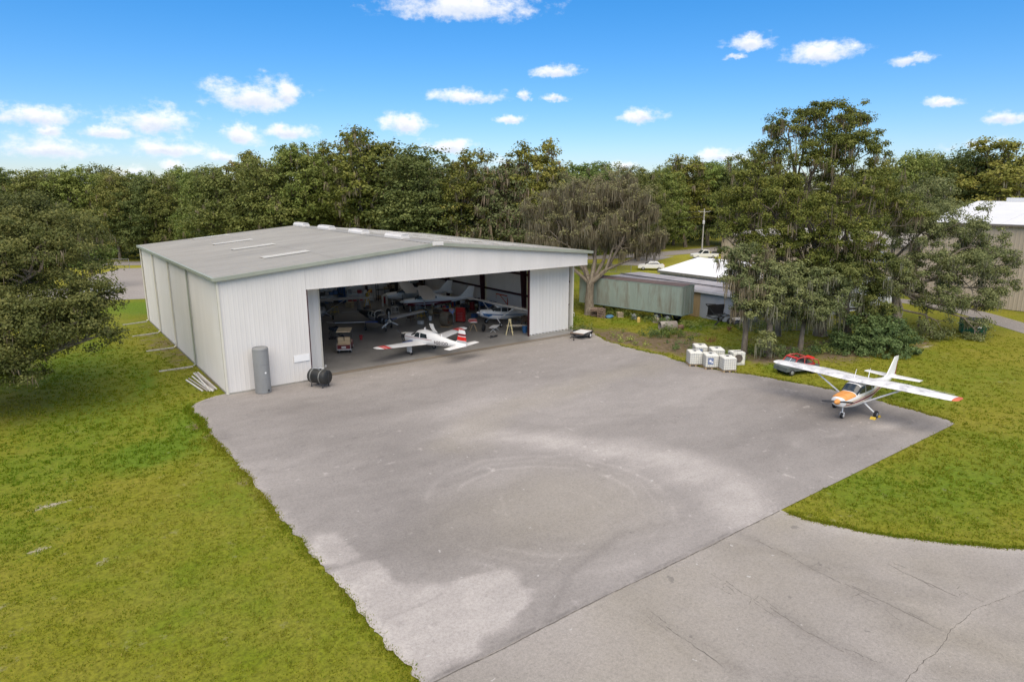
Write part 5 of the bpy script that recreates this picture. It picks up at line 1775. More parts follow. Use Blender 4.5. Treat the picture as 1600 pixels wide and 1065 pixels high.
    for x in (-1.3, -.3, .7, 1.5): m.tube([(x, -.6, .8 + .08 * x), (x, .6, .8 + .08 * x)], .05, 6)
    m.tube([(-.5, .6, .8), (-1.6, .7, 2.0)], .06, 6).tube([(-1.6, .7, 2.0), (-1.0, -.2, 2.1)], .05, 6).tube([(-.2, -.6, .8), (-1.3, -.6, 0)], .07, 6)
    m.build('frame', DARK, f)
    MB().box((-.1, .75, 1.35), (2.4, .06, 1.1), rx=.12).build('side_sheet', M('black_tarp', (.028, .024, .024), .7, .4, 2), f)
    add_wheel(f, 'wheel', (.4, -.75, .35), .35, .2); add_wheel(f, 'wheel', (.4, .9, .35), .35, .2)
    one('sheet_pile', MB().box((0, 0, .62), (2.0, .9, .05), rz=.05).box((.05, .05, .68), (1.9, .9, .04), rz=-.06).box((-.6, 0, .3), (.1, .7, .6)).box((.6, 0, .3), (.1, .7, .6)), M('sheet_white', (.66, .62, .55), .6), 'white sheets laid across trestles at the end of the cabin', 'sheets', loc=(48.6, -6.3, 0), rz=R(-28))
    for k, (x, y, lab) in enumerate(((49.8, -7.0, 'dark crumpled scrap metal beside the white sheets'), (51.4, -7.8, 'twisted grey scrap metal nearest the white shed'), (47.8, -6.6, 'dark scrap heap below the trailer frame'))):
        m = MB()
        for i in range(9):
            m.box((rd.uniform(-.5, .5), rd.uniform(-.5, .5), rd.uniform(.1, .5)), (rd.uniform(.2, 1.0), rd.uniform(.05, .4), rd.uniform(.03, .2)), rz=rd.uniform(0, 3), rx=rd.uniform(-.6, .6))
        one('scrap_heap', m, M('scrap', (.10, .10, .105), .6, .4, 3) if k != 1 else M('scrap_grey', (.30, .30, .31), .5, .3, 3), lab, 'scrap', loc=(x, y, 0))
    # dark gate post objects at the right
    for k, (x, y) in enumerate(((64.8, -11.6), (61.2, -17.9))):
        t = one('post', MB().box((0, 0, .6), (.16, .16, 1.2)).box((0, 0, 1.22), (.22, .22, .05)), M('post_brown', (.14, .10, .09), .8), ['dark post on the grass by the gravel track, behind the shrub', 'brown post on the grass near the green dumpster'][k], 'post', loc=(x, y, 0))
    # spare white meter box near the right wall of the hangar
    one('meter_cabinet', MB().box((0, 0, .55), (.9, .5, 1.1)).box((0, -.26, .6), (.7, .03, .8)).box((0, 0, 1.13), (.98, .58, .06)), M('cabinet_green', (.22, .27, .23), .6), 'grey green cabinet in the shade by the far right corner of the hangar', 'cabinet', loc=(36.6, 8.3, 0), rz=R(-25))
    one('garden_chair', MB().box((0, 0, .42), (.5, .5, .04)).box((0, .25, .7), (.5, .04, .55)).box((-.22, -.22, .2), (.04, .04, .42)).box((.22, -.22, .2), (.04, .04, .42)).box((-.22, .24, .2), (.04, .04, .42)).box((.22, .24, .2), (.04, .04, .42)), PW, 'white garden chair in the shade beside the grey green cabinet', 'chair', loc=(37.6, 7.6, 0), rz=.4)


build_yard()
# ------------------------------------------------------------------ inside the hangar
FZ = .046


def build_interior():
    rd = random.Random(21)
    # golf cart seen from behind
    g = thing('golf_cart', 'dark red golf cart with tan roof and seats just inside the door', 'golf cart', (11.35, 7.2, FZ), R(62))
    red = M('cart_red', (.10, .012, .018), .3, .15, 2)
    b = MB()
    b.loft([[(x, y, z) for x, z in ((-1.15, .30), (-1.18, .72), (-.35, .80), (-.30, .42), (.55, .40), (.72, .86), (1.12, .70), (1.15, .30))] for y in (-.58, -.52, .52, .58)])
    b.build('body', red, g)
    MB().box((-.28, 0, .86), (.55, 1.1, .14)).build('seat', TAN, g)
    MB().box((-.84, 0, .78), (.36, 1.06, .07)).build('rear_seat', TAN, g)
    for y in (-.29, .29):
        MB().box((-.52, y, 1.13), (.11, .50, .34), ry=-.15).build('backrest', TAN, g)
    MB().box((-.05, 0, 1.83), (1.75, 1.16, .05)).box((-.05, 0, 1.80), (1.65, 1.08, .04)).build('roof', M('roof_tan', (.62, .50, .32), .5), g)
    for x, y, x2 in ((-.60, .54, -.72), (-.60, -.54, -.72), (.74, .52, .52), (.74, -.52, .52)):
        MB().tube([(x, y, .8), (x2, y * .97, 1.8)], .022, 6).build('roof_post', DARK, g)
    MB().tube([(.62, .25, .85), (.35, .25, 1.12)], .02, 6).lathe([(.17, -.01), (.19, 0), (.17, .01)], (.33, .25, 1.14), 'x', 14).build('steering_wheel', BLACK, g)
    MB().box((-1.20, 0, .36), (.08, 1.16, .09)).tube([(-1.2, -.55, .36), (-1.2, -.55, .78), (-1.0, -.55, .84)], .02, 6).tube([(-1.2, .55, .36), (-1.2, .55, .78), (-1.0, .55, .84)], .02, 6).build('bumper', ALU, g)
    MB().box((-1.2, .0, .56), (.03, .36, .16)).build('plate', ALU, g)
    for x in (-.8, .82):
        for s in (-1, 1):
            add_wheel(g, 'wheel', (x, s * .5, .23), .23, .18, PW)

    def post_stand(name, label, cat, loc, rz, mat_, fn):
        m = MB(); fn(m)
        return one(name, m, mat_, label, cat, loc=(loc[0], loc[1], FZ), rz=rz)

    # step ladder, cream
    lad = thing('step_ladder', 'small cream step ladder standing by the right door leaf', 'ladder', (26.45, 3.9, FZ), R(-35))
    cream = M('ladder_cream', (.66, .56, .30), .6, .1, 3)
    for y in (-.24, .24):
        MB().tube([(.32, y * 1.15, 0), (.06, y * .8, 1.45)], .04, 6).build('rail', cream, lad)
        MB().tube([(-.34, y * 1.1, 0), (-.02, y * .8, 1.42)], .032, 6).build('rear_leg', cream, lad)
    for z in (.3, .62, .94, 1.26):
        u = z / 1.45; MB().box((.32 - .26 * u, 0, z), (.16, .5 - .1 * u, .035)).build('step', cream, lad)
    MB().box((.02, 0, 1.47), (.26, .44, .05)).build('top', cream, lad)
    # red tool chest
    tc = thing('tool_chest', 'red roller tool chest in front of the blue trimmed aeroplane', 'tool chest', (26.0, 11.9, FZ), R(-50))
    rp = M('chest_red', (.40, .025, .02), .35, .1, 2)
    MB().box((0, 0, .62), (.95, .5, .98)).build('cabinet', rp, tc)
    for i in range(6):
        MB().box((0, -.262, .22 + .155 * i), (.88, .03, .135)).build('drawer', rp, tc)
        MB().box((0, -.285, .27 + .155 * i), (.6, .02, .02)).build('handle', ALU, tc)
    MB().box((0, .02, 1.3), (.9, .44, .36)).box((0, .02, 1.5), (.92, .46, .05)).build('top_box', rp, tc)
    for x in (-.4, .4):
        for y in (-.18, .18): MB().lathe([(.065, -.02), (.065, .02)], (x, y, .065), 'y', 10).build('caster', BLACK, tc)
    # round brown engine cowl on a dolly
    cw = thing('engine_cowl', 'large round brown engine cowling standing on the floor behind the striped tail', 'cowling', (23.6, 10.8, FZ), R(-60))
    n = 24
    rg = [[(x, r * math.cos(2 * PI * k / n), .78 + r * math.sin(2 * PI * k / n)) for k in range(n)] for x, r in ((-.45, .66), (-.40, .72), (.30, .75), (.42, .68), (.45, .55), (.40, .55), (.28, .68), (-.45, .62))]
    MB().loft(rg, False).build('shell', M('cowl_brown', (.12, .10, .07), .6, .25, 2, dirt=(.18, .08, .05)), cw, True)
    MB().lathe([(.2, -.2), (.24, .1), (.1, .2)], (0, 0, .78), 'x', 12).box((0, 0, .4), (.3, .9, .1)).build('engine_hub', M('hub_brown', (.20, .10, .06), .6), cw)
    MB().box((0, 0, .06), (.9, 1.1, .08)).build('dolly', WOODM, cw)
    # workbench with parts, chairs
    wb = thing('workbench', 'cluttered workbench in the middle of the hangar floor', 'workbench', (26.4, 16.2, FZ), R(-40))
    MB().box((0, 0, .86), (2.6, .8, .06)).build('bench_top', WOODM, wb)
    for x in (-1.2, 1.2):
        for y in (-.33, .33): MB().box((x, y, .42), (.08, .08, .84)).build('leg', WOODM, wb)
    MB().box((0, 0, .25), (2.4, .7, .04)).build('shelf', WOODM, wb)
    mats_ = [M('junk_tan', (.38, .30, .18), .7, .2, 3), M('junk_grey', (.25, .25, .25), .6, .2, 3), M('junk_white', (.58, .57, .54), .6, .1, 3), M('junk_dark', (.05, .048, .05), .6, .3, 3),
             M('junk_red', (.30, .03, .03), .5, .1, 3), M('junk_blue', (.04, .10, .24), .5, .1, 3), M('junk_yellow', (.45, .34, .06), .6), M('junk_brown', (.14, .09, .06), .8, .2, 3), M('junk_green', (.07, .13, .09), .6)]
    MW = dict(zip(mats_, ['tan', 'grey', 'white', 'dark', 'red', 'blue', 'yellow', 'brown', 'green']))

    def item(kind, mt, loc, rz=0.0, s=1.0, label=None):
        m = MB()
        if kind == 'box':
            m.box((0, 0, .17 * s), (.5 * s, .4 * s, .34 * s)).box((0, 0, .345 * s), (.52 * s, .05, .012))
        elif kind == 'bucket':
            m.lathe([(.11 * s, 0), (.15 * s, .36 * s), (.16 * s, .37 * s), (.14 * s, .36 * s), (.1 * s, .03)], n=14)
        elif kind == 'can':
            m.lathe([(.05, 0), (.11 * s, .01), (.11 * s, .30 * s), (.05 * s, .36 * s), (.05 * s, .40 * s)], n=10)
        elif kind == 'drum':
            m.lathe([(.28 * s, 0), (.29 * s, .02), (.29 * s, .28 * s), (.305 * s, .30 * s), (.29 * s, .32 * s), (.29 * s, .58 * s), (.305 * s, .6 * s), (.29 * s, .62 * s), (.29 * s, .86 * s), (.27 * s, .88 * s), (.27 * s, .86 * s), (.02, .86 * s)], n=18)
        elif kind == 'engine':
            m.box((0, 0, .55 * s), (.7 * s, .4 * s, .35 * s))
            for x in (-.2, .15):
                for y in (-1, 1): m.lathe([(.12 * s, 0), (.14 * s, .02), (.12 * s, .28 * s)], (x * s, y * .3 * s, .5 * s), 'z', 10)
            m.lathe([(.08 * s, 0), (.08 * s, .2 * s)], (.35 * s, 0, .55 * s), 'x', 8)
            for x in (-.3, .3):
                for y in (-.25, .25): m.tube([(x * s, y * s, .4 * s), (x * 1.3 * s, y * 1.3 * s, 0)], .03 * s, 5)
        elif kind == 'cylinder':
            m.lathe([(.04, 0), (.12 * s, .02), (.12 * s, 1.1 * s), (.07 * s, 1.24 * s), (.04 * s, 1.26 * s), (.04 * s, 1.36 * s)], n=12)
        elif kind == 'chair':
            m.box((0, 0, .44), (.44, .44, .05)).box((0, .21, .75), (.42, .04, .42))
            for x in (-.19, .19):
                for y in (-.19, .19): m.tube([(x, y, .44), (x * 1.15, y * 1.15, 0)], .016, 4)
        elif kind == 'stand':
            for x in (-.35, .35):
                for y in (-.3, .3): m.tube([(x * .7, y * .7, .8), (x, y, 0)], .025, 5)
            m.box((0, 0, .82), (.6, .5, .05)).box((0, 0, .25), (.62, .5, .03))
        elif kind == 'frame':
            for y in (-.5, .5):
                m.tube([(-.8, y, 0), (.5, y, 0)], .05, 6).tube([(-.6, y, 0), (-.6, 0, 2.0)], .05, 6)
            m.tube([(-.6, 0, 2.0), (.7, 0, 2.25)], .06, 6).tube([(-.6, 0, 1.0), (.3, 0, 2.15)], .04, 6).tube([(.7, 0, 2.25), (.7, 0, 1.7)], .015, 4)
        elif kind == 'tyre':
            m.lathe([(.2 * s, -.09 * s), (.32 * s, -.10 * s), (.38 * s, -.05 * s), (.38 * s, .05 * s), (.32 * s, .10 * s), (.2 * s, .09 * s), (.05, .02), (.05, -.02)], (0, 0, .38 * s), 'y', 16)
        elif kind == 'panel':
            m.grid([[(x, y, .5 * s * (1 + .12 * math.cos(3 * x) * y)) for y in (-.4 * s, 0, .4 * s)] for x in np.linspace(-.9 * s, .9 * s, 6)])
            for x in (-.6 * s, .6 * s): m.tube([(x, -.3 * s, 0), (x, .3 * s, .5 * s)], .02, 4).tube([(x, .3 * s, 0), (x, -.3 * s, .5 * s)], .02, 4)
        nm = {'box': 'carton', 'can': 'oil_can', 'cylinder': 'gas_cylinder', 'frame': 'engine_hoist', 'panel': 'aircraft_panel', 'stand': 'work_stand'}.get(kind, kind)
        return one(nm, m, mt, label, nm.replace('_', ' '), loc=loc, rz=rz)
    # things on the workbench
    ca, sa = math.cos(R(-40)), math.sin(R(-40))
    for k in range(8):
        x = -1.15 + .33 * k; mt = mats_[k % 9]
        item('box' if k % 3 else 'can', mt, (26.4 + ca * x - sa * .05 * (-1) ** k, 16.2 + sa * x + ca * .1 * (-1) ** k, FZ + .895), rd.uniform(-.4, .4), .55 if k % 3 else .9,
             f'{MW[mt]} {"carton" if k % 3 else "can"} on the cluttered workbench, ' + ['first', 'second', 'third', 'fourth', 'fifth', 'sixth', 'seventh', 'last'][k] + ' along it from the rear')
    item('chair', mats_[0], (24.6, 15.6, FZ), 2.4, 1, 'pale wooden chair beside the workbench, nearer the centre of the hangar')
    item('chair', mats_[7], (25.3, 14.7, FZ), 2.9, 1, 'brown chair standing at the near end of the workbench')
    item('bucket', PW, (23.9, 14.6, FZ), 0, 1.25, 'white bucket on the hangar floor beside the yellow work stand')
    item('stand', YEL, (23.8, 16.4, FZ), .5, 1, 'yellow work stand near the white bucket in mid hangar')
    item('stand', mats_[1], (25.0, 17.0, FZ), .2, 1.0, 'grey work stand between the yellow stand and the workbench')
    item('frame', M('hoist_orange', (.55, .09, .02), .5, .1, 3), (32.3, 13.2, FZ), 2.4, 1, 'orange engine hoist against the right wall of the hangar')
    item('frame', YEL, (21.6, 24.6, FZ), .7, 1, 'yellow engine hoist at the back of the hangar behind the dark aeroplane')
    for k, (x, y, mt, s) in enumerate(((32.0, 15.0, mats_[5], 1.5), (31.9, 16.6, mats_[5], 1.3), (32.1, 18.3, mats_[3], 1.4), (32.1, 11.6, mats_[3], 1.3), (31.9, 19.9, mats_[7], 1.4))):
        item('engine', mt, (x, y, FZ), rd.uniform(-1, 1), s, ['blue engine on a stand against the right wall, nearest the orange hoist', 'second blue engine on a stand along the right wall', 'dark engine on a stand by the maroon column of the right wall',
                                                               'dark engine on a stand behind the tail of the blue trimmed aeroplane', 'brown engine on a stand furthest back along the right wall'][k])
    for k, (x, y, mt) in enumerate(((31.2, 15.8, mats_[3]), (31.0, 17.4, mats_[4]), (31.3, 12.4, mats_[1]), (30.7, 19.0, mats_[2]), (32.0, 21.6, mats_[3]), (31.3, 22.6, mats_[8]))):
        item('drum' if k % 2 else 'box', mt, (x, y, FZ), rd.uniform(-1, 1), 1.0 if k % 2 else 1.5, f'{MW[mt]} {"drum" if k % 2 else "carton"} in the clutter along the right wall, ' + ['nearest the blue engines', 'behind the blue engines', 'below the orange hoist', 'beside the brown engine', 'past the second maroon column', 'furthest from the door'][k])
    item('engine', mats_[7], (30.6, 6.6, FZ), .4, 1.2, 'brown engine on a stand in the corner behind the right door leaf')
    item('tyre', BLACK, (25.3, 6.6, FZ), .6, 1.0, 'black wheel standing on the floor by the red striped tail piece')
    # control surface pieces on trestles
    ep = thing('tail_piece', 'red and white striped tail piece lying on pale trestles', 'tail piece', (24.9, 7.9, FZ), R(-30))
    m = MB(); foil(m, [(-1.0, .35, .75, .95, .07), (0, .42, .9, .95, .08), (.9, .3, .6, .95, .05)]); m.build('surface', PW, ep, True)
    for y0, y1 in ((-.75, -.25), (.0, .45)):
        m = MB(); foil(m, [(y0, .40, .86, .955, .085), (y1, .41, .84, .955, .085)]); m.build('red_band', RED, ep)
    for y in (-.7, .6):
        m = MB().tube([(-.35, y, 0), (0, y, .85)], .035, 4).tube([(.35, y, 0), (0, y, .85)], .035, 4).box((0, y, .86), (.8, .08, .08)); m.build('trestle', WOODM, ep)
    item('panel', PW, (26.3, 6.2, FZ), .7, .9, 'white curved cowling panel on crossed legs behind the step ladder')
    item('panel', PALE, (28.0, 4.9, FZ), -.5, 1.1, 'pale fuselage panel on the floor right of the step ladder')
    item('bucket', BLUEP, (28.2, 3.8, FZ), 0, 1.7, 'blue tub at the foot of the right door leaf')
    item('engine', mats_[3], (28.9, 6.2, FZ), 1.3, .9, 'small black engine on a stand under the tail of the blue trimmed aeroplane')
    jk = MB().box((0, 0, .06), (1.0, .10, .08)).box((.1, .2, .06), (.10, .5, .08)).tube([(-.4, 0, .08), (-.75, .1, .14)], .025, 5).box((.3, -.05, .12), (.3, .2, .08))
    one('floor_jack', jk, DARK, 'low black floor jack lying on the concrete before the step ladder', 'floor jack', loc=(24.6, 3.9, FZ), rz=.3)
    # racks along the rear wall
    def rack(label, loc, w, h, rz, shelves, mats__, frame=ALU, dens=5):
        t = thing('storage_rack', label, 'rack', (loc[0], loc[1], FZ), rz)
        for x in (-w / 2, w / 2):
            for y in (-.3, .3): MB().box((x, y, h / 2), (.06, .06, h)).build('upright', frame, t)
        for i in range(shelves):
            z = .25 + (h - .3) * i / max(1, shelves - 1)
            MB().box((0, 0, z), (w, .64, .05)).build('shelf', frame, t)
        for i in range(shelves):
            z = .25 + (h - .3) * i / max(1, shelves - 1) + .026
            for k in range(dens):
                if rd.random() < .15: continue
                x = -w / 2 + w * (k + .5) / dens; hh = rd.uniform(.2, .5); ww = w / dens * rd.uniform(.55, .92)
                mt = rd.choice(mats__)
                m = MB(); m.box((x, rd.uniform(-.06, .06), z + hh / 2), (ww, .48, hh)); m.box((x, -.25, z + hh * .6), (ww * .5, .012, hh * .3))
                CARGO.append((m, mt, t, label, i, k))
        return t
    CARGO = []
    rack('tall storage rack of red and white goods against the rear wall', (22.6, 29.6), 3.2, 4.0, R(-8), 5, [mats_[4], mats_[2], mats_[4], mats_[2], mats_[1]])
    rack('dark storage rack of boards and brown goods right of the red and white rack', (26.2, 29.8), 2.4, 3.6, 0, 4, [mats_[7], mats_[3], mats_[0]], DARK)
    rack('blue and grey storage rack against the rear wall behind the dark aeroplane', (19.2, 30.3), 2.8, 3.2, 0, 4, [mats_[5], mats_[3], mats_[1], mats_[3]], DARK)
    rack('low storage rack of grey goods in the rear left corner', (15.8, 30.6), 3.0, 2.0, 0, 3, [mats_[1], mats_[2], mats_[3]], ALU)
    rack('brown storage rack beside the rear ladder', (31.0, 30.6), 2.0, 3.0, 0, 4, [mats_[7], mats_[7], mats_[3]], DARK, 4)
    rack('storage rack of dark goods along the left wall', (1.1, 22.0), 4.0, 2.6, R(90), 4, [mats_[3], mats_[7], mats_[1], mats_[5]], DARK)
    names = ['bottom', 'second', 'third', 'fourth', 'top']; pl = ['first', 'second', 'third', 'fourth', 'fifth']
    for m, mt, t, label, i, k in CARGO:
        o = m.build('carton', mt)
        o.location = t.location; o.rotation_euler = t.rotation_euler
        prop(o, f'{MW[mt]} carton, {pl[k]} along the {names[i]} shelf of the ' + label.replace('storage ', '').split(' against')[0].split(' right of')[0].split(' in the')[0].split(' along')[0].split(' beside')[0], 'carton', 'cartons on the hangar racks')
    # wooden ladder and cabinets at the back wall
    l2 = thing('ladder', 'tall brown wooden ladder leaning on the rear wall of the hangar', 'ladder', (29.2, 31.2, FZ), R(-90))
    for y in (-.25, .25): MB().tube([(.7, y, 0), (-.25, y, 4.6)], .04, 6).build('rail', mats_[7], l2)
    for i in range(11): MB().tube([(.7 - .95 * (i + 1) / 12, -.25, 4.6 * (i + 1) / 12), (.7 - .95 * (i + 1) / 12, .25, 4.6 * (i + 1) / 12)], .022, 5).build('rung', mats_[7], l2)
    for k, (x, y, mt, lab) in enumerate(((20.9, 31.0, mats_[5], 'dark blue steel locker at the rear wall'), (17.6, 31.3, mats_[1], 'grey steel locker near the rear left corner'), (28.0, 31.2, mats_[3], 'black steel locker beside the brown ladder'))):
        t = thing('locker', lab, 'locker', (x, y, FZ), rd.uniform(-.05, .05))
        MB().box((0, 0, 1.0), (1.0, .5, 2.0)).build('cabinet', mt, t)
        for s in (-1, 1):
            o = MB().box((s * .245, -.265, 1.0), (.47, .03, 1.9)).build('door', mt, t); MB().box((s * .05, -.29, 1.0), (.03, .03, .2)).build('handle', ALU, o)
    for k, (x, y, mt, lab) in enumerate(((23.6, 25.4, PALE, 'pale gas cylinder behind the dark aeroplane, on the side of the yellow hoist'), (24.05, 25.2, PALE, 'pale gas cylinder behind the dark aeroplane, on the side of the maroon aeroplane'))):
        item('cylinder', mt, (x, y, FZ), 0, 1.05, lab)
    # dark engine stands and bits near the silver wing
    for k, (x, y, mt, kd, s, lab) in enumerate(((15.4, 25.6, mats_[3], 'engine', 1.6, 'dark engine on a stand behind the old silver wing'), (17.2, 24.2, mats_[6], 'stand', 1, 'yellow work stand behind the old silver wing'),
                                                (13.0, 13.9, mats_[3], 'engine', 1.0, 'dark engine on a stand beside the left door leaf'), (19.8, 21.6, mats_[3], 'drum', 1, 'dark drum behind the dark aeroplane'), (20.4, 22.3, mats_[7], 'drum', 1, 'brown drum behind the dark aeroplane'),
                                                (24.4, 22.4, mats_[3], 'engine', 1.3, 'dark engine on a stand in front of the maroon aeroplane nose'), (28.6, 17.4, mats_[0], 'box', 1.6, 'tan carton between the workbench and the right wall'), (29.4, 16.6, mats_[3], 'engine', 1.2, 'dark engine on a stand beyond the workbench'),
                                                (27.4, 14.6, mats_[4], 'drum', .9, 'red drum just behind the red tool chest'), (28.1, 15.6, mats_[3], 'tyre', 1.1, 'black tyre leaning in the clutter beyond the workbench'), (29.9, 27.9, mats_[3], 'engine', 1.7, 'black engine on a stand by the brown ladder'))):
        item(kd, mt, (x, y, FZ), rd.uniform(-2, 2), s, lab)
    more = [('box', mats_[2], 28.2, 19.6, 1.6, 'white carton on the floor under the tail of the maroon aeroplane'), ('drum', mats_[5], 30.4, 20.6, 1, 'blue drum under the tail of the maroon aeroplane'),
            ('engine', mats_[3], 29.3, 21.6, 1.4, 'dark engine on a stand beyond the tail of the maroon aeroplane'), ('stand', mats_[2], 22.6, 20.2, 1, 'white work stand left of the maroon aeroplane nose'),
            ('tyre', BLACK, 21.5, 19.6, 1.1, 'black tyre standing left of the maroon aeroplane nose'), ('box', mats_[4], 27.6, 17.6, 1.3, 'red carton beyond the cluttered workbench'),
            ('can', mats_[6], 25.6, 18.4, 1.5, 'yellow can on the floor beyond the grey work stand'), ('engine', mats_[1], 24.9, 19.0, 1.1, 'grey engine on a stand beneath the maroon aeroplane'),
            ('drum', mats_[2], 22.4, 27.4, 1.0, 'white drum before the red and white rack'), ('drum', mats_[4], 24.8, 27.6, 1.0, 'red drum before the red and white rack'),
            ('box', mats_[0], 20.3, 27.3, 1.8, 'tan carton before the blue and grey rack'), ('stand', mats_[1], 18.0, 27.8, 1.2, 'grey work stand before the rear left corner'),
            ('panel', PW, 27.6, 22.9, 1.2, 'white panel on crossed legs between the two rear aeroplanes'), ('cylinder', mats_[4], 29.0, 18.4, 1.0, 'red gas cylinder near the right wall, beyond the workbench'),
            ('box', mats_[5], 28.6, 13.3, 1.2, 'blue carton behind the wing of the blue trimmed aeroplane'), ('bucket', mats_[2], 27.2, 13.0, 1.2, 'white bucket behind the red tool chest'),
            ('box', mats_[2], 22.2, 13.6, 1.0, 'white carton on the floor left of the brown cowling'), ('engine', mats_[7], 22.0, 15.4, .9, 'small brown engine on a stand left of the yellow work stand'),
            ('bucket', mats_[4], 14.2, 10.4, 1.1, 'red bucket on the floor behind the golf cart'), ('box', mats_[0], 30.9, 4.4, 1.5, 'tan carton behind the right door leaf'), ('drum', mats_[1], 30.2, 9.0, 1.0, 'grey drum under the tail of the blue trimmed aeroplane')]
    for kd, mt, x, y, s, lab in more:
        item(kd, mt, (x, y, FZ), rd.uniform(-2, 2), s, lab)
    # person in a blue shirt
    p = thing('person', 'person in a light blue shirt and grey trousers beside the red tool chest', 'person', (24.85, 11.75, FZ), R(60))
    def skin(name, vs, es, rs, mt, parent, root=0):
        me = bpy.data.meshes.new(name)
        me.from_pydata(vs, es, []); me.materials.append(mt)
        o = bpy.data.objects.new(name, me); setup(o, parent)
        o.modifiers.new('skin', 'SKIN')
        for i, r in enumerate(rs):
            me.skin_vertices[0].data[i].radius = r if isinstance(r, tuple) else (r, r)
            me.skin_vertices[0].data[i].use_root = (i == root)
        sm = o.modifiers.new('smooth', 'SUBSURF'); sm.levels = 1; sm.render_levels = 2
        return o
    sk = M('skin', (.50, .30, .22), .6, .06, 5)
    vs = [(0, 0, .95), (.05, 0, 1.18), (.13, 0, 1.40), (.19, 0, 1.52), (.23, 0, 1.58), (.27, 0, 1.68),
          (0, .10, .88), (.03, .12, .48), (-.02, .12, .09), (.10, .13, .04), (0, -.10, .88), (.04, -.13, .48), (.02, -.13, .09), (.14, -.14, .04),
          (.13, .21, 1.43), (.20, .27, 1.18), (.40, .22, 1.06), (.47, .20, 1.04), (.13, -.21, 1.43), (.20, -.27, 1.18), (.40, -.22, 1.06), (.47, -.20, 1.04)]
    es = [(0, 1), (1, 2), (2, 3), (3, 4), (4, 5), (0, 6), (6, 7), (7, 8), (8, 9), (0, 10), (10, 11), (11, 12), (12, 13), (2, 14), (14, 15), (15, 16), (16, 17), (2, 18), (18, 19), (19, 20), (20, 21)]
    rs = [(.15, .12), (.15, .11), (.16, .11), .06, .055, (.085, .10), .095, .065, .045, .045, .095, .065, .045, .045, .06, .047, .036, .04, .06, .047, .036, .04]
    skin('body', vs, es, rs, sk, p)
    shirt = M('shirt_blue', (.20, .27, .48), .8, .08, 4)
    skin('shirt', [(0, 0, .90), (.05, 0, 1.18), (.13, 0, 1.41), (.17, 0, 1.50), (.13, .22, 1.43), (.19, .275, 1.22), (.13, -.22, 1.43), (.19, -.275, 1.22)], [(0, 1), (1, 2), (2, 3), (2, 4), (4, 5), (2, 6), (6, 7)],
         [(.185, .15), (.18, .14), (.185, .14), .075, .085, .07, .085, .07], shirt, p)
    skin('trousers', [(0, 0, .96), (0, .10, .86), (.03, .12, .48), (-.02, .12, .12), (0, -.10, .86), (.04, -.13, .48), (.02, -.13, .12)], [(0, 1), (1, 2), (2, 3), (0, 4), (4, 5), (5, 6)],
         [(.17, .14), .115, .085, .07, .115, .085, .07], M('trousers_grey', (.22, .23, .24), .85), p)
    MB().blob((.265, 0, 1.72), (.10, .09, .09), 2, .05, 12, 8).build('hair', M('hair_dark', (.03, .022, .018), .7), p, True)
    for s in (-1, 1):
        MB().box((.04, s * .128, .045), (.27, .10, .09)).build('shoe', DARK, p)
    # shop lamps are off; loose engine parts on the floor at the left
    one('wheel_dolly', MB().box((0, 0, .12), (.7, .5, .06)).lathe([(.10, -.03), (.10, .03)], (-.25, -.26, .1), 'y', 10).lathe([(.10, -.03), (.10, .03)], (.25, -.26, .1), 'y', 10).lathe([(.10, -.03), (.10, .03)], (-.25, .26, .1), 'y', 10).lathe([(.10, -.03), (.10, .03)], (.25, .26, .1), 'y', 10).tube([(.35, 0, .15), (.8, 0, .75)], .02, 5),
        DARK, 'dark wheeled dolly beside the left door leaf, behind the golf cart', 'dolly', loc=(12.2, 12.2, FZ), rz=1.0)


build_interior()
# ------------------------------------------------------------------ trees and plants
def leaf_material(name, dark, mid, light, trans=.3):
    t = NT(name)
    c = t.ramp(t.attr('tint'), [(.05, dark), (.5, mid), (.95, light)])
    oi = t.N.new('ShaderNodeObjectInfo')
    hs = t.N.new('ShaderNodeHueSaturation')
    t.L.new(c, hs.inputs['Color'])
    t.L.new(t.ramp(oi.outputs['Random'], [(0, .86), (1, 1.30)]), hs.inputs['Value'])
    t.L.new(t.ramp(oi.outputs['Random'], [(0, .515), (.35, .490), (.7, .505), (1, .482)]), hs.inputs['Hue'])
    c = hs.outputs[0]
    t.base(c)
    t.set(rough=.6, spec=.25)
    tr = t.N.new('ShaderNodeBsdfTranslucent')
    t.L.new(c, tr.inputs['Color'])
    ms = t.N.new('ShaderNodeMixShader')
    ms.inputs[0].default_value = trans
    t.L.new(t.b.outputs[0], ms.inputs[1]); t.L.new(tr.outputs[0], ms.inputs[2])
    t.L.new(ms.outputs[0], t.out.inputs[0])
    return t.m


LF_OAK = leaf_material('leaf_oak', (.060, .076, .018), (.125, .148, .034), (.245, .245, .066))
LF_GREY = leaf_material('leaf_grey_oak', (.074, .090, .034), (.148, .172, .062), (.265, .280, .115))
LF_WARM = leaf_material('leaf_warm', (.070, .080, .014), (.165, .178, .030), (.315, .285, .064))
LF_LIGHT = leaf_material('leaf_light', (.080, .112, .022), (.160, .212, .042), (.290, .320, .085))
LF_OLIVE = leaf_material('leaf_olive', (.046, .055, .014), (.100, .112, .028), (.205, .195, .056))
LF_DARK = leaf_material('leaf_dark', (.046, .066, .018), (.098, .128, .034), (.190, .215, .064))
LF_BUSH = leaf_material('leaf_bush', (.050, .086, .028), (.105, .155, .048), (.175, .230, .080))
MOSS = leaf_material('spanish_moss', (.135, .108, .062), (.235, .190, .120), (.33, .28, .185), .3)
LF_BROWN = leaf_material('leaf_brown_oak', (.105, .105, .042), (.195, .188, .080), (.30, .285, .135))
MOSS_G = leaf_material('spanish_moss_grey', (.095, .095, .060), (.170, .165, .110), (.250, .240, .165), .25)


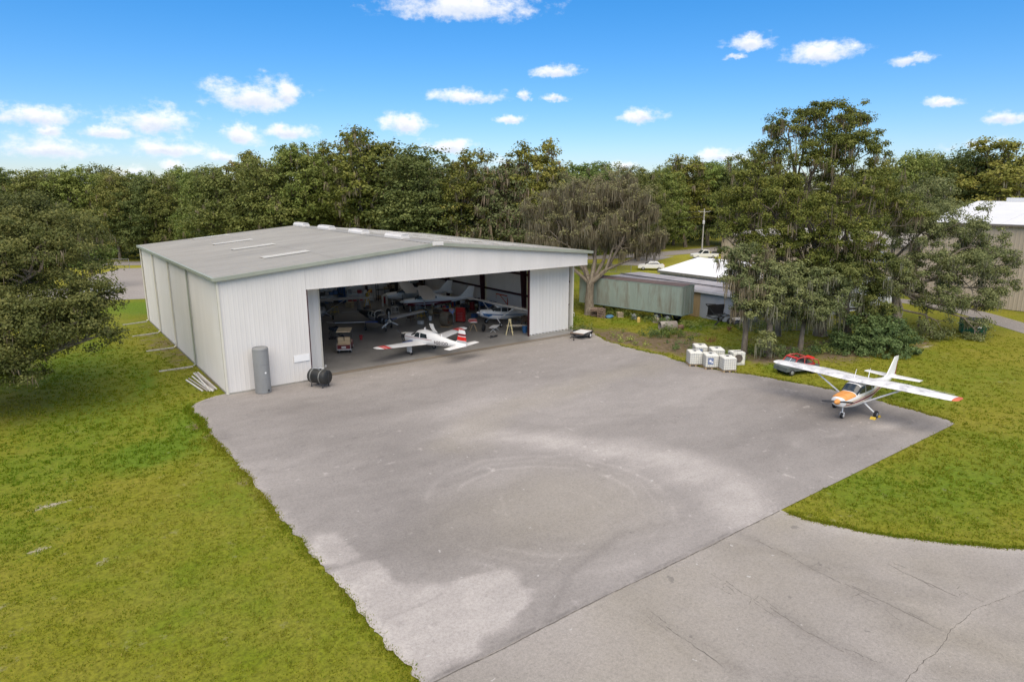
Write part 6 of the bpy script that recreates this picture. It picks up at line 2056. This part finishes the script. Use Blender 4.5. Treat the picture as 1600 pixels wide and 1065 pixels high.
def bark_material():
    t = NT('bark')
    n = t.noise(2.2, 6, .7, sc=(2.5, 2.5, .6))
    t.base(t.ramp(n, [(.3, (.095, .075, .055)), (.55, (.215, .18, .135)), (.75, (.33, .29, .23))]))
    t.set(rough=.9, spec=.15)
    t.bump(n, .6, .05)
    return t.m


BARK = bark_material()


def quads_mesh(name, Q, tint, mat):
    """Q: (n,4,3) quads"""
    n = len(Q)
    me = bpy.data.meshes.new(name)
    me.vertices.add(n * 4); me.vertices.foreach_set('co', Q.astype(np.float32).ravel())
    me.loops.add(n * 4); me.loops.foreach_set('vertex_index', np.arange(n * 4, dtype=np.int32))
    me.polygons.add(n); me.polygons.foreach_set('loop_start', np.arange(0, n * 4, 4, dtype=np.int32))
    me.update(calc_edges=True)
    at = me.attributes.new('tint', 'FLOAT', 'POINT')
    at.data.foreach_set('value', np.repeat(np.clip(tint, 0, 1), 4).astype(np.float32))
    me.materials.append(mat)
    return me


def unit(v):
    return v / np.maximum(np.linalg.norm(v, axis=-1, keepdims=True), 1e-9)


def clumps_of(lobes, dens, r, under=.45, jit=.16):
    """clump centres on the lobes: mostly shell, sparser beneath"""
    C, D, T = [], [], []
    for x, y, z, rx, rz in lobes:
        ry = rx * r.uniform(.85, 1.05)
        n = max(6, int(dens * (rx * ry + 2 * rx * rz) / 3))
        d = unit(r.normal(size=(n * 2, 3)))
        keep = (d[:, 2] > -.25) | (r.random(n * 2) < under)
        d = d[keep][:n]
        rad = 1 - .55 * r.random(len(d)) ** 2.2
        nz = 1 + jit * r.normal(size=len(d))
        C.append(np.array([x, y, z]) + d * np.array([rx, ry, rz]) * (rad * nz)[:, None])
        D.append(d)
        T.append(.40 + .30 * r.random(len(d)) + .0 * d[:, 2] + r.normal() * .07)
    return np.concatenate(C), np.concatenate(D), np.concatenate(T)


def leaf_quads(C, D, T, rc, per, size, r, flat=.62, up=.5):
    n = len(C)
    cnt = np.maximum(2, (per * r.uniform(.5, 1.5, n))).astype(int)
    idx = np.repeat(np.arange(n), cnt)
    m = len(idx)
    rr = rc * r.uniform(.65, 1.35, n)
    off = r.normal(size=(m, 3)) * .5
    off *= (np.minimum(1.0, 1.25 / np.maximum(np.linalg.norm(off, axis=1), .01)))[:, None]
    p = C[idx] + off * rr[idx][:, None] * np.array([1, 1, flat])
    nrm = unit(off * .9 + D[idx] * .35 + np.array([0, 0, up]) + r.normal(size=(m, 3)) * .55)
    t = unit(np.cross(nrm, r.normal(size=(m, 3))))
    b = np.cross(nrm, t)
    s = size * r.uniform(.6, 1.35, m)[:, None]
    Q = np.stack([p + t * s * .62, p + b * s * .36, p - t * s * .62, p - b * s * .36], 1)
    return Q, T[idx] + r.normal(size=m) * .14


def moss_quads(C, rc, n, lmin, lmax, w, r):
    idx = r.integers(0, len(C), n)
    base = C[idx] + r.normal(size=(n, 3)) * np.array([.5, .5, .25]) * rc
    k = 7
    base = np.repeat(base, k, 0) + r.normal(size=(n * k, 3)) * np.array([.13, .13, .10])
    m = len(base)
    L = (r.uniform(lmin, lmax, n).repeat(k)) * r.uniform(.45, 1.0, m)
    a = r.uniform(0, PI, m)
    ax = np.stack([np.cos(a), np.sin(a), np.zeros(m)], 1)
    ww = w * r.uniform(.5, 1.3, m)
    sway = r.normal(size=(m, 3)) * np.array([.10, .10, 0]) * L[:, None]
    Qs = []
    for (u0, u1, w0, w1) in ((0, .35, .6, 1.0), (.35, .75, 1.0, .75), (.75, 1.0, .75, .12)):
        p0 = base + sway * u0 - np.array([0, 0, 1]) * (L * u0)[:, None]
        p1 = base + sway * u1 - np.array([0, 0, 1]) * (L * u1)[:, None]
        Qs.append(np.stack([p0 - ax * (ww * w0)[:, None], p0 + ax * (ww * w0)[:, None], p1 + ax * (ww * w1)[:, None], p1 - ax * (ww * w1)[:, None]], 1))
    return np.concatenate(Qs), np.tile(.5 + r.normal(size=m) * .22, 3)


def limbs(mb, base, fork, r0, lobes, C, r, twigs=5, bare=0):
    base, fork = np.array(base, float), np.array(fork, float)
    mid = (base + fork) / 2 + r.normal(size=3) * np.array([.15, .15, 0])
    mb.tube([base - [0, 0, .25], base + (fork - base) * .06 , mid, fork], [r0 * 1.45, r0 * 1.12, r0 * .92, r0 * .8], 10)
    for lb in lobes:
        c = np.array(lb[:3]) - np.array([0, 0, lb[4] * .35])
        v = c - fork
        d = np.linalg.norm(v)
        m1 = fork + v * .35 + np.array([0, 0, -.05 * d]) + r.normal(size=3) * d * .05
        m2 = fork + v * .7 + np.array([0, 0, .03 * d]) + r.normal(size=3) * d * .06
        rl = r0 * float(np.clip(.30 + lb[3] * .06, .25, .62))
        mb.tube([fork - v * .02, m1, m2, c], [rl, rl * .75, rl * .5, rl * .28], 7)
        dist = np.linalg.norm(C - np.array(lb[:3]), axis=1)
        near = np.where(dist < max(lb[3], lb[4]) * 1.15)[0]
        if len(near):
            for j in r.choice(near, min(twigs, len(near)), replace=False):
                q = C[j]; s_ = m2 + (c - m2) * r.random()
                w = (s_ + q) / 2 + r.normal(size=3) * .12 * np.linalg.norm(q - s_)
                mb.tube([s_, w, q], [rl * .30, rl * .18, rl * .06], 4)


def big_tree(name, label, cat, base, fork, r0, lobes, mat, leaves, size, rc, dens, seed, moss=0, moss_len=(.5, 1.6), moss_w=.05, moss_mat=None, twigs=6, under=.45, group=None, extra_trunks=()):
    r = rng(seed)
    t = thing(name, label, cat, (base[0], base[1], 0), 0, group)
    C, D, T = clumps_of(lobes, dens, r, under)
    Q, tint = leaf_quads(C, D, T, rc, leaves / len(C), size, r)
    keep = Q[:, :, 2].min(1) > .03
    setup(bpy.data.objects.new('crown', quads_mesh('crown', Q[keep], tint[keep], mat)), t)
    mb = MB()
    limbs(mb, (0, 0, 0), fork, r0, lobes, C, r, twigs)
    for b2, f2, r2 in extra_trunks:
        mb.tube([(b2[0], b2[1], -.2), ((b2[0] + f2[0]) / 2, (b2[1] + f2[1]) / 2 + .15, f2[2] * .5), f2], [r2 * 1.3, r2, r2 * .6], 8)
    mb.build('trunk', BARK, t, True)
    if moss:
        low = C[(D[:, 2] < .55)] if (D[:, 2] < .55).sum() > 10 else C
        Q, tint = moss_quads(low, rc, moss, moss_len[0], moss_len[1], moss_w, r)
        keep = Q[:, :, 2].min(1) > .03
        setup(bpy.data.objects.new('hanging_moss', quads_mesh('hanging_moss', Q[keep], tint[keep], moss_mat or MOSS)), t)
    return t


L_A = [(1.31, 1.04, 19.86, 2.68, 1.75), (-0.16, 2.99, 20.65, 1.41, 0.82), (-1.6, 4.25, 19.1, 1.9, 1.3), (1.34, -0.97, 17.35, 2.29, 1.72), (-3.15, 4.74, 16.79, 1.78, 1.3), (-4.98, 5.64, 15.17, 2.13, 1.66), (-6.89, 5.53, 12.07, 2.35, 2.11), (-5.61, 2.83, 12.66, 2.86, 2.29), (-2.14, 1.66, 15.3, 2.54, 2.08), (-3.67, -0.23, 11.41, 3.1, 2.37), (-0.27, -1.56, 13.33, 2.84, 2.39), (4.4, -1.58, 14.19, 2.49, 2.37), (-8.5, 4.71, 9.5, 1.73, 1.5), (-6.79, 2.04, 9.01, 2.5, 1.93), (-4.75, -0.36, 8.12, 2.59, 1.91), (-1.71, -2.82, 9.63, 2.57, 2.01), (-0.03, 1.39, 17.58, 2.33, 1.63), (5.62, -3.22, 11.59, 2.25, 2.01)]
L_B = [(3.54, 1.31, 9.56, 2.61, 1.86), (6.3, -0.39, 10.77, 3.11, 1.86), (7.77, -2.61, 8.99, 2.59, 1.97), (8.17, -4.05, 7.24, 2.2, 1.71), (4.29, -2.7, 6.4, 2.77, 2.05), (1.49, -0.62, 6.4, 2.77, 1.93), (8.09, -4.67, 4.86, 1.71, 1.59), (5.4, -4.44, 3.12, 1.81, 1.57), (2.18, -2.48, 3.9, 2.15, 1.55), (4.92, 3.28, 11.13, 2.56, 1.92), (9.51, 3.06, 13.31, 2.51, 1.98), (0.47, -2.75, 0.74, 1.54, 1.54), (3.84, -5.15, 1.09, 1.18, 1.42), (-1.15, 0.35, 5.18, 1.55, 1.43)]
L_C = [(-2.92, 0.66, 6.09, 2.82, 2.03), (-4.85, 2.03, 5.92, 2.03, 1.58), (0.22, -0.24, 6.63, 2.63, 2.18), (0.46, -1.86, 3.81, 1.93, 1.7)]
L_D = [(-0.15, -1.08, 0.51, 2.63, 1.76), (-2.18, 0.34, 0.24, 1.92, 1.54), (1.51, -1.63, 0.66, 1.38, 1.66), (0.16, 0.28, 1.64, 2.51, 1.4)]
L_E = [(0.41, 0.82, 7.87, 1.6, 1.18), (-0.52, 1.17, 6.67, 1.28, 1.07), (1.4, -0.28, 6.56, 1.5, 1.18), (-0.13, -0.06, 5.59, 1.48, 1.06), (-1.38, -0.12, 4.39, 0.74, 0.74)]
L_F = [(0.09, 0.17, 4.88, 1.89, 1.68), (-1.43, 0.46, 4.2, 1.25, 1.04), (1.77, -0.31, 5.32, 1.81, 1.38), (-1.28, -0.61, 1.7, 0.83, 1.14), (1.53, 1.0, 7.07, 1.61, 1.34)]
L_G = [(0.53, 0.23, 6.19, 1.96, 1.36), (-1.19, 0.28, 4.15, 1.4, 1.19), (0.53, -1.03, 3.99, 2.16, 1.29), (2.09, -0.61, 5.05, 2.19, 1.65)]
L_O = [(6.39, 0.63, 9.4, 3.47, 2.65), (4.48, 3.47, 9.91, 3.76, 3.13), (8.05, 3.57, 10.6, 2.4, 1.66), (8.14, -3.3, 6.86, 1.97, 1.77), (5.83, -3.14, 5.91, 2.68, 1.92), (3.9, -2.53, 5.26, 3.03, 2.27), (5.77, 5.62, 11.88, 2.62, 1.31), (1.31, 4.05, 8.21, 4.08, 3.87), (8.63, -4.76, 5.24, 1.01, 1.09), (4.57, -4.17, 3.48, 1.5, 0.93), (1.92, -2.09, 3.91, 2.99, 1.68), (-0.45, 3.56, 6.39, 3.58, 3.18)]
L_MS = [(4.7, 3.52, 13.29, 4.43, 2.36), (1.62, 5.55, 12.42, 3.54, 2.51), (5.94, -0.39, 11.75, 3.23, 2.73), (6.32, -2.91, 8.32, 1.7, 2.13), (-0.71, 5.0, 8.89, 3.06, 2.18), (2.21, 1.81, 9.79, 4.17, 2.73), (0.24, 8.74, 11.07, 2.27, 2.73), (6.96, 3.58, 14.89, 2.84, 1.2), (3.87, -1.1, 8.32, 2.48, 1.56)]
FRONT = [(-18.5, 123.1, 16.1, 0), (-12.2, 118.5, 17.7, 3), (-7.0, 114.6, 17.0, 0), (-3.1, 111.8, 15.9, 3), (1.4, 108.4, 17.7, 4), (5.5, 105.4, 17.0, 0), (9.9, 102.1, 16.0, 3), (14.2, 98.9, 16.5, 0), (17.4, 86.9, 16.6, 4), (17.9, 69.6, 17.0, 0), (24.2, 79.4, 20.0, 1), (23.4, 63.1, 18.1, 0), (27.9, 62.1, 20.6, 4), (33.8, 65.1, 21.3, 1), (34.0, 52.8, 22.3, 1), (39.4, 53.6, 20.6, 0), (39.6, 45.0, 19.6, 3), (46.4, 48.4, 18.2, 2), (45.3, 39.6, 19.2, 1), (49.1, 36.7, 18.5, 2), (53.0, 33.9, 20.4, 1), (56.2, 31.5, 17.3, 2), (68.4, 39.5, 17.8, 4), (73.7, 38.0, 17.7, 2), (86.4, 43.2, 17.4, 0), (111.5, 58.5, 18.5, 4), (120.2, 59.3, 21.3, 1), (127.9, 58.5, 20.0, 4), (130.7, 54.0, 18.8, 0), (139.2, 52.6, 21.3, 4), (125.6, 36.0, 16.9, 0), (115.3, 7.2, 19.6, 4), (126.0, 6.6, 19.9, 0), (120.2, 1.2, 19.9, 3), (117.2, -3.9, 21.3, 1), (130.1, -3.7, 18.7, 0), (138.6, -5.2, 17.4, 4), (132.4, -10.3, 18.4, 0)]
BACK = [(-24.0, 141.5, 17.4, 4), (-16.6, 125.6, 17.8, 4), (-12.0, 125.9, 16.2, 4), (-5.4, 127.9, 17.5, 0), (-0.8, 115.8, 16.5, 4), (7.3, 121.2, 18.4, 0), (10.3, 104.9, 16.8, 4), (19.7, 117.4, 18.2, 4), (24.9, 111.0, 18.1, 0), (28.8, 92.7, 18.6, 0), (36.0, 100.0, 18.5, 3), (43.4, 97.9, 20.0, 4), (50.5, 94.2, 20.7, 0), (58.2, 90.5, 20.6, 0), (58.2, 75.9, 19.3, 0), (62.9, 69.9, 17.8, 3), (66.0, 64.4, 17.6, 4), (78.9, 71.0, 18.6, 0), (80.6, 61.6, 18.2, 0), (88.8, 59.7, 18.8, 3), (100.1, 58.0, 18.3, 0), (121.7, 64.3, 20.3, 0), (137.1, 65.7, 20.4, 3), (129.3, 53.4, 18.5, 3), (138.1, 48.8, 17.7, 4), (150.8, 46.8, 17.2, 0), (164.9, 44.5, 18.5, 4), (168.7, 37.4, 18.8, 4), (138.2, 15.2, 20.4, 4), (141.7, 10.2, 19.2, 0), (146.1, 8.2, 19.0, 3), (153.5, 3.1, 18.4, 0), (159.6, -2.0, 17.6, 3), (167.7, -3.6, 17.2, 3)]


def build_trees():
    big_tree('oak_tree', 'wide spreading oak at the left edge, its branches reaching low over the lawn', 'tree', (-15.5, 5.5), (.6, 0, 3.0), .62, L_O, LF_OLIVE, 185000, .135, .60, 15, 101, moss=260, moss_len=(.3, .9), moss_w=.025, twigs=9, under=.75)
    big_tree('oak_tree', 'tallest tree of the right hand clump, with an airy olive crown above the liquid totes', 'tree', (50.2, -13.8), (-.8, .8, 5.2), .55, L_A, LF_WARM, 112000, .155, .56, 8.5, 102, moss=520, moss_len=(.5, 1.8), moss_w=.034, twigs=9,
             extra_trunks=[((-3.5, 2.2), (-4.6, 2.4, 9.5), .22), ((2.2, -1.5), (.9, -.8, 11), .24)])
    big_tree('oak_tree', 'grey green oak with drooping boughs in front of the tan hangar', 'tree', (56.5, -18.2), (.6, 1.2, 4.4), .42, L_B, LF_GREY, 74000, .15, .55, 8.5, 103, moss=260, moss_len=(.4, 1.4), moss_w=.03, moss_mat=MOSS_G, twigs=9, under=.7)
    big_tree('oak_tree', 'dark leafy oak in front of the tallest tree of the right hand clump', 'tree', (50.0, -16.6), (-1.0, .4, 3.0), .30, L_C, LF_OAK, 40000, .155, .56, 9, 104, moss=260, moss_len=(.5, 1.5), moss_w=.03, moss_mat=MOSS_G, twigs=7)
    big_tree('shrub', 'dense dark green shrub at the foot of the right hand trees behind the parked aeroplane', 'shrub', (48.5, -19.3), (0, -.2, .6), .10, L_D, LF_BUSH, 26000, .17, .45, 18, 105, twigs=6, under=.9)
    big_tree('mossy_tree', 'slender tree hung with grey moss behind the liquid totes, nearest the trailer body', 'tree', (38.2, -13.7), (.2, .2, 3.4), .24, L_E, LF_GREY, 13000, .15, .42, 16, 106, moss=230, moss_len=(.6, 2.0), moss_w=.03, moss_mat=MOSS, twigs=7, under=.8)
    big_tree('mossy_tree', 'mossy tree with a vine wrapped trunk, between the liquid totes and the red truck cab', 'tree', (39.0, -15.4), (.3, .2, 2.6), .30, L_F, LF_GREY, 19000, .15, .45, 16, 107, moss=150, moss_len=(.5, 1.7), moss_w=.03, moss_mat=MOSS_G, twigs=7, under=.8)
    big_tree('mossy_tree', 'grey leaved mossy tree directly behind the red truck cab', 'tree', (42.9, -16.0), (.4, .1, 2.4), .22, L_G, LF_GREY, 17000, .16, .48, 15, 108, moss=230, moss_len=(.5, 1.8), moss_w=.03, moss_mat=MOSS_G, twigs=7, under=.8)
    big_tree('mossy_oak', 'spreading oak draped in brown hanging moss by the right rear of the hangar', 'tree', (40.0, 7.3), (.3, .3, 3.4), .52, L_MS, LF_BROWN, 25000, .165, .55, 6.5, 109, moss=2900, moss_len=(.5, 1.8), moss_w=.038, twigs=20, under=.8)
    big_tree('small_tree', 'small yellow green tree beyond the left oak, before the far drive', 'tree', (-3.6, 64.5), (.1, .2, 1.6), .16, [(-.2, 0, 4.6, 2.6, 1.6), (1.6, -.6, 4.0, 2.2, 1.3), (-2.2, .6, 3.8, 2.2, 1.3), (3.0, -1, 5.0, 1.6, 1.0)], LF_LIGHT, 9000, .26, .5, 16, 110, twigs=6, under=.8)
    # shared models for the far wood
    kinds = [('round topped green tree', LF_OAK, dict(l=[(0, 0, 13.5, 4.6, 4.2), (2.6, 1, 10.5, 3.6, 3.4), (-2.8, -.6, 10.2, 3.6, 3.4), (.4, -2.8, 9.4, 3.6, 3.2), (-.3, 2.8, 9.8, 3.4, 3.2), (1.4, -1, 15.8, 2.8, 2.6), (3.2, -1.6, 6.6, 3.0, 2.4), (-3, 1.2, 6.2, 3.0, 2.4), (0, -3, 5.2, 3, 2.2)], n=13000, dens=8, rc=.78, moss=60)),
             ('tall airy tree', LF_WARM, dict(l=[(0, 0, 11, 3.8, 4.0), (2.6, .6, 13.4, 2.4, 2.4), (-2.4, .2, 14.0, 2.4, 2.4), (.4, -1.4, 16.4, 2.1, 1.8), (1.6, 1.2, 18.0, 1.5, 1.2), (-1.4, -.6, 18.3, 1.4, 1.0), (3.3, -1, 10.2, 2.4, 2.2), (-3.2, .8, 9.4, 2.6, 2.4), (0, -2.6, 7, 3.0, 2.6)], n=9500, dens=7, rc=.72, moss=160)),
             ('moss hung brownish tree', LF_GREY, dict(l=[(0, 0, 14.2, 3.8, 3.2), (2.8, .6, 11.6, 3.2, 2.8), (-2.8, .4, 11.8, 3.2, 2.8), (.6, -2.4, 10.4, 3.2, 2.8), (-.4, 2.6, 10.6, 3.2, 2.8), (1.0, 0, 17.2, 2.2, 1.8), (0, -3, 7, 3, 2.4), (3, -1, 7.5, 2.6, 2.2), (-3, -1, 7, 2.6, 2.2)], n=9000, dens=8, rc=.74, moss=620)),
             ('dense dark green tree', LF_DARK, dict(l=[(0, 0, 13, 5.0, 4.6), (3.2, .4, 9.6, 3.6, 3.6), (-3.2, .6, 9.8, 3.6, 3.6), (.6, -3.2, 8.8, 3.6, 3.4), (0, 3, 9, 3.4, 3.4), (0, 0, 16.4, 3.0, 2.4), (2.8, -2, 5.2, 3.2, 2.6), (-2.8, -2, 5.0, 3.2, 2.6)], n=14000, dens=8, rc=.8, moss=0)),
             ('bright leaved green tree', LF_LIGHT, dict(l=[(0, 0, 12.6, 4.2, 4.2), (2.4, .8, 15.2, 2.8, 2.6), (-2.2, -.6, 15.6, 2.8, 2.6), (.4, .2, 17.6, 2.2, 1.8), (3, -1, 9.6, 3.2, 3.0), (-3, .8, 9.4, 3.2, 3.0), (0, -3, 8.4, 3.2, 3), (1.8, -2, 5.4, 3, 2.4), (-1.8, -2, 5.2, 3, 2.4)], n=13000, dens=8, rc=.76, moss=40))]
    variants = {}
    for k, (lab, mt, d) in enumerate(kinds):
        for v in range(2):
            r = rng(300 + k * 10 + v)
            lobes = [(x + r.normal() * .5, y + r.normal() * .5, z + r.normal() * .3, a * r.uniform(.88, 1.12), b * r.uniform(.88, 1.12)) for x, y, z, a, b in d['l']]
            C, D, T = clumps_of(lobes, d['dens'], r, .6)
            Q, tint = leaf_quads(C, D, T, d['rc'] * 1.08, d['n'] * 2.0 / len(C), .29, r)
            zmax = np.percentile(Q[:, :, 2], 99.7)
            parts = [('crown', quads_mesh('crown', Q[Q[:, :, 2].min(1) > .1], tint[Q[:, :, 2].min(1) > .1], mt))]
            mb = MB(); limbs(mb, (0, 0, 0), (0, 0, 5.0), .30, lobes, C, r, 4)
            parts.append(('trunk', mb.mesh('trunk', BARK, True)))
            if d['moss']:
                Q, tint = moss_quads(C, d['rc'], d['moss'], .7, 2.0, .055, r)
                parts.append(('hanging_moss', quads_mesh('hanging_moss', Q, tint, MOSS)))
            variants[(k, v)] = (parts, zmax)
    units = ['', 'first', 'second', 'third', 'fourth', 'fifth', 'sixth', 'seventh', 'eighth', 'ninth', 'tenth', 'eleventh', 'twelfth', 'thirteenth', 'fourteenth', 'fifteenth', 'sixteenth', 'seventeenth', 'eighteenth', 'nineteenth', 'twentieth']
    tens = {20: 'twenty', 30: 'thirty', 40: 'forty'}

    def ordw(n):
        if n <= 20: return units[n]
        if n % 10 == 0: return {30: 'thirtieth', 40: 'fortieth'}[n]
        return tens[n // 10 * 10] + '-' + units[n % 10]
    rd = random.Random(8)
    names = ['oak_tree', 'tall_tree', 'mossy_tree', 'dark_tree', 'bright_tree']
    for row, tab in (('front', FRONT), ('back', BACK)):
        for i, (x, y, h, k) in enumerate(tab):
            parts, zm = variants[(k, rd.randint(0, 1))]
            lab = f'{kinds[k][0]}, {ordw(i + 1)} from the left in the {row} row of the far wood'
            t = thing(names[k], lab, 'tree', (x, y, 0), rd.uniform(0, 6.28), f'trees of the far wood, {row} row')
            s = h / zm; w = s * rd.uniform(.92, 1.34)
            t.scale = (w, w, s)
            for nm, me in parts:
                setup(bpy.data.objects.new(nm, me), t)
    # undergrowth along the foot of the wood, and far ground cover of trees behind it
    r = rng(77)
    path = np.array([(-60, 150), (-25, 128), (-8, 112), (9, 104), (28, 94), (60, 74), (84, 60), (100, 60), (118, 64), (138, 67), (165, 71)], float)
    d = np.concatenate([[0], np.cumsum(np.hypot(*np.diff(path, axis=0).T))])
    n = 2600
    s = r.uniform(0, d[-1], n)
    depth = r.uniform(0, 16, n)
    C = np.stack([np.interp(s, d, path[:, 0]) + depth * .55, np.interp(s, d, path[:, 1]) + depth * .8, r.uniform(.2, 1, n) ** 1.3 * (2.2 + depth * .32) * (0.6 + .8 * vnoise(s * .16, s * 0, 5))], 1)
    Q, tint = leaf_quads(C, unit(r.normal(size=(n, 3))), .25 + .45 * r.random(n), .85, 12, .42, r)
    prop(setup(bpy.data.objects.new('undergrowth', quads_mesh('undergrowth', Q[Q[:, :, 2].min(1) > .02], tint[Q[:, :, 2].min(1) > .02], LF_DARK))), kind='stuff')
    n = 1500
    s = r.uniform(0, d[-1], n); depth = r.uniform(16, 46, n)
    C = np.stack([np.interp(s, d, path[:, 0]) + depth * .55, np.interp(s, d, path[:, 1]) + depth * .8, r.uniform(1, 15, n)], 1)
    Q, tint = leaf_quads(C, unit(r.normal(size=(n, 3))), .3 + .4 * r.random(n), 1.5, 14, .9, r)
    prop(setup(bpy.data.objects.new('far_wood', quads_mesh('far_wood', Q, tint, LF_DARK))), kind='stuff')
    # weeds round the trailer, the dirt patch and the trees
    r = rng(78)
    spots = [(41.8, 4.5, .5, 3.2, 46, .35), (42.6, .5, .5, 2.2, 34, .35), (38.6, -5.2, .9, .9, 26, .4), (37.4, -4.4, .5, .6, 14, .35), (43.6, -3.6, 1.4, .5, 22, .3), (39.8, -16.4, .5, .5, 26, .5), (38.9, -14.6, .5, .5, 18, .4), (40.6, -17.3, 1.0, .6, 20, .4),
             (36.2, -14.2, .4, .9, 10, .3), (46.0, -17.8, 1.5, .8, 36, .5), (44.0, -17.4, .8, .6, 20, .45), (33.3, 1.5, .4, 1.0, 10, .3), (48.5, -8.2, 2.5, .8, 40, .4), (53, -11.5, 3, 1.2, 40, .5), (33.4, -4.6, .3, 1.2, 8, .25), (36.3, -9.0, 1.2, .8, 12, .25)]
    for k, (x, y, sx, sy, n, hh) in enumerate(spots):
        C = np.stack([x + r.normal(size=n) * sx, y + r.normal(size=n) * sy, np.abs(r.normal(size=n)) * hh * .7 + .1], 1)
        Q, tint = leaf_quads(C, unit(r.normal(size=(n, 3)) + [0, 0, 1]), .3 + .5 * r.random(n), .34, 46, .12, r, .9, .3)
        ok = Q[:, :, 2].min(1) > .005
        where = ['under the middle of the green trailer', 'by the doors of the green trailer', 'beside the culvert pipe', 'on the dirt left of the culvert pipe', 'in front of the trailer doors', 'at the vine wrapped trunk', 'at the foot of the slender mossy tree', 'behind the red truck cab',
                 'beside the tipped tote', 'under the right hand trees', 'right of the red truck cab', 'at the right corner of the hangar', 'before the white shed', 'under the trees by the wire fence', 'on the apron edge by the utility trailer', 'on the bare ground behind the totes'][k]
        o = setup(bpy.data.objects.new('weeds', quads_mesh('weeds', Q[ok], tint[ok], LF_BUSH if k % 2 else LF_LIGHT)))
        prop(o, 'leafy green weeds ' + where, 'weeds')
    # leaning dead trunk seen in the wood above the roof
    t = thing('bare_tree', 'leaning pale bare trunk in the wood above the hangar roof ridge', 'tree', (44.0, 56.0, 0))
    MB().tube([(1.2, -1, 0), (.6, -.4, 6), (-.6, .3, 11.5), (-2.2, 1.2, 15.2)], [.30, .24, .15, .05], 7).tube([(.1, 0, 9), (1.3, -.5, 12.4)], [.10, .03], 5).tube([(-.5, .2, 11), (-.2, .3, 14)], [.08, .02], 5).build('trunk', M('pale_bark', (.30, .26, .20), .9, .2, 2), t, True)


build_trees()


def build_grass():
    """blades over the lawns near the camera"""
    r = rng(9)
    n = 210000
    x = r.uniform(-34, 64, n); y = r.uniform(-46, 30, n)
    dist = np.hypot(x - CAM.x, y - CAM.y)
    cz = np.cos(YAW); sz = np.sin(YAW)
    fx = (x - CAM.x) * sz + (y - CAM.y) * cz
    sx = (x - CAM.x) * cz - (y - CAM.y) * sz
    vis = (fx > 8) & (np.abs(sx) < fx * .83 + 1.5)
    keep = vis & (r.random(n) < np.clip((24.0 / np.maximum(dist, 8)) ** 1.6, .02, 1))
    le = np.where(y > .35, -.15, left_edge(np.minimum(y, .3)))
    re = right_edge(np.clip(y, -31.6, .3))
    on_ap = (y > -31.6) & (y < .35) & (x > le + r.normal(size=n) * .12) & (x < re - .05)
    tl = np.interp(y, [-62, -45, -36, -31.5], [-14, -9, -4.2, -2.7]); tr_ = np.interp(y, [-62, -50, -43, -39, -36.9, -35.5, -33.7, -32.4, -31.5], [64, 44, 27, 19.5, 17.6, 16.6, 15.4, 15.0, 14.9])
    on_tx = (y <= -31.5) & (x > tl - .1) & (x < tr_ + .15)
    hang = (y >= .2) & (x > -.3) & (x < 33.2)
    so = blob_field(x, y, SOIL)
    bare = (so + .5 * (fbm(x * .8, y * .8, 5) - .5) > .6) & (r.random(n) < .8)
    keep &= ~(on_ap | on_tx | hang | bare)
    sand = fbm(x * 1.3, y * 1.3, 44) > .66
    keep &= ~(sand & (r.random(n) < .7))
    # taller, rougher tufts hanging over the paving edge
    ne = 2600
    ye = r.uniform(-31.4, -.9, ne)
    side = r.random(ne) < .62
    rag = fbm(ye * .9, ye * 0 + side, 19)
    xe = np.where(side, left_edge(ye) - np.abs(r.normal(size=ne)) * .22 + .12 * rag, right_edge(ye) + np.abs(r.normal(size=ne)) * .16 - .08 * rag)
    ok = rag + r.random(ne) * .3 > .5
    ok &= ~((~side) & (ye > -12) & (r.random(ne) < .7))
    ye, xe = ye[ok], xe[ok]
    nr = 700
    yr = r.uniform(-40, -31.9, nr)
    xr = np.interp(yr, [-62, -50, -43, -39, -36.9, -35.5, -33.7, -32.4, -31.5], [64, 44, 27, 19.5, 17.6, 16.6, 15.4, 15.0, 14.9]) + (fbm(yr * .8, yr * 0, 131) - .5) * .5 + (fbm(yr * 3, yr * 0, 132) - .5) * .22 + np.abs(r.normal(size=nr)) * .15 - .03
    x = np.concatenate([x[keep], xe, xr]); y = np.concatenate([y[keep], ye, yr])
    dist = np.hypot(x - CAM.x, y - CAM.y)
    edge = np.concatenate([np.zeros(keep.sum()), np.ones(len(xe) + nr)])
    m = len(x)
    lush = blob_field(x, y, LUSH)
    per = 6
    X = np.repeat(x, per) + r.normal(size=m * per) * .075; Y = np.repeat(y, per) + r.normal(size=m * per) * .075
    H = (.042 + .035 * np.repeat(np.clip(lush, 0, 1), per) + .012 * np.repeat(edge, per)) * r.uniform(.5, 1.6, m * per) * np.repeat(np.clip(dist / 26, 1, 1.5), per)
    a = r.uniform(0, 2 * PI, m * per); w = .016 * np.repeat(np.clip(dist / 22, 1, 2), per) * r.uniform(.7, 1.3, m * per)
    lean = r.uniform(.2, 1.1, m * per) * H; la = r.uniform(0, 2 * PI, m * per)
    p = np.stack([X, Y, np.zeros(m * per)], 1)
    ax = np.stack([np.cos(a), np.sin(a), np.zeros(m * per)], 1) * w[:, None]
    tip = p + np.stack([np.cos(la) * lean, np.sin(la) * lean, H], 1)
    Q = np.stack([p - ax, p + ax, tip + ax * .35, tip - ax * .35], 1)
    patch = fbm(x * .18, y * .18, 12)
    tint = np.repeat(.12 + .75 * patch + .0 * lush, per) + r.normal(size=m * per) * .16
    tint = tint - .40 * np.repeat(lush, per)
    mt = leaf_material('grass_blade', (.125, .195, .006), (.195, .198, .010), (.31, .265, .045), .45)
    prop(setup(bpy.data.objects.new('grass', quads_mesh('grass', Q, tint, mt))), kind='stuff')


build_grass()
